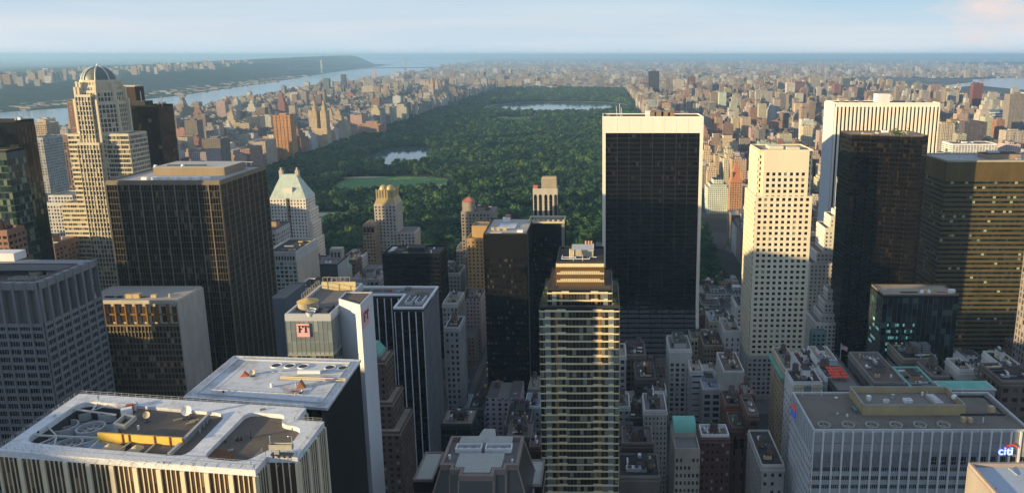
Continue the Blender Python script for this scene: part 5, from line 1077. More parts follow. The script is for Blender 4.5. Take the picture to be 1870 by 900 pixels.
# 31 corner roof, bottom right edge
z = 118.0; q = [U(*p, z) for p in [(1768,850),(1900,851)]]; P = rect(q[0][0], q[0][0]+40, q[0][1]-40, q[0][1])
t = thing('office_building', 'stone corner building with pale blue-grey flat roof and pinkish parapet', 'office building', (P[0][0], P[0][1], 0))
facade(t, P, 0, z, wall((.30,.27,.25)), wall((.30,.27,.25)), GLS, fh=3.8, bay=3.6, pw=1.6, pd=.25, sh=1.8, sd=.2, top=14, edges=[0,3]); m = MB(); m.ring(P, .9, z, z+1.3); m.build('parapet', wall((.34,.28,.26)), t)
m = MB(); m.face([(x, y, z+.08) for x, y in inset(P, .5)]); m.build('roof', roofmat((.38,.45,.54), (.3,.33,.36), .5), t); m = MB(); x, y = U(1858,868,z); m.tube((x,y,z+.2), (x-1.2,y+3.5,z+.6), .2, 6); m.build('roof_pipe', METAL, t); m = MB(); x, y = U(1818,893,z); m.cyl(x, y, z, z+.4, .25, n=8); m.build('vent', DKM, t)

# 32 faceted granite tower with cross-shaped top, bottom centre
z = 110.0; q = UP([(807,846),(945,850),(949,802),(823,798)], z); Yf = min(p[1] for p in q); Yb = max(p[1] for p in q); xa = min(p[0] for p in q)+.5; xb = max(p[0] for p in q)
P = rect(xa, xb, Yf, Yb); w = xb-xa; d = Yb-Yf; cx = (xa+xb)/2
t = thing('office_tower', 'faceted black granite tower with pale tiled cross-shaped roof and cooling fans', 'office tower', (xa, Yf, 0)); PKG = wall((.26,.20,.18)); TILE = roofmat((.40,.41,.38), (.26,.25,.22), .6, .3)
def outl(g, zz_):
    n1, n2 = w*.22, w*.36
    return [(xa-g,Yf-g),(cx-n2,Yf-g),(cx-n2,Yf-3-g),(cx-n1,Yf-3-g),(cx-n1,Yf-7-g),(cx+n1,Yf-7-g),(cx+n1,Yf-3-g),(cx+n2,Yf-3-g),(cx+n2,Yf-g),(xb+g,Yf-g),(xb+g,Yb),(xa-g,Yb)]
m = MB(); m.prism(outl(9,0), z-30, z-1.4, poly2=outl(0,0)); m.prism(outl(9,0), 0, z-30); m.build('body', wall((.028,.03,.032), rough=.3, spec=.6), t)
em = MB(); A, B_ = outl(9.2,0), outl(.2,0)
for i in range(12): em.tube((*A[i], z-30), (*B_[i], z-1.4), .32, 5)
for zz_ in (z-30, z-16.0): f_ = 1-(zz_-(z-30))/28.6; em.ring(outl(9*f_+.15,0), .8, zz_, zz_+1.1)
em.build('granite_edge', PKG, t)
gl = MB(); a0, b0 = A[0], A[1]; gl.hexa([(xa-8,Yf-9.2,z-30),(xa+2,Yf-9.2,z-30),(xa+2,Yf-9,z-30),(xa-8,Yf-9,z-30),(xa+1,Yf-.3,z-3),(xa+5,Yf-.3,z-3),(xa+5,Yf,z-3),(xa+1,Yf,z-3)]); gl.build('teal_glass_strip', pane((.05,.12,.13),(.10,.2,.2),(.2,.3,.3),.9,.1), t)
m = MB(); m.ring(outl(.3,0), 1.1, z-1.4, z+.6); m.build('parapet', PKG, t); m = MB(); m.face([(x, y, z-.9) for x, y in inset(outl(0,0), .5)]); m.build('roof', R_GREY, t)
m = MB(); m.prism([(cx-w*.30,Yf-2),(cx-w*.17,Yf-2.2),(cx-w*.17,Yf-5.5),(cx+w*.17,Yf-5.5),(cx+w*.17,Yf-2.2),(cx+w*.30,Yf-2),(cx+w*.30,Yf+7),(cx-w*.30,Yf+7)], z-.9, z+.9); m.build('tiled_roof', TILE, t)
m = MB(); m.prism([(cx-w*.36,Yb-5.5),(cx+w*.36,Yb-5.5),(cx+w*.36,Yb-1),(cx+w*.12,Yb-.5),(cx+w*.08,Yb+5),(cx-w*.08,Yb+5),(cx-w*.12,Yb-.5),(cx-w*.36,Yb-1)], z-.9, z+.9); m.build('tiled_roof', TILE, t)
m = MB(); m.box(cx-w*.1, Yb+.01, 0, cx+w*.1, Yb+6, z-.95); m.build('stair_core', BLK2, t)
for s_ in (-1, 1):
    x0, x1 = (cx-w*.38, cx-w*.03) if s_ < 0 else (cx+w*.02, cx+w*.38)
    m = MB(); m.ring(rect(x0, x1, Yf+9.5, Yf+13.5), .35, z-.6, z+1.2); o = m.build('fan_rack', WHT, t)
    for k in range(3):
        x = x0+(x1-x0)*(k+.5)/3; m = MB(); m.cyl(x, Yf+11.5, z-.2, z+.5, 1.45, n=16); m.build('fan', plain((.18,.18,.2), .5, .4), o); m = MB(); [m.rbox(x, Yf+11.5, z+.55, 2.6, .25, .06, k_*pi/4) for k_ in range(4)]; m.build('fan_blades', METAL, o)
c = MB(); [c.cyl(x_, y_, z-.9, z+.8, r_, n=10) for x_, y_, r_ in [(cx-w*.43, Yf+6, .5), (cx+w*.42, Yf+3, .4)]]; c.build('vent', WHT, t)
for (pp, hz) in (([(763,876),(790,877),(810,828),(777,826)], 96), ([(957,884),(988,886),(995,843),(965,840)], 96)):
    q = UP(pp, hz); xs = [a for a, _ in q]; ys = [b for _, b in q]; R_ = rect(min(xs), max(xs), min(ys), max(ys)); m = MB(); m.prism(R_, 0, hz-.5); o = m.build('side_wing', BLK2, t); m = MB(); m.prism(inset(R_, .6), hz-.5, hz); m.build('tiled_roof', TILE, o); m = MB(); m.ring(R_, .6, hz-.5, hz+.5); m.ring(inset(R_,-.3), .8, hz-6, hz-5); m.build('parapet', PKG, o)

# ================================================================ 33 lower midtown buildings seen between the towers
LB = [ # left px, right px, top py, y, depth, colour, label, kind-name, options
 (1223,1263,640,478,26,(.46,.46,.43),'narrow white-grey tower with deep green roof well, before the black framed tower','office_building',dict(bay=4.2,pw=1.5,fh=3.6,sh=1.3,top=9,win=1)),
 (1285,1322,632,545,30,(.22,.17,.12),'brown brick block with rows of small dark windows','apartment_building',dict(bay=2.5,pw=1.1,fh=4.2,sh=2.4,top=3,win=1)),
 (1323,1353,606,548,28,(.50,.51,.50),'grey-white slab with paired dark windows beside the cream tower','apartment_building',dict(bay=5,pw=2.9,fh=4.2,sh=1.8,top=5,win=1)),
 (1346,1382,560,590,26,(.52,.53,.51),'tall white narrow slab just left of the cream tower','apartment_building',dict(bay=4,pw=2.4,fh=3.8,sh=1.8,top=3)),
 (1322,1359,680,430,30,(.40,.39,.36),'beige stone block with blank attic and three square windows','office_building',dict(bay=4.0,pw=1.6,fh=4.3,sh=1.8,top=15,win=1)),
 (1284,1316,712,440,28,(.33,.33,.32),'grey stone block with cluttered blue-grey roof','office_building',dict(bay=4.6,pw=1.8,fh=4.2,sh=1.6,top=3)),
 (1144,1179,650,470,24,(.16,.13,.11),'dark brown block with penthouse box behind the gold-banded tower','apartment_building',dict(bay=3.6,pw=1.2,fh=4,sh=1.6,top=3)),
 (1118,1143,652,460,22,(.42,.42,.39),'thin cream walk-up squeezed next to the gold-banded tower','apartment_building',dict(bay=4,pw=2.2,fh=4.4,sh=2,top=2)),
 (1161,1198,694,430,26,(.07,.065,.06),'low black-brown block with dark flat roof','apartment_building',dict(bay=4,pw=2,fh=4,sh=2,top=4)),
 (1193,1217,717,420,14,(.48,.48,.42),'small cream rear wall with a drainpipe','apartment_building',dict(bay=9,pw=6,fh=6,sh=4,top=4)),
 (1177,1218,752,385,22,(.44,.43,.38),'cream block with staggered small black windows','apartment_building',dict(bay=2.2,pw=1.3,fh=3.0,sh=1.5,top=3,win=1)),
 (1326,1358,742,375,18,(.15,.08,.06),'dark red brick house with an orange-red upper wall','apartment_building',dict(bay=4,pw=2.2,fh=4.2,sh=2.2,top=8)),
 (1359,1378,722,380,14,(.13,.075,.06),'brown brick tower house with tall arch windows','apartment_building',dict(bay=4,pw=2.6,fh=5,sh=2.8,top=6)),
 (1336,1364,782,352,16,(.11,.065,.05),'old brown brick hall with a green sunken roof','hall_building',dict(bay=5,pw=3,fh=7,sh=3,top=4)),
 (1366,1386,760,345,22,(.12,.07,.055),'brown brick annexe with stone cornice','apartment_building',dict(bay=4.5,pw=2.4,fh=5,sh=3,top=3)),
 (1279,1334,802,345,12,(.13,.065,.055),'long dark red brick row with white-framed terrace on top','apartment_building',dict(bay=2.4,pw=1.4,fh=4,sh=2.2,top=2)),
 (1391,1432,852,305,32,(.27,.26,.24),'grey corner block with arched upper windows and cluttered roof','apartment_building',dict(bay=3.6,pw=2.0,fh=4.2,sh=2.4,top=3,win=1)),
 (1262,1284,680,455,18,(.40,.42,.43),'small white penthouse with two dark slots','apartment_building',dict(bay=9,pw=2,fh=4,sh=2.8,top=2)),
 (1131,1205,872,318,20,(.13,.115,.105),'brown brick block with twin roof courts at the bottom','apartment_building',dict(bay=3.3,pw=2.0,fh=4,sh=2.4,top=9)),
 (1137,1193,812,355,18,(.14,.12,.11),'brown brick block with black roof pits','apartment_building',dict(bay=3.3,pw=2.0,fh=4,sh=2.4,top=5)),
 (1128,1150,745,400,18,(.33,.34,.33),'grey-green low block touching the gold-banded tower','apartment_building',dict(bay=3.3,pw=2.0,fh=4,sh=2.4,top=2)),
 (1150,1176,765,395,18,(.05,.05,.05),'black tarred roof box between cream blocks','apartment_building',dict(bay=3.3,pw=2.0,fh=4,sh=2.4,top=4)),
 (1143,1170,735,425,14,(.30,.28,.25),'stone walk-up with four neat window rows','apartment_building',dict(bay=3,pw=1.6,fh=4,sh=2,top=1)),
 (1272,1292,575,640,26,(.20,.13,.12),'red-brown brick hotel block below the park corner','apartment_building',dict(bay=3.2,pw=1.8,fh=3.6,sh=1.8,top=2)),
 (1296,1338,588,610,26,(.40,.36,.30),'tan stone block with blue-grey roof below the park corner','apartment_building',dict(bay=3.2,pw=1.6,fh=3.8,sh=1.8,top=3)),
 (1262,1300,620,575,22,(.42,.38,.28),'low cream building with dark slotted front','apartment_building',dict(bay=3,pw=1.2,fh=4,sh=1.4,top=2)),
 (1136,1180,690,505,22,(.12,.10,.085),'dark block at the foot of the black framed tower','apartment_building',dict(bay=3,pw=1.2,fh=4,sh=1.4,top=2)),
 (805,862,776,420,20,(.05,.055,.055),'low black modern block with white roof frame','office_building',dict(bay=9,pw=.6,fh=4,sh=1,top=3)),
 (855,884,747,460,18,(.17,.165,.15),'art deco grey brick tower with a fan on top','apartment_building',dict(bay=2.6,pw=1.3,fh=4,sh=1.8,top=5)),
 (884,917,756,452,22,(.28,.32,.36),'small grey block with pale blue roof','apartment_building',dict(bay=4,pw=2,fh=4,sh=2,top=3)),
 (822,856,745,478,20,(.30,.36,.45),'low block with bright blue-grey roof beside the avenue','apartment_building',dict(bay=4,pw=2,fh=4,sh=2,top=3)),
 (921,968,778,410,30,(.13,.12,.105),'dark low mansard building crowded with roof machines','apartment_building',dict(bay=3.2,pw=1.8,fh=4,sh=2.2,top=3)),
 (964,985,712,470,20,(.22,.23,.20),'grey-green walk-up left of the gold-banded tower','apartment_building',dict(bay=3.5,pw=2,fh=4,sh=2,top=3)),
 (957,986,745,432,20,(.30,.34,.40),'pale blue roofed low block left of the gold-banded tower','apartment_building',dict(bay=3.5,pw=2,fh=4,sh=2,top=3)),
 (966,986,818,345,18,(.14,.075,.065),'small red-brown brick block beside the gold-banded tower','apartment_building',dict(bay=3,pw=1.6,fh=4,sh=2,top=3)),
 (925,970,800,385,18,(.12,.11,.10),'brown roofed block behind the faceted granite tower','apartment_building',dict(bay=3,pw=1.6,fh=4,sh=2,top=3)),
 (808,840,500,640,26,(.27,.29,.27),'green-grey mansard building behind the finned tower','apartment_building',dict(bay=3,pw=1.6,fh=3.6,sh=2,top=3)),
 (808,836,556,520,26,(.38,.37,.34),'ornate pale stone block with lit top beside finned tower','apartment_building',dict(bay=3,pw=1.4,fh=3.6,sh=1.6,top=3)),
 (812,838,600,470,22,(.30,.31,.31),'grey stone block with arched attic beside finned tower','apartment_building',dict(bay=3.2,pw=1.6,fh=4,sh=1.8,top=3)),
 (836,884,632,640,16,(.42,.42,.38),'low white building with ribbon windows across the avenue','office_building',dict(bay=30,pw=.6,fh=4.5,sh=3,top=2)),
 (846,882,470,690,20,(.20,.17,.14),'dim brown block between amber tower and black slabs','apartment_building',dict(bay=3.2,pw=1.6,fh=3.6,sh=1.8,top=3)),
 (540,600,528,520,24,(.36,.37,.36),'low grey block behind the twin-sign tower','apartment_building',dict(bay=3.2,pw=1.6,fh=3.6,sh=1.8,top=3)),
 (590,650,540,560,30,(.17,.17,.16),'dark low roof behind the twin-sign tower','apartment_building',dict(bay=3.2,pw=1.6,fh=3.6,sh=1.8,top=3)),
 (1650,1712,657,400,26,(.20,.18,.15),'beige block with big chillers and pipes on its roof','office_building',dict(bay=40,pw=.8,fh=9,sh=7,top=6)),
 (1702,1735,690,372,20,(.16,.14,.13),'low roof crowded with ducts behind the ribbed white block','office_building',dict(bay=4,pw=2,fh=4,sh=2,top=4)),
 (1752,1778,678,372,16,(.46,.45,.41),'cream plain bulkhead block with dark roof','office_building',dict(bay=30,pw=10,fh=30,sh=28,top=6)),
 (1826,1862,668,365,18,(.47,.46,.43),'large cream bulkhead block with black roof near the frame edge','office_building',dict(bay=30,pw=10,fh=30,sh=28,top=6)),
 (1780,1825,694,372,18,(.26,.26,.26),'grey block with curved plant room between cream bulkheads','office_building',dict(bay=4,pw=2,fh=4,sh=2,top=3)),
 (1829,1900,698,345,22,(.12,.095,.08),'brown stone block with square windows at the right edge','apartment_building',dict(bay=4.4,pw=2.2,fh=5,sh=2.8,top=3)),
 (1597,1655,702,350,40,(.17,.16,.145),'black roofed stone building between lit glass block and copper cornice','office_building',dict(bay=3,pw=1.6,fh=4,sh=2,top=3)),
 (1433,1462,676,415,34,(.42,.34,.23),'beige corner building with turquoise copper cornice','apartment_building',dict(bay=4,pw=2.2,fh=4.2,sh=2.2,top=4,win=1)),
 (1463,1498,672,392,22,(.72,.74,.77),'white rooftop block with dark red roof and single round opening','apartment_building',dict(bay=40,pw=1,fh=30,sh=28,top=12)),
 (1492,1529,660,388,20,(.74,.76,.79),'white rooftop block with black strip openings','apartment_building',dict(bay=30,pw=1.2,fh=6,sh=4.6,top=3)),
 (1448,1502,700,362,16,(.72,.74,.77),'white penthouse with pale yellow glazed panels','apartment_building',dict(bay=4,pw=2.2,fh=4.2,sh=2.2,top=9)),
 (1508,1530,692,368,16,(.66,.68,.68),'small white stair house beside the terrace of red umbrellas','apartment_building',dict(bay=4,pw=2.2,fh=5,sh=2.6,top=2)),
 (1530,1578,716,352,46,(.05,.05,.055),'dark roof terrace building set with red umbrellas','restaurant_building',dict(bay=4,pw=2.2,fh=4.2,sh=2.2,top=3)),
]
BLD = []
for i, (pl, pr, py, Y, dp, col, lab, nm, o) in enumerate(LB):
    col = tuple(min(.72, c*(1.22 if max(col) > .25 else 1.0)) for c in col); wm = wall(col, var=.3); P, z = RB(pl, pr, py, Y, dp); t = thing(nm, lab, nm.replace('_', ' '), (P[0][0], Y, 0))
    facade(t, P, 0, z, wm, wm, GLS, fh=o['fh'], bay=o['bay'], pw=o['pw'], pd=.3, sh=o['sh'], sd=.22, top=o['top'], win_parts=bool(o.get('win')))
    rm = [R_GREY, R_DARK, R_TAN, R_DARK, R_BRN][i % 5]
    if 'blue' in lab: rm = roofmat((.24,.29,.36))
    if 'dark red roof' in lab: rm = roofmat((.12,.05,.05))
    roof(t, P, z, rm, wall(tuple(min(.62, c*1.35+.05) for c in col)), 1.1, .4)
    if z > 45 and 'blank' not in lab: m = MB(); m.prism(inset(P, -.5), z-1.7, z-1.1); m.build('cornice_ledge', wall(tuple(min(.62, c*1.25+.04) for c in col)), t)
    small = (P[1][0]-P[0][0]) < 9
    if 'umbrellas' not in lab or 'set with' not in lab: clutter(t, P, z, 5 if small else 10, 100+i, tank=.22 if z < 85 else 0, big=not small and 'blank' not in lab, pent=wm, inse=1.5 if small else 3)
    BLD.append((t, P, z, lab))
def find(s): return next(b for b in BLD if s in b[3])
# particular features
t, P, z, _ = find('deep green roof well'); m = MB(); m.prism(inset(P, 3.2), z+.1, z+4); o = m.build('roof_well', STONE, t); m = MB(); m.ring(inset(P,3.2), .5, z+4, z+4.8); m.face([(x,y,z+4.05) for x, y in inset(P,3.5)]); m.build('green_roof', plain((.07,.13,.11),.8), o)
m = MB(); [m.prism(inset(P, -.55), zz_, zz_+.6) for zz_ in (z-26, z-46)]; m.build('cornice', STONE, t)
t, P, z, _ = find('orange-red upper wall'); m = MB(); m.fbox(P[0], P[1], .1, P[1][0]-P[0][0]-.1, z-8, z-1.8, .25, .4); m.build('painted_wall', plain((.50,.10,.05),.8), t)
t, P, z, _ = find('green sunken roof'); m = MB(); m.face([(x,y,z+.2) for x, y in inset(P,1.2)]); m.build('green_roof', plain((.04,.12,.09),.8), t)
for k in range(2):
    s = (P[1][0]-P[0][0])*(.3+.4*k); m = MB(); m.fbox(P[0], P[1], s-1, s+1, z-11, z-5.5, .22, .34); m.build('arch_window', GLK, t)
t, P, z, _ = find('white-framed terrace'); m = MB(); m.ring(inset(P,.6), .4, z+.2, z+2.4); [m.box(P[0][0]+1+k*2.2, P[0][1]+.4, z, P[0][0]+1.5+k*2.2, P[0][1]+.9, z+2.6) for k in range(6)]; m.build('terrace_frame', WHT, t)
t, P, z, _ = find('chillers and pipes')
for k in range(2): m = MB(); x = P[0][0]+8.5+k*5.4; m.box(x, P[0][1]+8, z+.5, x+4.4, P[0][1]+14, z+5.5); o = m.build('chiller', plain((.2,.22,.23),.4,.4), t); m = MB(); [m.box(x-.1, P[0][1]+7.9, z+a, x+4.5, P[0][1]+14.1, z+a+.2) for a in (1.5,3,4.5)]; m.build('chiller_rail', METAL, o)
m = MB(); m.tube((P[0][0]+4,P[0][1]+.2,z-1.5), (P[1][0]-1,P[0][1]+.2,z-1.5), .35, 8); m.tube((P[1][0]-1,P[0][1]+.2,z-1.5), (P[1][0]-1,P[0][1]+1,z+3), .35, 8); m.tube((P[0][0]+10,P[0][1]+1,z-1.5), (P[0][0]+10,P[0][1]+1,z+4), .3, 8); m.build('pipe', METAL, t)
t, P, z, _ = find('turquoise copper cornice'); m = MB(); m.fbox(P[3], P[0], -1, P[3][1]-P[0][1]+1, z-5.5, z-4.3, .1, 2.3); m.fbox(P[3], P[0], -1, P[3][1]-P[0][1]+1, z-6.6, z-5.5, .1, 1.4); m.build('copper_cornice', GREEN_CU, t)
t, P, z, _ = find('yellow glazed panels')
for f in (.02, .64): m = MB(); L_ = P[1][0]-P[0][0]; m.fbox(P[0], P[1], L_*f+.2, L_*(f+.34), z-7, z-.5, .25, .45); o = m.build('glazed_panel', plain((.55,.47,.20),.3), t); m = MB(); [m.fbox(P[0], P[1], L_*f+.2+k*L_*.085, L_*f+.34+k*L_*.085, z-7, z-.5, .45, .52) for k in range(5)]; [m.fbox(P[0], P[1], L_*f+.2, L_*(f+.34), zz_, zz_+.14, .46, .53) for zz_ in (z-5.5, z-3.8, z-2.1)]; m.build('panel_bar', WHT, o)
m = MB(); [m.fbox(P[0], P[1], L_*.38+k*L_*.05, L_*.41+k*L_*.05, z-7, z-.8, .25, .5) for k in range(5)]; m.build('louvre', GREY, t)
t, P, z, _ = find('set with red umbrellas'); R = random.Random(3); UR = plain((.72,.07,.03),.7)
ub = None
for i in range(4):
    for j in range(3):
        x, y = P[0][0]+2.2+j*3.0+R.uniform(-.2,.2), P[0][1]+14+i*3.7+R.uniform(-.3,.3)
        u_ = thing('parasol', f'square red parasol {("first","second","third","fourth")[i]} from the west in {("front","middle","back")[j]} row of the roof terrace', 'parasol', (x, y, z), 'red parasols on the roof terrace')
        if ub is None:
            m = MB(); m.tube((0,0,.1),(0,0,2.6),.05,6); a_ = m.build('pole', DKM, u_); m = MB(); q_ = rect(-1.35,1.35,-1.35,1.35); m.prism(q_, 2.3, 3.0, poly2=[(a*.04,b*.04) for a, b in q_]); m.prism([(a*1.01,b*1.01) for a, b in q_], 2.1, 2.3, top=False); b_c = m.build('canopy', UR, u_); ub = (a_, b_c)
        else:
            for s_ in ub: c = s_.copy(); c.parent = u_; C.objects.link(c)
        u_['placed'] = 1
m = MB(); m.box(P[0][0]+1, P[0][1]+30, z, P[1][0]-3, P[0][1]+42, z+1.4); m.build('glass_skylight', plain((.16,.19,.21),.3), t)
t, P, z, _ = find('lit glass block and copper'); 
# turquoise roofs behind the ribbed block
for (pl, pr, py, Y, d, lab) in [(1664,1716,712,345,26,'flat roofed building edged with turquoise copper cornice'),(1721,1817,712,335,9,'long turquoise copper roof behind the ribbed white block')]:
    P, z = RB(pl, pr, py, Y, d); t = thing('office_building', lab, 'office building', (P[0][0], Y, 0)); st_ = wall((.30,.30,.29)); facade(t, P, 0, z, st_, st_, GLS, fh=4, bay=3.6, pw=1.8, pd=.3, sh=1.8, sd=.2, top=3)
    if d == 9: m = MB(); m.prism(inset(P, -.6), z, z+.5); m.build('cornice', STONE, t); m = MB(); m.prism(inset(P, .2), z+.5, z+2.2, poly2=inset(P, 3.2)); m.build('copper_roof', GREEN_CU, t)
    else: roof(t, P, z, R_GREY, GREEN_CU, 1.2, 1.1); m = MB(); m.ring(inset(P,-.9), 1.6, z-1.2, z-.2); m.build('copper_cornice', GREEN_CU, t); clutter(t, P, z, 9, 77, tank=0, big=True, inse=3)
# green vaulted roof building
P, z = RB(1233, 1278, 822, 322, 24); t = thing('apartment_building', 'narrow stone building under a turquoise barrel-vaulted roof', 'apartment building', (P[0][0], 322, 0)); wm = wall((.33,.30,.26))
facade(t, P, 0, z, wm, wm, GLS, fh=3.9, bay=1.9, pw=.9, pd=.3, sh=2.0, sd=.22, top=4, win_parts=True); roof(t, P, z, R_GREY, wm, .9, .5); Pb = rect(P[0][0]+.6, P[1][0]-.6, 334, 346); m = MB(); m.prism(Pb, z, z+2.5); m.build('penthouse', wm, t)
m = MB(); n = 12; 
for i in range(n):
    A0, A1 = pi*i/n, pi*(i+1)/n; f = lambda A: (334+6-6*cos(A), z+2.5+5.2*sin(A))
    m.face([(Pb[0][0]-.2, *f(A0)), (Pb[1][0]+.2, *f(A0)), (Pb[1][0]+.2, *f(A1)), (Pb[0][0]-.2, *f(A1))])
m.face([(Pb[0][0]-.2, 334+6-6*cos(pi*i/n), z+2.5+5.2*sin(pi*i/n)) for i in range(n+1)]); m.face([(Pb[1][0]+.2, 334+6-6*cos(pi*i/n), z+2.5+5.2*sin(pi*i/n)) for i in range(n+1)])
m.build('vaulted_roof', GREEN_CU, t, smooth=False)
flag('national flag on a pole above the dark roofs beside the teal block', 1536, 630, 425, 4.2, 2.8, 60)
x, z_ = at_y(1596, 716, 350); 
# ================================================================ terrain, water, park, roads
def interp(tab, y):
    if y <= tab[0][0]: return tab[0][1]
    for (a, b), (c, d) in zip(tab, tab[1:]):
        if y <= c: return b+(d-b)*(y-a)/(c-a)
    return tab[-1][1]
EB = [(0,-1880),(3500,-1920),(4457,-2087),(6144,-2330),(7780,-2420),(10230,-2600),(14000,-3150),(20000,-3900),(40000,-6000)]
WBK = [(0,-2760),(3340,-2657),(3620,-2552),(4676,-2625),(7160,-3080),(10850,-3850),(14500,-4500),(19500,-5350),(22000,-8500),(40000,-14000)]
def groundmat():
    m, N, L, B = nmat('land_surface'); g = N.new('ShaderNodeNewGeometry')
    n1 = N.new('ShaderNodeTexNoise'); n1.inputs['Scale'].default_value = .0007; n1.inputs['Detail'].default_value = 9; n1.inputs['Roughness'].default_value = .65; L.new(g.outputs['Position'], n1.inputs[0])
    v = N.new('ShaderNodeTexVoronoi'); v.inputs['Scale'].default_value = .012; L.new(g.outputs['Position'], v.inputs['Vector'])
    cr = N.new('ShaderNodeValToRGB'); e = cr.color_ramp.elements; e[0].position = .42; e[0].color = (.03,.05,.03,1); e[1].position = .58; e[1].color = (.11,.105,.10,1); L.new(n1.outputs[0], cr.inputs[0])
    c2 = N.new('ShaderNodeValToRGB'); c2.color_ramp.interpolation = 'CONSTANT'; e = c2.color_ramp.elements; e[0].position = 0; e[0].color = (.6,.6,.6,1); e[1].position = .8; e[1].color = (1.9,1.7,1.6,1); x = e.new(.4); x.color = (1,1,1,1)
    sp = N.new('ShaderNodeSeparateColor'); L.new(v.outputs['Color'], sp.inputs[0]); L.new(sp.outputs[0], c2.inputs[0])
    mx = N.new('ShaderNodeMix'); mx.data_type = 'RGBA'; mx.blend_type = 'MULTIPLY'; mx.inputs[0].default_value = .8; L.new(cr.outputs[0], mx.inputs[6]); L.new(c2.outputs[0], mx.inputs[7]); L.new(mx.outputs[2], B.inputs['Base Color']); B.inputs['Roughness'].default_value = .95
    B.inputs['Specular IOR Level'].default_value = .1
    return m
LAND = groundmat(); ASPH = roofmat((.055,.056,.06), (.035,.035,.036), .5, .05); PAVE = roofmat((.12,.118,.112), (.06,.06,.06), .6, .05)
def sheet(name, pts, z, mat, kind='structure'):
    m = MB(); m.face([(x, y, z) for x, y in pts]); o = m.build(name, mat); o['kind'] = kind; return o
sheet('ground', [(-70000,-2500),(70000,-2500),(70000,90000),(-70000,90000)], 0, LAND)
sheet('midtown_asphalt_road', [(-1850,-600),(1500,-600),(1500,756),(-1850,756)], .3, ASPH)
def watermat(tint=(.05,.09,.11), rough=.12, bump=.35, sc=.06):
    m, N, L, B = nmat('water_surface'); B.inputs['Base Color'].default_value = (*tint, 1); B.inputs['Roughness'].default_value = rough; B.inputs['IOR'].default_value = 1.33
    g = N.new('ShaderNodeNewGeometry'); n = N.new('ShaderNodeTexNoise'); n.inputs['Scale'].default_value = sc; n.inputs['Detail'].default_value = 6; L.new(g.outputs['Position'], n.inputs[0])
    b = N.new('ShaderNodeBump'); b.inputs['Strength'].default_value = bump; b.inputs['Distance'].default_value = 1.0; L.new(n.outputs[0], b.inputs['Height']); L.new(b.outputs[0], B.inputs['Normal'])
    return m
WAT = watermat((.08,.15,.19), rough=.12, bump=.06, sc=.01); POND = watermat((.06,.10,.11), .08, .04, .2)
ys = [0,1500,3000,3340,3620,4100,4457,4676,5400,6144,7160,7780,9000,10230,10850,12500,14500,17000,19500,20600,22000,28000,40000]
rv = MB()
for a, b in zip(ys, ys[1:]): rv.face([(interp(WBK,a),a,.9),(interp(EB,a),a,.9),(interp(EB,b),b,.9),(interp(WBK,b),b,.9)])
struct(rv.build('river_water', WAT))
def gpix(pts, z=0): return [at_z(a, b, z) for a, b in pts]
for pts in ([(1775,146),(1900,140),(1900,166),(1850,163),(1800,158),(1778,153)], [(1548,168),(1600,165),(1655,163),(1660,169),(1615,174),(1560,174)], [(1655,166),(1780,150),(1784,156),(1660,171)]):
    sheet('east_river_water', ccw(gpix(pts)), 1.0, WAT)
# shaded low hills west of the river
HH = [(2500,46),(4300,66),(6000,84),(9000,128),(13000,165),(16500,195),(19200,212),(19500,40)]
hm = MB(); NY, NX = 90, 18; R = random.Random(5); prof = [(0,0),(120,.03),(420,.12),(620,.55),(800,.9),(1000,1),(1500,.97),(2200,.85),(3200,.55),(4600,.2),(7000,.06)]
rows = []
for i in range(NY+1):
    y = 2000+17600*(i/NY); h = interp(HH, y)*(.94+.1*sin(y*.0021)+.05*R.random()); x0 = interp(WBK, y)
    rows.append([(x0-d*(1 if k < 5 else .9+.2*R.random()), y, 1.2+h*f*(.96+.08*R.random() if f > .3 else 1)) for k, (d, f) in enumerate(prof)])
for i in range(NY):
    for k in range(len(prof)-1): hm.face([rows[i][k+1], rows[i][k], rows[i+1][k], rows[i+1][k+1]])
def hillmat():
    m, N, L, B = nmat('wooded_hill'); g = N.new('ShaderNodeNewGeometry'); n = N.new('ShaderNodeTexNoise'); n.inputs['Scale'].default_value = .006; n.inputs['Detail'].default_value = 10; n.inputs['Roughness'].default_value = .7; L.new(g.outputs['Position'], n.inputs[0])
    cr = N.new('ShaderNodeValToRGB'); e = cr.color_ramp.elements; e[0].position = .35; e[0].color = (.018,.03,.018,1); e[1].position = .62; e[1].color = (.05,.07,.035,1); x = e.new(.72); x.color = (.16,.15,.14,1); L.new(n.outputs[0], cr.inputs[0]); L.new(cr.outputs[0], B.inputs['Base Color']); B.inputs['Roughness'].default_value = 1; B.inputs['Specular IOR Level'].default_value = 0
    return m
HM = hillmat(); struct(hm.build('hills', HM, smooth=True))
fh_ = MB()   # faint ridge far to the north-east
for i in range(40):
    x = 9000+i*500; y = 17500-i*60; h = lambda i: 50+45*sin(i*.35)*sin(i*.11)+20; fh_.face([(x,y,0),(x+500,y,0),(x+500,y+1500,max(5,h(i+1))),(x,y+1500,max(5,h(i)))]); fh_.face([(x,y+1500,max(5,h(i))),(x+500,y+1500,max(5,h(i+1))),(x+500,y+4000,0),(x,y+4000,0)])
struct(fh_.build('distant_hills', HM))
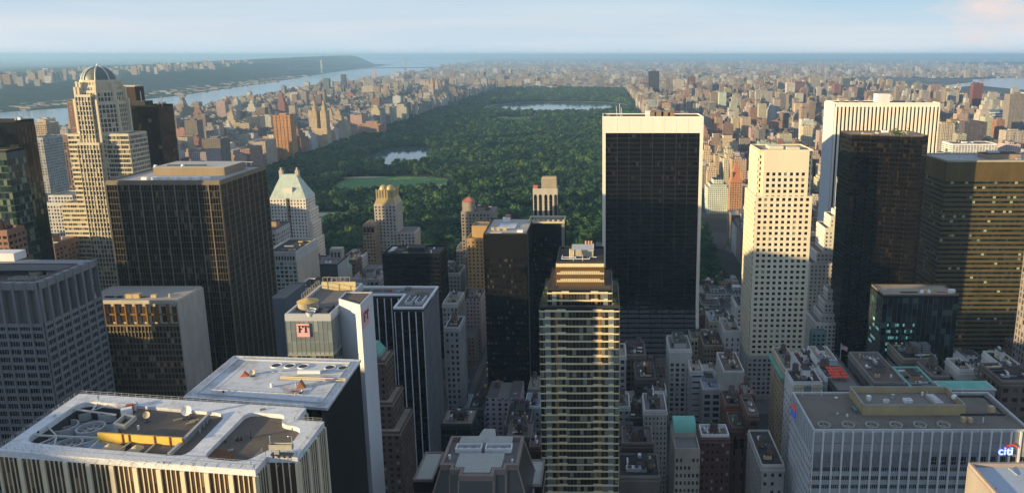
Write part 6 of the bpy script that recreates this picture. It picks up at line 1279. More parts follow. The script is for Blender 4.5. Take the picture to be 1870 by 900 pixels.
# park
PX0, PX1, PY0, PY1 = -728, 148, 772, 5450
sheet('park_ground', rect(PX0, PX1, PY0, PY1), .6, roofmat((.035,.05,.022), (.07,.06,.04), .5, .03))
GRASS = roofmat((.09,.20,.07), (.13,.18,.07), .4, .03); SAND = roofmat((.50,.42,.30), (.4,.33,.24), .5, .05)
def blob(pts, r=25): return rounded(ccw(pts), r, 6)
meadow = blob([(-528,1555),(-470,1562),(-325,1545),(-295,1470),(-292,1385),(-400,1345),(-515,1345)], 40)
lake = blob([(-580,1730),(-410,1715),(-430,1900),(-470,2060),(-530,2085),(-590,1980)], 50)
resv = [( -215+345*cos(2*pi*k/40)*(1+.06*sin(4*pi*k/40)), 3715+415*sin(2*pi*k/40)) for k in range(40)]
glawn = blob([(-445,2800),(-250,2780),(-235,3030),(-300,3110),(-430,3100)], 50)
field = blob([(-470,1100),(-395,1095),(-390,1195),(-465,1200)], 25)
pond2 = blob([(40,905),(110,900),(125,960),(60,985)], 18)
for nm, pl, mt, z in (('lawn', meadow, GRASS, .8), ('lake_water', lake, POND, .9), ('reservoir_water', resv, POND, .9), ('lawn', glawn, GRASS, .8), ('lawn', field, GRASS, .8)):
    sheet(nm, pl, z, mt)
for pts in ([(-558,1545),(-500,1558),(-440,1552),(-470,1538),(-540,1530)], [(-455,1160),(-400,1158),(-398,1186),(-458,1190)], [(-430,3070),(-380,3062),(-385,3098),(-425,3098)], [(-300,3040),(-262,3035),(-262,3075),(-305,3080)]): sheet('sand_field', blob(pts, 8), 1.0, SAND)
rr_ = MB(); rr_.ring([(x*1.0+(x+215)*.03, y+(y-3715)*.03) for x, y in resv], 8, .7, 1.0); struct(rr_.build('reservoir_path', wall((.4,.36,.30))))
def inside(x, y, poly):
    c = False; n = len(poly)
    for i in range(n):
        (x1, y1), (x2, y2) = poly[i-1], poly[i]
        if (y1 > y) != (y2 > y) and x < (x2-x1)*(y-y1)/(y2-y1)+x1: c = not c
    return c
R = random.Random(12); bl = MB()
for i in range(260):
    x, y = R.uniform(-540,-300), R.uniform(1310,1545)
    if inside(x, y, meadow): bl.rbox(x, y, .85, R.uniform(.6,1.4), R.uniform(.6,1.4), R.uniform(.3,1.0), R.random()*3)
o = bl.build('picnic_crowd', plain((.42,.40,.38),.9)); o['kind'] = 'stuff'; o['label'] = 'pale specks of people sitting all over the wide lawn'
# ---- avenue with pavement slabs, markings and taxis
AVX0, AVX1 = -97, -81
for x0, x1 in ((-101.5, AVX0), (AVX1, -78)): 
    m = MB(); m.box(x0, 380, .3, x1, 752, .45); struct(m.build('pavement', PAVE))
mk = MB(); MKP = plain((.7,.7,.68), .8)
for ln in range(1, 4):
    x = AVX0+(AVX1-AVX0)*ln/4
    for k in range(40): mk.face([(x-.08,385+k*9,.32),(x+.08,385+k*9,.32),(x+.08,388+k*9,.32),(x-.08,388+k*9,.32)])
for yy in (505, 585, 665):
    for k in range(9): x = AVX0+1+k*1.7; mk.face([(x,yy,.325),(x+.8,yy,.325),(x+.8,yy+3.5,.325),(x,yy+3.5,.325)])
struct(mk.build('road_markings', MKP))
def make_car(lab, grp):
    r = thing('parked_car', lab, 'car', (0,0,0), grp); YC = plain((.80,.38,.03), .35); b = MB()
    b.hexa([(-.9,-2.3,.35),(.9,-2.3,.35),(.9,2.3,.35),(-.9,2.3,.35),(-.88,-2.2,.95),(.88,-2.2,.95),(.88,2.2,.95),(-.88,2.2,.95)]); b.hexa([(-.82,-1.5,.95),(.82,-1.5,.95),(.82,.9,.95),(-.82,.9,.95),(-.66,-1.0,1.5),(.66,-1.0,1.5),(.66,.3,1.5),(-.66,.3,1.5)]); b.build('body', YC, r)
    m = MB(); m.hexa([(-.84,-1.35,1.0),(.84,-1.35,1.0),(.84,.75,1.0),(-.84,.75,1.0),(-.7,-1.02,1.42),(.7,-1.02,1.42),(.7,.38,1.42),(-.7,.38,1.42)]); m.build('window', GLK, r)
    for a in (-.8, .8):
        for c in (-1.45, 1.45): w = MB(); w.tube((a-.12, c, .33), (a+.12, c, .33), .33, 12); w.build('wheel', DKM, r)
    m = MB(); m.box(-.25,-.4,1.5,.25,-.2,1.68); m.build('roof_light', WHT, r); return r
CAR = None
for i, (x, y, a) in enumerate([(-93,571,0),(-89.5,566,0),(-85.5,573,0),(-91,560,.1),(-87,580,0),(-84,556,0),(-94,590,0),(-90,540,0)]):
    lab = 'yellow taxi on the dark avenue, '+('fourth from the near end','third from the near end','fifth from the near end','beside the third one and turning','sixth from the near end','second from the near end','furthest along the avenue','first from the near end')[i]
    if CAR is None: c = CAR = make_car(lab, 'yellow taxis queueing on the avenue')
    else:
        c = CAR.copy(); C.objects.link(c)
        for ch in CAR.children: d = ch.copy(); d.parent = c; C.objects.link(d)
    c['label'] = lab; c.location = (x, y, .33); c.rotation_euler = (0, 0, a); c['placed'] = 1
CAR['placed'] = 1
# raised block slabs under the midtown buildings
m = MB(); R = random.Random(3)
for j in range(-6, 9):
    for (a, b) in ((-1800,-1340),(-1310,-900),(-870,-400),(-375,-103),(-77,150),(178,420),(445,800),(830,1400)): m.box(a, 75+j*80+20, .3, b, 75+j*80+80-3, .45)
struct(m.build('pavement_blocks', PAVE))

# ================================================================ trees
def crown(seed, H=14.0, Wd=6.6):
    R = random.Random(seed); mb = MB(); L_ = []
    for i in range(R.randint(8, 11)):
        a = R.random()*2*pi; rr = Wd*.58*math.sqrt(R.random()); h = 5.2+(H-8.0)*R.random()*(1-.4*rr/Wd); L_.append((rr*cos(a), rr*sin(a), h, R.uniform(2.0, 3.3)))
    L_.append((0, 0, H-4.0, 3.0))
    for (x, y, z, r) in L_:
        n, k = 7, 4; i0 = len(mb.v); sq = R.uniform(.7, .9)
        for q in range(k+1):
            ph = -pi/2+pi*q/k
            for t in range(n): th = 2*pi*(t+.5*(q % 2))/n; j = r*.82*R.uniform(.82, 1.16); mb.v.append((x+j*cos(ph)*cos(th), y+j*cos(ph)*sin(th), z+j*sq*sin(ph)))
        for q in range(k):
            for t in range(n): u = (t+1) % n; mb.f.append((i0+q*n+t, i0+q*n+u, i0+(q+1)*n+u, i0+(q+1)*n+t)); mb.m.append(0)
        for _ in range(34):
            d = Vector((R.gauss(0,1), R.gauss(0,1), R.gauss(.25,1))).normalized(); c = Vector((x,y,z))+d*r*R.uniform(.85, 1.18); s = R.uniform(.35, .8)
            u = (d+Vector((R.uniform(-.8,.8), R.uniform(-.8,.8), R.uniform(-.8,.8)))).normalized(); a_ = u.orthogonal().normalized(); b_ = u.cross(a_)
            mb.face([c-a_*s-b_*s*.7, c+a_*s-b_*s*.6, c+a_*s*.8+b_*s, c-a_*s*.7+b_*s*.8])
    return mb
def leafmat():
    m, N, L, B = nmat('leaves'); oi = N.new('ShaderNodeObjectInfo'); g = N.new('ShaderNodeNewGeometry')
    cr = N.new('ShaderNodeValToRGB'); e = cr.color_ramp.elements; e[0].position = 0; e[0].color = (.018,.050,.024,1); e[1].position = 1; e[1].color = (.10,.15,.038,1)
    for p, c in ((.3,(.026,.068,.028,1)),(.6,(.036,.090,.036,1)),(.82,(.062,.120,.038,1))): x = e.new(p); x.color = c
    n = N.new('ShaderNodeTexNoise'); n.inputs['Scale'].default_value = .012; n.inputs['Detail'].default_value = 4; L.new(oi.outputs['Location'], n.inputs[0])
    a = N.new('ShaderNodeMath'); a.operation = 'MULTIPLY_ADD'; a.inputs[1].default_value = .55; L.new(oi.outputs['Random'], a.inputs[0])
    s = N.new('ShaderNodeMath'); s.operation = 'MULTIPLY_ADD'; s.inputs[1].default_value = 1.8; s.inputs[2].default_value = -.66; L.new(n.outputs[0], s.inputs[0]); L.new(s.outputs[0], a.inputs[2]); L.new(a.outputs[0], cr.inputs[0])
    mr = N.new('ShaderNodeMapRange'); mr.inputs[3].default_value = .55; mr.inputs[4].default_value = 1.5; L.new(g.outputs['Random Per Island'], mr.inputs[0])
    vm = N.new('ShaderNodeVectorMath'); vm.operation = 'SCALE'; L.new(cr.outputs[0], vm.inputs[0]); L.new(mr.outputs[0], vm.inputs['Scale']); L.new(vm.outputs[0], B.inputs['Base Color']); B.inputs['Roughness'].default_value = .75; B.inputs['Specular IOR Level'].default_value = .15
    return m
LEAF = leafmat(); BARK = plain((.07,.055,.04), .9)
def trunk():
    m = MB(); m.cyl(0, 0, 0, 5.5, .45, .28, 8)
    for a in range(4): m.tube((0,0,4+a*.4), (2.4*cos(a*1.7), 2.4*sin(a*1.7), 7.5+a*.3), .16, 5)
    return m
crowns = [crown(s).mesh('crown', LEAF) for s in (1, 2, 3, 4, 5)]; trunk_me = trunk().mesh('trunk', BARK)
R = random.Random(77); pts = []
sp = 10.6
HOLES = [(meadow, 0), (lake, 0), (glawn, 0), (field, 0)]
y = PY0+4
while y < PY1:
    x = PX0+4; s_ = sp if y < 2500 else (sp*1.15 if y < 3600 else sp*1.4)
    while x < PX1-3:
        a, b = x+R.uniform(-.45,.45)*s_, y+R.uniform(-.45,.45)*s_
        ok = not any(inside(a, b, h) for h, _ in HOLES) and ((a+215)/366)**2+((b-3715)/440)**2 > 1 and not (abs(a+215) < 330 and 3150 < b < 3320 and R.random() < .5)
        if ok and -140 < proj(a, b, 10)[0] < 2000:
            # openings: paths and little clearings
            d = sin(a*.021+1.3*sin(b*.006))+sin(b*.013+1.7*sin(a*.009))
            if abs(d) > .10 or R.random() < .25: pts.append((a, b, R.uniform(.78,1.35)*(1.0 if R.random() < .82 else 1.35)*(1+.16*sin(a*.03)*sin(b*.024))*s_/sp))
        x += s_
    y += s_*.9
# strip of trees along Riverside
for i in range(900):
    b = R.uniform(1800, 9000); a = interp(EB, b)+R.uniform(15, 90); pts.append((a, b, R.uniform(.8,1.3)))
hero_boxes = []
bpy.context.view_layer.update()
for o in C.objects:
    if o.type == 'EMPTY' and o.get('category') and o.children:
        body = [c for c in o.children if c.type == 'MESH' and c.name.split('.')[0] in ('body', 'wall', 'stone_side_frame', 'top_storey')]
        for c in body:
            bb = [Vector(v) for v in c.bound_box]; z1 = max(v.z for v in bb)
            if z1 < 25: continue
            ps = [proj(v.x, v.y, v.z) for v in bb]; tops = [proj(v.x, v.y, v.z) for v in bb if v.z > z1-.1]
            hero_boxes.append((min(p[0] for p in tops), max(p[0] for p in tops), min(p[1] for p in tops), min(v.y for v in bb), (min(v.x for v in bb), max(v.x for v in bb), min(v.y for v in bb), max(v.y for v in bb))))
def hidden(x, y, z):
    p = proj(x, y, z)
    return any(a+1 < p[0] < b-1 and p[1] > t+2 and yy < y for a, b, t, yy, _ in hero_boxes)
vis = sorted([p for p in pts if 5 < proj(p[0], p[1], 8)[0] < 1865 and p[1] < 1300 and not hidden(p[0], p[1], 15)], key=lambda p: p[1]-p[2]*40)[:300]
vs = set(vis); rest = [p for p in pts if p not in vs]
ON = 'first second third fourth fifth sixth seventh eighth ninth tenth eleventh twelfth thirteenth fourteenth fifteenth sixteenth seventeenth eighteenth nineteenth twentieth twenty-first twenty-second twenty-third twenty-fourth twenty-fifth'.split()
zone = lambda x: 'near the avenue corner' if x > 20 else ('below the black framed tower' if x > -60 else ('behind the arched-strip tower' if x > -170 else ('between the stone towers' if x > -300 else 'by the twin-chimney tower')))
ylim = sorted(p[1] for p in vis); cell = {}
for p in sorted(vis): k = (min(len(ON)-1, int((p[1]-PY0)/14)), zone(p[0])); cell.setdefault(k, []).append(p)
tlab = {}
for (rw, zn), ps in cell.items():
    for q, p in enumerate(ps):
        big = 'broad' if p[2] > 1.3 else ('small' if p[2] < .9 else 'round'); tlab[p] = f'{big} tree {ON[min(q, len(ON)-1)]} from the west in the {ON[rw]} row {zn}'
for i, (x, y, s) in enumerate(vis):
    r = thing('park_tree', tlab[(x, y, s)], 'tree', (x, y, .6), 'trees along the south end of the park'); r['placed'] = 1; r.rotation_euler = (0, 0, R.random()*6.28); r.scale = (s, s, s*R.uniform(.9,1.1))
    for nm, me in (('trunk', trunk_me), ('crown', crowns[i % 5])): c = bpy.data.objects.new(nm, me); C.objects.link(c); c.parent = r
protos = []
for k in range(5):
    mb = crown(k+1); i0 = len(mb.f); tr = trunk(); o0 = len(mb.v); mb.v += tr.v; mb.f += [tuple(q+o0 for q in f) for f in tr.f]; mb.m += [1]*len(tr.f)
    me = mb.mesh('tree_shape', [LEAF, BARK]); protos.append(bpy.data.objects.new('tree_shape', me))
pc = bpy.data.collections.new('tree_shapes'); [pc.objects.link(o) for o in protos]
pm = bpy.data.meshes.new('woodland'); pm.from_pydata([(x, y, .6) for x, y, s in rest], [], [])
at = pm.attributes.new('tsize', 'FLOAT', 'POINT'); at.data.foreach_set('value', [s for _, _, s in rest])
wo = bpy.data.objects.new('park_woodland', pm); C.objects.link(wo); wo['kind'] = 'stuff'; wo['label'] = 'dense green park woodland stretching away to the north'
ng = bpy.data.node_groups.new('scatter', 'GeometryNodeTree'); ng.interface.new_socket('Geometry', in_out='INPUT', socket_type='NodeSocketGeometry'); ng.interface.new_socket('Geometry', in_out='OUTPUT', socket_type='NodeSocketGeometry')
N, L = ng.nodes, ng.links; gi, go = N.new('NodeGroupInput'), N.new('NodeGroupOutput'); ip = N.new('GeometryNodeInstanceOnPoints'); ci = N.new('GeometryNodeCollectionInfo'); ci.inputs[0].default_value = pc; ci.inputs['Separate Children'].default_value = True; ci.inputs['Reset Children'].default_value = True
ip.inputs['Pick Instance'].default_value = True; L.new(gi.outputs[0], ip.inputs['Points']); L.new(ci.outputs[0], ip.inputs['Instance'])
rv_ = N.new('FunctionNodeRandomValue'); rv_.data_type = 'FLOAT_VECTOR'; rv_.inputs[0].default_value = (0,0,0); rv_.inputs[1].default_value = (0,0,6.28); L.new(rv_.outputs[0], ip.inputs['Rotation'])
ri = N.new('FunctionNodeRandomValue'); ri.data_type = 'INT'; ri.inputs[4].default_value = 0; ri.inputs[5].default_value = 4; L.new(ri.outputs[2], ip.inputs['Instance Index'])
na = N.new('GeometryNodeInputNamedAttribute'); na.data_type = 'FLOAT'; na.inputs[0].default_value = 'tsize'; L.new(na.outputs[0], ip.inputs['Scale']); L.new(ip.outputs[0], go.inputs[0])
wo.modifiers.new('scatter', 'NODES').node_group = ng
print('trees', len(pts))
# ================================================================ the rest of the city
R = random.Random(101); BOX = []   # (x0, x1, y0, y1, height, style)
def clear(x0, x1, y0, y1, mrg=3):
    return not any(x0 < b+mrg and x1 > a-mrg and y0 < d+mrg and y1 > c-mrg for _, _, _, _, (a, b, c, d) in hero_boxes)
# named landmarks of the middle distance: pixels of the top, height, colour, shape, label
MT = [
 (568,597,235,60,(.56,.43,.28),'twin','sand stone apartment house with two slim pointed towers facing the park'),
 (497,529,211,113,(.50,.26,.11),'slab','orange-brown ribbed tower slab, tallest on the park\'s west edge'),
 (505,518,172,105,(.28,.13,.10),'spire','dark red stepped tower rising behind the park\'s west row'),
 (700,742,196,62,(.50,.47,.40),'wide','broad pale grey apartment block on the park\'s west edge above the lake'),
 (654,700,224,48,(.42,.26,.18),'mans','long ornate brick museum-like block with turrets by the park'),
 (786,800,166,60,(.50,.38,.26),'twin','pair of pale towers at the far end of the west row'),
 (772,788,150,95,(.46,.38,.28),'spire','slim tan stepped tower at the far end of the west row'),
 (666,690,140,50,(.52,.38,.30),'tower','pale stone church with one tall square tower near the river'),
 (548,566,158,75,(.36,.29,.22),'spire','brown building crowned by a cupola near the river'),
 (590,600,144,112,(.14,.20,.22),'slab','blue-grey glass tower near the river'),
 (622,630,137,130,(.10,.13,.16),'slab','slim dark tower near the river behind the west side'),
 (660,690,158,80,(.50,.44,.38),'slab','pale slab of flats with ribbed front in the west side'),
 (684,702,161,75,(.52,.42,.30),'mans','tan apartment tower with stepped head in the west side'),
 (700,712,153,90,(.44,.38,.32),'slab','slim grey-tan tower in the middle of the west side'),
 (720,745,150,88,(.30,.32,.32),'slab','wide grey-green slab in the middle of the west side'),
 (630,645,172,60,(.42,.16,.12),'slab','brick-red block of flats in the west side'),
 (600,612,175,55,(.36,.13,.10),'slab','small dark red block in the west side'),
 (528,542,170,75,(.60,.55,.50),'slab','white and red striped slab in the west side'),
 (450,475,214,70,(.55,.42,.28),'slab','sunlit tan tower left of the orange slab'),
 (475,494,212,68,(.52,.52,.48),'slab','white-grey tower beside the orange slab'),
 (396,430,266,50,(.62,.50,.32),'mans','bright sand-coloured hotel block above the dark bronze block'),
 (1185,1204,131,163,(.035,.04,.05),'slab','nearly black slab tower beyond the park\'s east side'),
 (1256,1270,141,128,(.16,.09,.08),'slab','dark brown tower right of the black slab'),
 (1230,1249,146,110,(.50,.46,.40),'slab','beige pair of slabs between black slab and brown tower'),
 (1248,1260,163,95,(.36,.20,.15),'spire','slim pinkish tower below the dark brown tower'),
 (1332,1350,178,120,(.40,.42,.36),'spire','pale green-grey tower with pointed top on the east side'),
 (1381,1411,167,100,(.38,.36,.34),'slab','grey slab block above the cream tower'),
 (1437,1452,152,118,(.52,.50,.46),'slab','white-topped slim tower between brown slabs'),
 (1452,1470,150,112,(.17,.10,.10),'slab','dark maroon slab left of the marble tower'),
 (1480,1498,143,126,(.30,.29,.28),'slab','tall grey tower just left of the marble tower'),
 (1524,1536,154,110,(.22,.11,.11),'slab','dark red slim tower above the marble tower'),
 (1540,1553,145,125,(.08,.12,.17),'slab','dark blue tower above the marble tower'),
 (1554,1566,160,100,(.30,.2,.18),'slab','brown slim tower above the marble tower'),
 (1625,1655,162,90,(.26,.30,.33),'slab','bluish slab group above the marble tower'),
 (1669,1689,151,118,(.20,.22,.24),'spire','dark grey crowned tower right of the marble tower'),
 (1701,1718,156,115,(.30,.22,.20),'slab','brown-grey tower beyond the marble tower'),
 (1718,1752,166,95,(.42,.36,.32),'slab','wide pinkish slab beyond the dark tower'),
 (1779,1796,153,136,(.16,.06,.05),'slab','tall dark red-brown tower near the right edge'),
 (1800,1826,172,100,(.40,.40,.36),'spire','pale stepped tower with round head near the right edge'),
 (1809,1838,202,95,(.14,.24,.36),'band','blue and white banded curved tower near the right edge'),
 (1846,1875,173,150,(.24,.22,.21),'slab','tall grey gridded tower at the right edge'),
 (1838,1875,240,90,(.42,.38,.33),'slab','beige slab below the grey gridded tower'),
 (1714,1744,227,105,(.46,.40,.31),'slab','tan tower with pale sunlit side right of marble tower'),
 (1763,1803,224,95,(.10,.09,.10),'slab','dark grey wide block near the right edge'),
 (1790,1812,195,110,(.50,.46,.40),'mans','cream stepped tower behind dark grey block'),
 (1312,1348,250,62,(.62,.52,.38),'mans','sunlit cream stepped apartment block east of the park'),
 (1335,1357,312,92,(.42,.24,.14),'chat','orange-brown tower house with steep chateau roof on the park corner'),
 (1283,1300,268,80,(.58,.46,.30),'mans','sunlit yellow-tan block touching the white-framed tower'),
 (1292,1310,300,66,(.55,.44,.32),'mans','sand block with stepped terraces beside white-framed tower'),
 (1414,1470,262,60,(.22,.28,.24),'slab','low green-roofed block behind the cream tower'),
 (1304,1322,168,90,(.40,.34,.28),'slab','grey-tan slab on the upper east side'),
 (1360,1376,190,80,(.50,.42,.36),'spire','cream stepped tower among upper east roofs'),
 (1300,1316,212,66,(.36,.15,.11),'slab','brick-red block among upper east roofs'),
 (1300,1315,228,55,(.42,.20,.13),'slab','orange-red low block among upper east roofs'),
 (1212,1222,196,62,(.40,.28,.22),'slab','pinkish block at the edge of the park behind the black framed tower'),
 (1222,1242,192,64,(.34,.15,.10),'slab','dark red block beside the park east row'),
 (1340,1346,316,70,(.5,.4,.3),'slab','thin tan block beside the chateau-roofed tower'),
]
def styled(x0, x1, y0, y1, h, style, z0=1):
    """list of solids (poly boxes) making one building"""
    w, d = x1-x0, y1-y0; o = [(x0, x1, y0, y1, z0, h)]
    if style == 'slab': o.append((x0+w*.3, x1-w*.3, y0+d*.3, y1-d*.3, h, h+4))
    elif style == 'mans': o[0] = (x0, x1, y0, y1, z0, h*.8); o += [(x0+w*.12, x1-w*.12, y0+d*.1, y1-d*.1, h*.8, h*.92), (x0+w*.27, x1-w*.27, y0+d*.2, y1-d*.2, h*.92, h+3)]
    elif style == 'spire': o[0] = (x0, x1, y0, y1, z0, h*.72); o += [(x0+w*.16, x1-w*.16, y0+d*.1, y1-d*.1, h*.72, h*.88), (x0+w*.3, x1-w*.3, y0+d*.25, y1-d*.25, h*.88, h), (x0+w*.4, x1-w*.4, y0+d*.35, y1-d*.35, h, h+7)]
    elif style == 'wide': o += [(x0+w*.1, x0+w*.4, y0+2, y1-2, h, h+11), (x0+w*.6, x0+w*.9, y0+2, y1-2, h, h+11)]
    elif style == 'tower': o[0] = (x0, x1, y0, y1, z0, h*.7); o += [(x0+w*.6, x0+w*.85, y0+1, y0+12, h*.7, h*1.9), (x0+w*.64, x0+w*.81, y0+3, y0+10, h*1.9, h*2.1)]
    elif style == 'twin':
        for f in (.02, .62): o += [(x0+w*f, x0+w*(f+.36), y0+2, y1-2, h, h*1.75), (x0+w*(f+.07), x0+w*(f+.29), y0+5, y1-5, h*1.75, h*1.98), (x0+w*(f+.13), x0+w*(f+.23), y0+8, y1-8, h*1.98, h*2.2)]
    elif style == 'chat': o[0] = (x0, x1, y0, y1, z0, h*.82)
    elif style == 'u': o[0] = (x0, x1, y0, y1, z0, h*.96); o += [(x0, x0+w*.34, y0, y1-.5, h*.96, h), (x1-w*.34, x1, y0, y1-.5, h*.96, h)]
    return o
TAKEN = []
def landmark(pl, pr, py, zt, col, style, lab):
    Y = (CAMH-zt)/T(py); x0, x1 = at_y(pl, py, Y)[0], at_y(pr, py, Y)[0]; dep = max(16, min(30, (x1-x0)*.9)); fac = {'twin': 1, 'wide': 1, 'tower': 1}.get(style, 1)
    t = thing('church' if style == 'tower' else 'apartment_tower', lab.replace(',', ''), 'church' if style == 'tower' else 'apartment tower', ((x0+x1)/2, Y, 0)); t['placed'] = 0; sol = styled(x0, x1, Y, Y+dep, zt, style)
    for k, s in enumerate(sol):
        m = MB(); m.box(s[0], s[2], s[4] if k == 0 else s[4]+.02, s[1], s[3], s[5]); o = m.build('wall' if k == 0 else ('tower' if style in ('twin', 'tower') else ('upper_storeys' if (s[1]-s[0]) > (x1-x0)*.45 else 'penthouse')), CITY_O, t); o.color = (*col, 1)
    if style == 'chat':
        m = MB(); P = rect(x0, x1, Y, Y+dep); m.prism(inset(P, -.3), zt*.82, zt*1.12, poly2=inset(P, (x1-x0)*.42)); m.build('steep_roof', plain((.42,.17,.09), .8), t); m = MB(); [m.box(x0+a, Y+1, zt*.82, x0+a+2, Y+3, zt*.98) for a in (1, (x1-x0)-3)]; m.build('chimney', wall((.4,.25,.16)), t)
    if style == 'slab' and (x1-x0) > 12:
        m = MB(); n = 5; [m.box(x0+(x1-x0)*i/n-.35, Y-.5, 1, x0+(x1-x0)*i/n+.35, Y, zt) for i in range(n+1)]; o = m.build('pier', CITY_O, t); o.color = (*[min(1, c*1.15) for c in col], 1)
    if style == 'band': m = MB(); [m.box(x0-.5, Y-.6, f*7+3, x1+.5, Y+dep, f*7+5.6) for f in range(int(zt/7))]; m.build('white_band', WHITE, t)
    m = MB(); m.ring(rect(x0, x1, Y, Y+dep), .5, sol[0][5]+.02, sol[0][5]+1.1); o = m.build('parapet', CITY_O, t); o.color = (*col, 1)
    TAKEN.append((x0-4, x1+4, Y-4, Y+dep+4))
for l in MT: landmark(*l)
def free(x0, x1, y0, y1): return not any(x0 < b and x1 > a and y0 < d and y1 > c for a, b, c, d in TAKEN)
def inview(x, y, m=60):
    p = proj(x, y, 30)[0]; return -m < p < 1870+m
STY = ['slab', 'slab', 'slab', 'mans', 'u', 'plain', 'plain', 'spire']
def add(x0, x1, y0, y1, h, st=None):
    if h < 1: return
    if not free(x0, x1, y0, y1): return
    BOX.append((x0, x1, y0, y1, h, st or R.choice(STY)))
# park-facing rows (continuous wall of tall apartment houses)
for side, xs, h0, h1, ya in ((-1, -746, 48, 74, 800), (1, 168, 42, 62, 800)):
    y = ya
    while y < 5450:
        ln = R.uniform(26, 62); h = R.uniform(h0, h1) if R.random() > .12 else R.uniform(h1, h1+26)
        if side > 0 and y < 1250: h = min(h, 52)
        d = R.uniform(28, 40); add(*( (xs-d, xs) if side < 0 else (xs, xs+d)), y, y+ln-1.5, h, R.choice(['mans', 'u', 'slab', 'mans', 'spire' if h > 60 else 'mans']))
        y += ln + (R.uniform(14, 18) if R.random() < .5 else 0)
def grid(xa, xb, ya, yb, ave, lots, hf, step=80, dens=1.0):
    y = ya
    while y < yb:
        x = xa
        while x < xb:
            for (o, d) in ((0, 27), (31, 29)):
                u = x
                while u < min(x+ave-22, xb):
                    w = R.uniform(*lots); onave = u < x+30 or u > x+ave-60
                    if R.random() < dens and inview(u, y): h = hf(u, y, onave); add(u, u+w-.5, y+o, y+o+d*R.uniform(.8, 1), h)
                    u += w
            x += ave
        y += step
# upper west side
def hw(x, y, av):
    if x < interp(EB, y)+330: return R.uniform(12, 24) if R.random() > .08 else R.uniform(30, 50)
    if av: return R.uniform(30, 58) if R.random() > .12 else R.uniform(60, 95)
    return R.uniform(15, 24) if R.random() > .22 else R.uniform(30, 50)
def wx(y): return interp(EB, y)+130
y = 800
for k in range(58): ya = 800+k*80; grid(wx(ya), -800, ya, ya+1, 245, (18, 34), hw)
def he(x, y, av):
    r = R.random()
    if x > 420: return R.uniform(60, 110) if r < .10 else (R.uniform(32, 58) if av or r < .3 else R.uniform(15, 26))
    return R.uniform(44, 80) if (av and r < .5) or r < .08 else (R.uniform(28, 46) if r < .4 else R.uniform(15, 24))
grid(222, 1750, 800, 5440, 200, (16, 32), he)
def hh(x, y, av): r = R.random(); return R.uniform(45, 75) if r < .035 else (R.uniform(20, 30) if r < .4 else R.uniform(12, 19))
for k in range(29): ya = 5510+k*100; grid(wx(ya), min(1700, 1300+k*10), ya, ya+1, 260, (30, 60), hh, dens=.85)
# clusters of river towers, public-housing slabs
for i in range(260):
    y = R.uniform(3300, 8500); x = R.uniform(-1900, 1700)
    if PX0-20 < x < PX1+20 and y < 5500: continue
    if x < interp(EB, y)+100: continue
    add(x, x+R.uniform(18, 42), y, y+R.uniform(14, 24), R.uniform(46, 74), 'plain')
# far boroughs: low sprawl with towers
for i in range(12500):
    y = 8300*(26000/8300)**(R.random()**.8) ; x = y*R.uniform(-.82, .60)
    if interp(WBK, y)-300 < x < interp(EB, y)+60: continue
    if x < interp(WBK, y): continue
    r = R.random(); w = R.uniform(18, 62)*(y/9000)**.5; add(x, x+w, y, y+w*.6, R.uniform(10, 22) if r < .9 else R.uniform(40, 85), 'plain')
for i in range(2600):
    y = R.uniform(3000, 9500); x = R.uniform(1750, 6200)
    if y < 5600 and x < 2400 and R.random() < .6: continue
    p = proj(x, y, 5)
    if 1540 < p[0] < 1900 and 140 < p[1] < 176: continue
    if p[0] < 1890: add(x, x+R.uniform(20, 70), y, y+R.uniform(15, 40), R.uniform(9, 22) if R.random() < .88 else R.uniform(35, 75), 'plain')
# west bank of the river: waterfront blocks and ridge-top flats
for i in range(420):
    y = R.uniform(3000, 9000); b = interp(WBK, y); d = R.uniform(20, 420) if R.random() < .55 else R.uniform(900, 2600)
    if not inview(b-d, y): continue
    base = 0 if d < 430 else interp(HH, y)*.9; BOX.append((b-d, b-d+R.uniform(20, 60), y, y+R.uniform(15, 30), R.uniform(6, 13)+base*1.0, 'plain'))
for i in range(90):
    y = R.choice([R.gauss(5200, 500), R.gauss(7300, 700), R.uniform(4000, 10500)]); b = interp(WBK, y); d = R.uniform(820, 1300); w = R.uniform(25, 55)
    if inview(b-d, y): BOX.append((b-d, b-d+w, y, y+20, interp(HH, y)*.9+R.uniform(30, 75), 'plain'))
# midtown fill between the modelled towers, kept low; unseen towers added out of frame, sunward, to cast shade
for j in range(-5, 9):
    y = 97+j*80
    for (a, b) in ((-1800,-1340),(-1310,-900),(-870,-400),(-375,-105),(-76,148),(180,418),(445,800)):
        for (o, d) in ((0, 26), (29, 26)):
            u = a+2
            while u < b-14:
                w = R.uniform(14, 26); yy = y+o
                if clear(u, u+w, yy, yy+d, 1.5) and yy > -420:
                    off = proj(u+w, yy, 0)[0] < -40 or yy < 60
                    if off and u < -300: h = R.choice([R.uniform(40, 70), R.uniform(60, 120)])
                    elif yy < 300: h = R.uniform(14, 26)
                    else: h = R.uniform(16, 40) if yy < 560 else R.uniform(24, 52)
                    if yy > 560 and u+w > 60 and u < 160: h = R.uniform(9, 16)
                    if not (yy < 150 and abs(u) < 260): BOX.append((u, u+w-.6, yy, yy+d, h, R.choice(['slab', 'u', 'plain'])))
                u += w
for (x0, x1, y0, y1, h) in [(-425,-355,262,292,196),(-470,-425,15,42,207),(-440,-398,52,96,196),(-425,-370,104,172,186),(-560,-500,180,235,150),(-425,-380,186,222,176),(-480,-440,325,372,152),(-700,-640,430,480,150),(-520,-470,-160,-90,210),(-380,-330,-260,-200,205)]:  # unseen towers placed and sized so their shadows fall on the modelled fronts
    BOX.append((x0, x1, y0, y1, h, 'slab'))
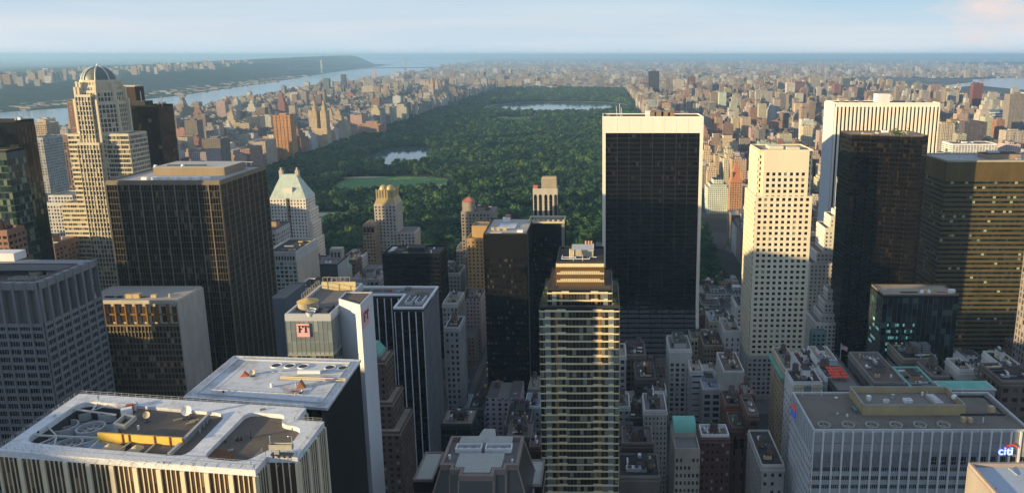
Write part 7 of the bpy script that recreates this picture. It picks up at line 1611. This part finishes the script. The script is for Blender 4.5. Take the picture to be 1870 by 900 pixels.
# pick the 240 that show largest as buildings of their own
def score(b):
    x0, x1, y0, y1, h, st = b; p = proj((x0+x1)/2, y0, h)
    if not (8 < p[0] < 1862) or y0 < 300: return 0
    if hidden((x0+x1)/2, y0, h): return 0
    q0, q1 = proj(x0, y0, h)[0], proj(x1, y0, h)[0]
    return (q1-q0)*min(26, h*FL/y0*.6)
order = sorted([b for b in BOX if score(b) > 0], key=score, reverse=True)[:236]; oset = set(order)
PAL = [((.42,.34,.25),'tan brick'),((.27,.15,.11),'red brick'),((.50,.45,.37),'cream stone'),((.21,.16,.13),'brown brick'),((.56,.54,.51),'white brick'),((.34,.33,.32),'grey stone'),((.36,.24,.17),'rust brick'),((.46,.38,.28),'sand brick')]
SN = {'slab': 'flat-topped', 'mans': 'stepped-top', 'u': 'two-winged', 'plain': 'boxy', 'spire': 'tower-topped'}
ORD = ['', ' second', ' third', ' fourth', ' fifth', ' sixth', ' seventh', ' eighth', ' ninth', ' tenth', ' eleventh', ' twelfth']
def where(x, y, ):
    if y < 780: return 'among the midtown towers', 'lower midtown buildings'
    if x < -700 and x > -800: a, g = 'on the park\'s west row', 'apartment houses along the park\'s west side'
    elif x <= -800: a, g = ('behind the park\'s west row' if x > -1050 else ('midway to the river' if x > -1400 else 'near the river')), 'apartment houses west of the park'
    elif x < 225: a, g = 'on the park\'s east row', 'apartment houses along the park\'s east side'
    else: a, g = ('behind the park\'s east row' if x < 420 else 'far east of the park'), 'apartment houses east of the park'
    b = 'near the park corner' if y < 1150 else ('level with the wide lawn' if y < 1600 else ('level with the small lake' if y < 2150 else ('level with the middle woods' if y < 3000 else ('level with the reservoir' if y < 4200 else 'beyond the reservoir'))))
    return a+' '+b, g
seen_l = {}; mwood = plain((.16,.11,.08), .9)
TK = MB(); TK.cyl(0,0,2.5,5.6,1.9,1.8,10); TK.cyl(0,0,5.6,6.8,2.0,.1,10); TK.cyl(0,0,0,2.5,1.2,1.2,6); TKM = TK.mesh('water_tank', mwood)
order.sort(key=lambda b: b[2])
for b in order:
    x0, x1, y0, y1, h, st = b; col, cn = R.choice(PAL); col = tuple(c*R.uniform(.88, 1.12) for c in col); a, g = where((x0+x1)/2, y0)
    hn = 'low' if h < 26 else ('mid-height' if h < 48 else ('tall' if h < 75 else 'towering')); base = f'{hn} {SN[st]} {cn} building {a}'; k = seen_l.get(base, 0); seen_l[base] = k+1
    lab = base if k == 0 else base.replace(hn+' ', ORD[min(k, 11)].strip()+' '+hn+' ', 1)
    t = thing('apartment_building', lab, 'apartment building', ((x0+x1)/2, y0, 0), g)
    for q, s in enumerate(styled(x0, x1, y0, y1, h, st, .45)):
        m = MB(); m.box(s[0], s[2], s[4]+(.02 if q else 0), s[1], s[3], s[5]); o = m.build('wall' if q == 0 else ('wing' if st == 'u' else ('upper_storeys' if q == 1 and st != 'slab' else 'penthouse')), CITY_O, t); o.color = (*col, 1)
    zr = styled(x0, x1, y0, y1, h, st, .45)[0][5]; m = MB(); m.ring(rect(x0, x1, y0, y1), .45, zr+.03, zr+1.1) if st != 'u' else m.box(x0+(x1-x0)*.4, y0+.2, zr+.03, x1-(x1-x0)*.4, y0+.7, zr+1.0); o = m.build('parapet', CITY_O, t); o.color = (*[min(1, c*1.2) for c in col], 1)
    if R.random() < .6:
        o = bpy.data.objects.new('water_tank', TKM); C.objects.link(o); o.parent = t; o.location = (x0+(x1-x0)*R.uniform(.12, .25), y0+(y1-y0)*R.uniform(.55, .8), zr)
    if y0 < 1500:
        for _ in range(2): m = MB(); xx, yy = x0+(x1-x0)*R.uniform(.72, .85), y0+(y1-y0)*R.uniform(.12, .8); m.box(xx, yy, zr, xx+R.uniform(1.5,3), yy+R.uniform(1.5,3), zr+R.uniform(1,2.4)); m.build('roof_unit', R.choice([METAL, TANM, GREY]), t)
# everything else as one far-reaching mass
V, Fc = [], []
for b in BOX:
    if b in oset: continue
    x0, x1, y0, y1, h, st = b; far = y0 > 5200
    for s in styled(x0, x1, y0, y1, h, 'plain' if far else st, .35):
        i = len(V); a, b_, c, d, e, f = s; V += [(a,c,e),(b_,c,e),(b_,d,e),(a,d,e),(a,c,f),(b_,c,f),(b_,d,f),(a,d,f)]; Fc += [tuple(i+k for k in q) for q in ((4,5,6,7),(0,1,5,4),(1,2,6,5),(2,3,7,6),(3,0,4,7))]
    if not far and h > 14 and R.random() < .7:
        i = len(V); cx, cy = x0+(x1-x0)*R.uniform(.2,.8), y0+(y1-y0)*R.uniform(.3,.8); r = R.uniform(1.2,2.6); hh_ = h+R.uniform(2.5,5.5); V += [(cx-r,cy-r,h*.95),(cx+r,cy-r,h*.95),(cx+r,cy+r,h*.95),(cx-r,cy+r,h*.95),(cx-r,cy-r,hh_),(cx+r,cy-r,hh_),(cx+r,cy+r,hh_),(cx-r,cy+r,hh_)]; Fc += [tuple(i+k for k in q) for q in ((4,5,6,7),(0,1,5,4),(1,2,6,5),(2,3,7,6),(3,0,4,7))]
me = bpy.data.meshes.new('distant_city'); me.from_pydata(V, [], Fc); me.materials.append(CITY_I); o = bpy.data.objects.new('distant_city', me); C.objects.link(o); o['kind'] = 'stuff'; o['label'] = 'endless sprawl of small buildings fading into blue haze'
print('boxes', len(BOX), 'faces', len(Fc))
# suspension bridge over the river
t = thing('suspension_bridge', 'long steel suspension bridge with two towers far up the river', 'bridge', (-3900, 11000, 0)); STL = plain((.30,.33,.36), .6, .2)
A_, B_ = Vector((at_y(588, 133, 10400)[0], 10400, 0)), Vector((at_y(740, 131, 11200)[0], 11200, 0)); dr = (B_-A_).normalized(); nr = Vector((-dr.y, dr.x, 0))
for p in (A_, B_):
    m = MB()
    for s in (-16, 16): q = p+nr*s; m.box(q.x-6, q.y-6, 0, q.x+6, q.y+6, 184)
    for zz_ in (60, 95, 130, 172): q = p; m.hexa([(*(q+nr*-16-dr*4).xy, zz_), (*(q+nr*16-dr*4).xy, zz_), (*(q+nr*16+dr*4).xy, zz_), (*(q+nr*-16+dr*4).xy, zz_), (*(q+nr*-16-dr*4).xy, zz_+12), (*(q+nr*16-dr*4).xy, zz_+12), (*(q+nr*16+dr*4).xy, zz_+12), (*(q+nr*-16+dr*4).xy, zz_+12)])
    m.build('bridge_tower', STL, t)
m = MB(); a0, b0 = A_-dr*450, B_+dr*450; w_ = nr*16; m.hexa([(*(a0-w_).xy,58),(*(b0-w_).xy,58),(*(b0+w_).xy,58),(*(a0+w_).xy,58),(*(a0-w_).xy,68),(*(b0-w_).xy,68),(*(b0+w_).xy,68),(*(a0+w_).xy,68)]); m.build('deck', STL, t)
for s in (-16, 16):
    m = MB(); L_ = (B_-A_).length; pp = [(A_-dr*450+nr*s)+Vector((0,0,66))]+[A_+dr*L_*k/16+nr*s+Vector((0,0,74+108*(2*k/16-1)**2)) for k in range(17)]+[(B_+dr*450+nr*s)+Vector((0,0,66))]
    for a, b in zip(pp, pp[1:]): m.tube(a, b, .8, 5)
    m.build('main_cable', STL, t)
# haze: one even body of air over everything
hz = MB(); hz.box(-68000, -2400, -1, 68000, 88000, 292)
m, N, L, B = nmat('haze_air'); N.remove(B); pv = N.new('ShaderNodeVolumePrincipled'); L.new(pv.outputs[0], N['Material Output'].inputs['Volume'])
pv.inputs['Color'].default_value = (.40,.67,1.0,1); pv.inputs['Density'].default_value = HAZE; pv.inputs['Anisotropy'].default_value = .2
o = hz.build('haze', m); o['kind'] = 'stuff'
def relocate():
    # top-level empties stand at their thing's base; the parts were laid out in world coordinates
    for r in [o for o in C.objects if o.type == 'EMPTY' and o.parent is None and not o.get('placed')]:
        for ch in r.children: ch.matrix_parent_inverse = Matrix.Translation(-r.location)
relocate()
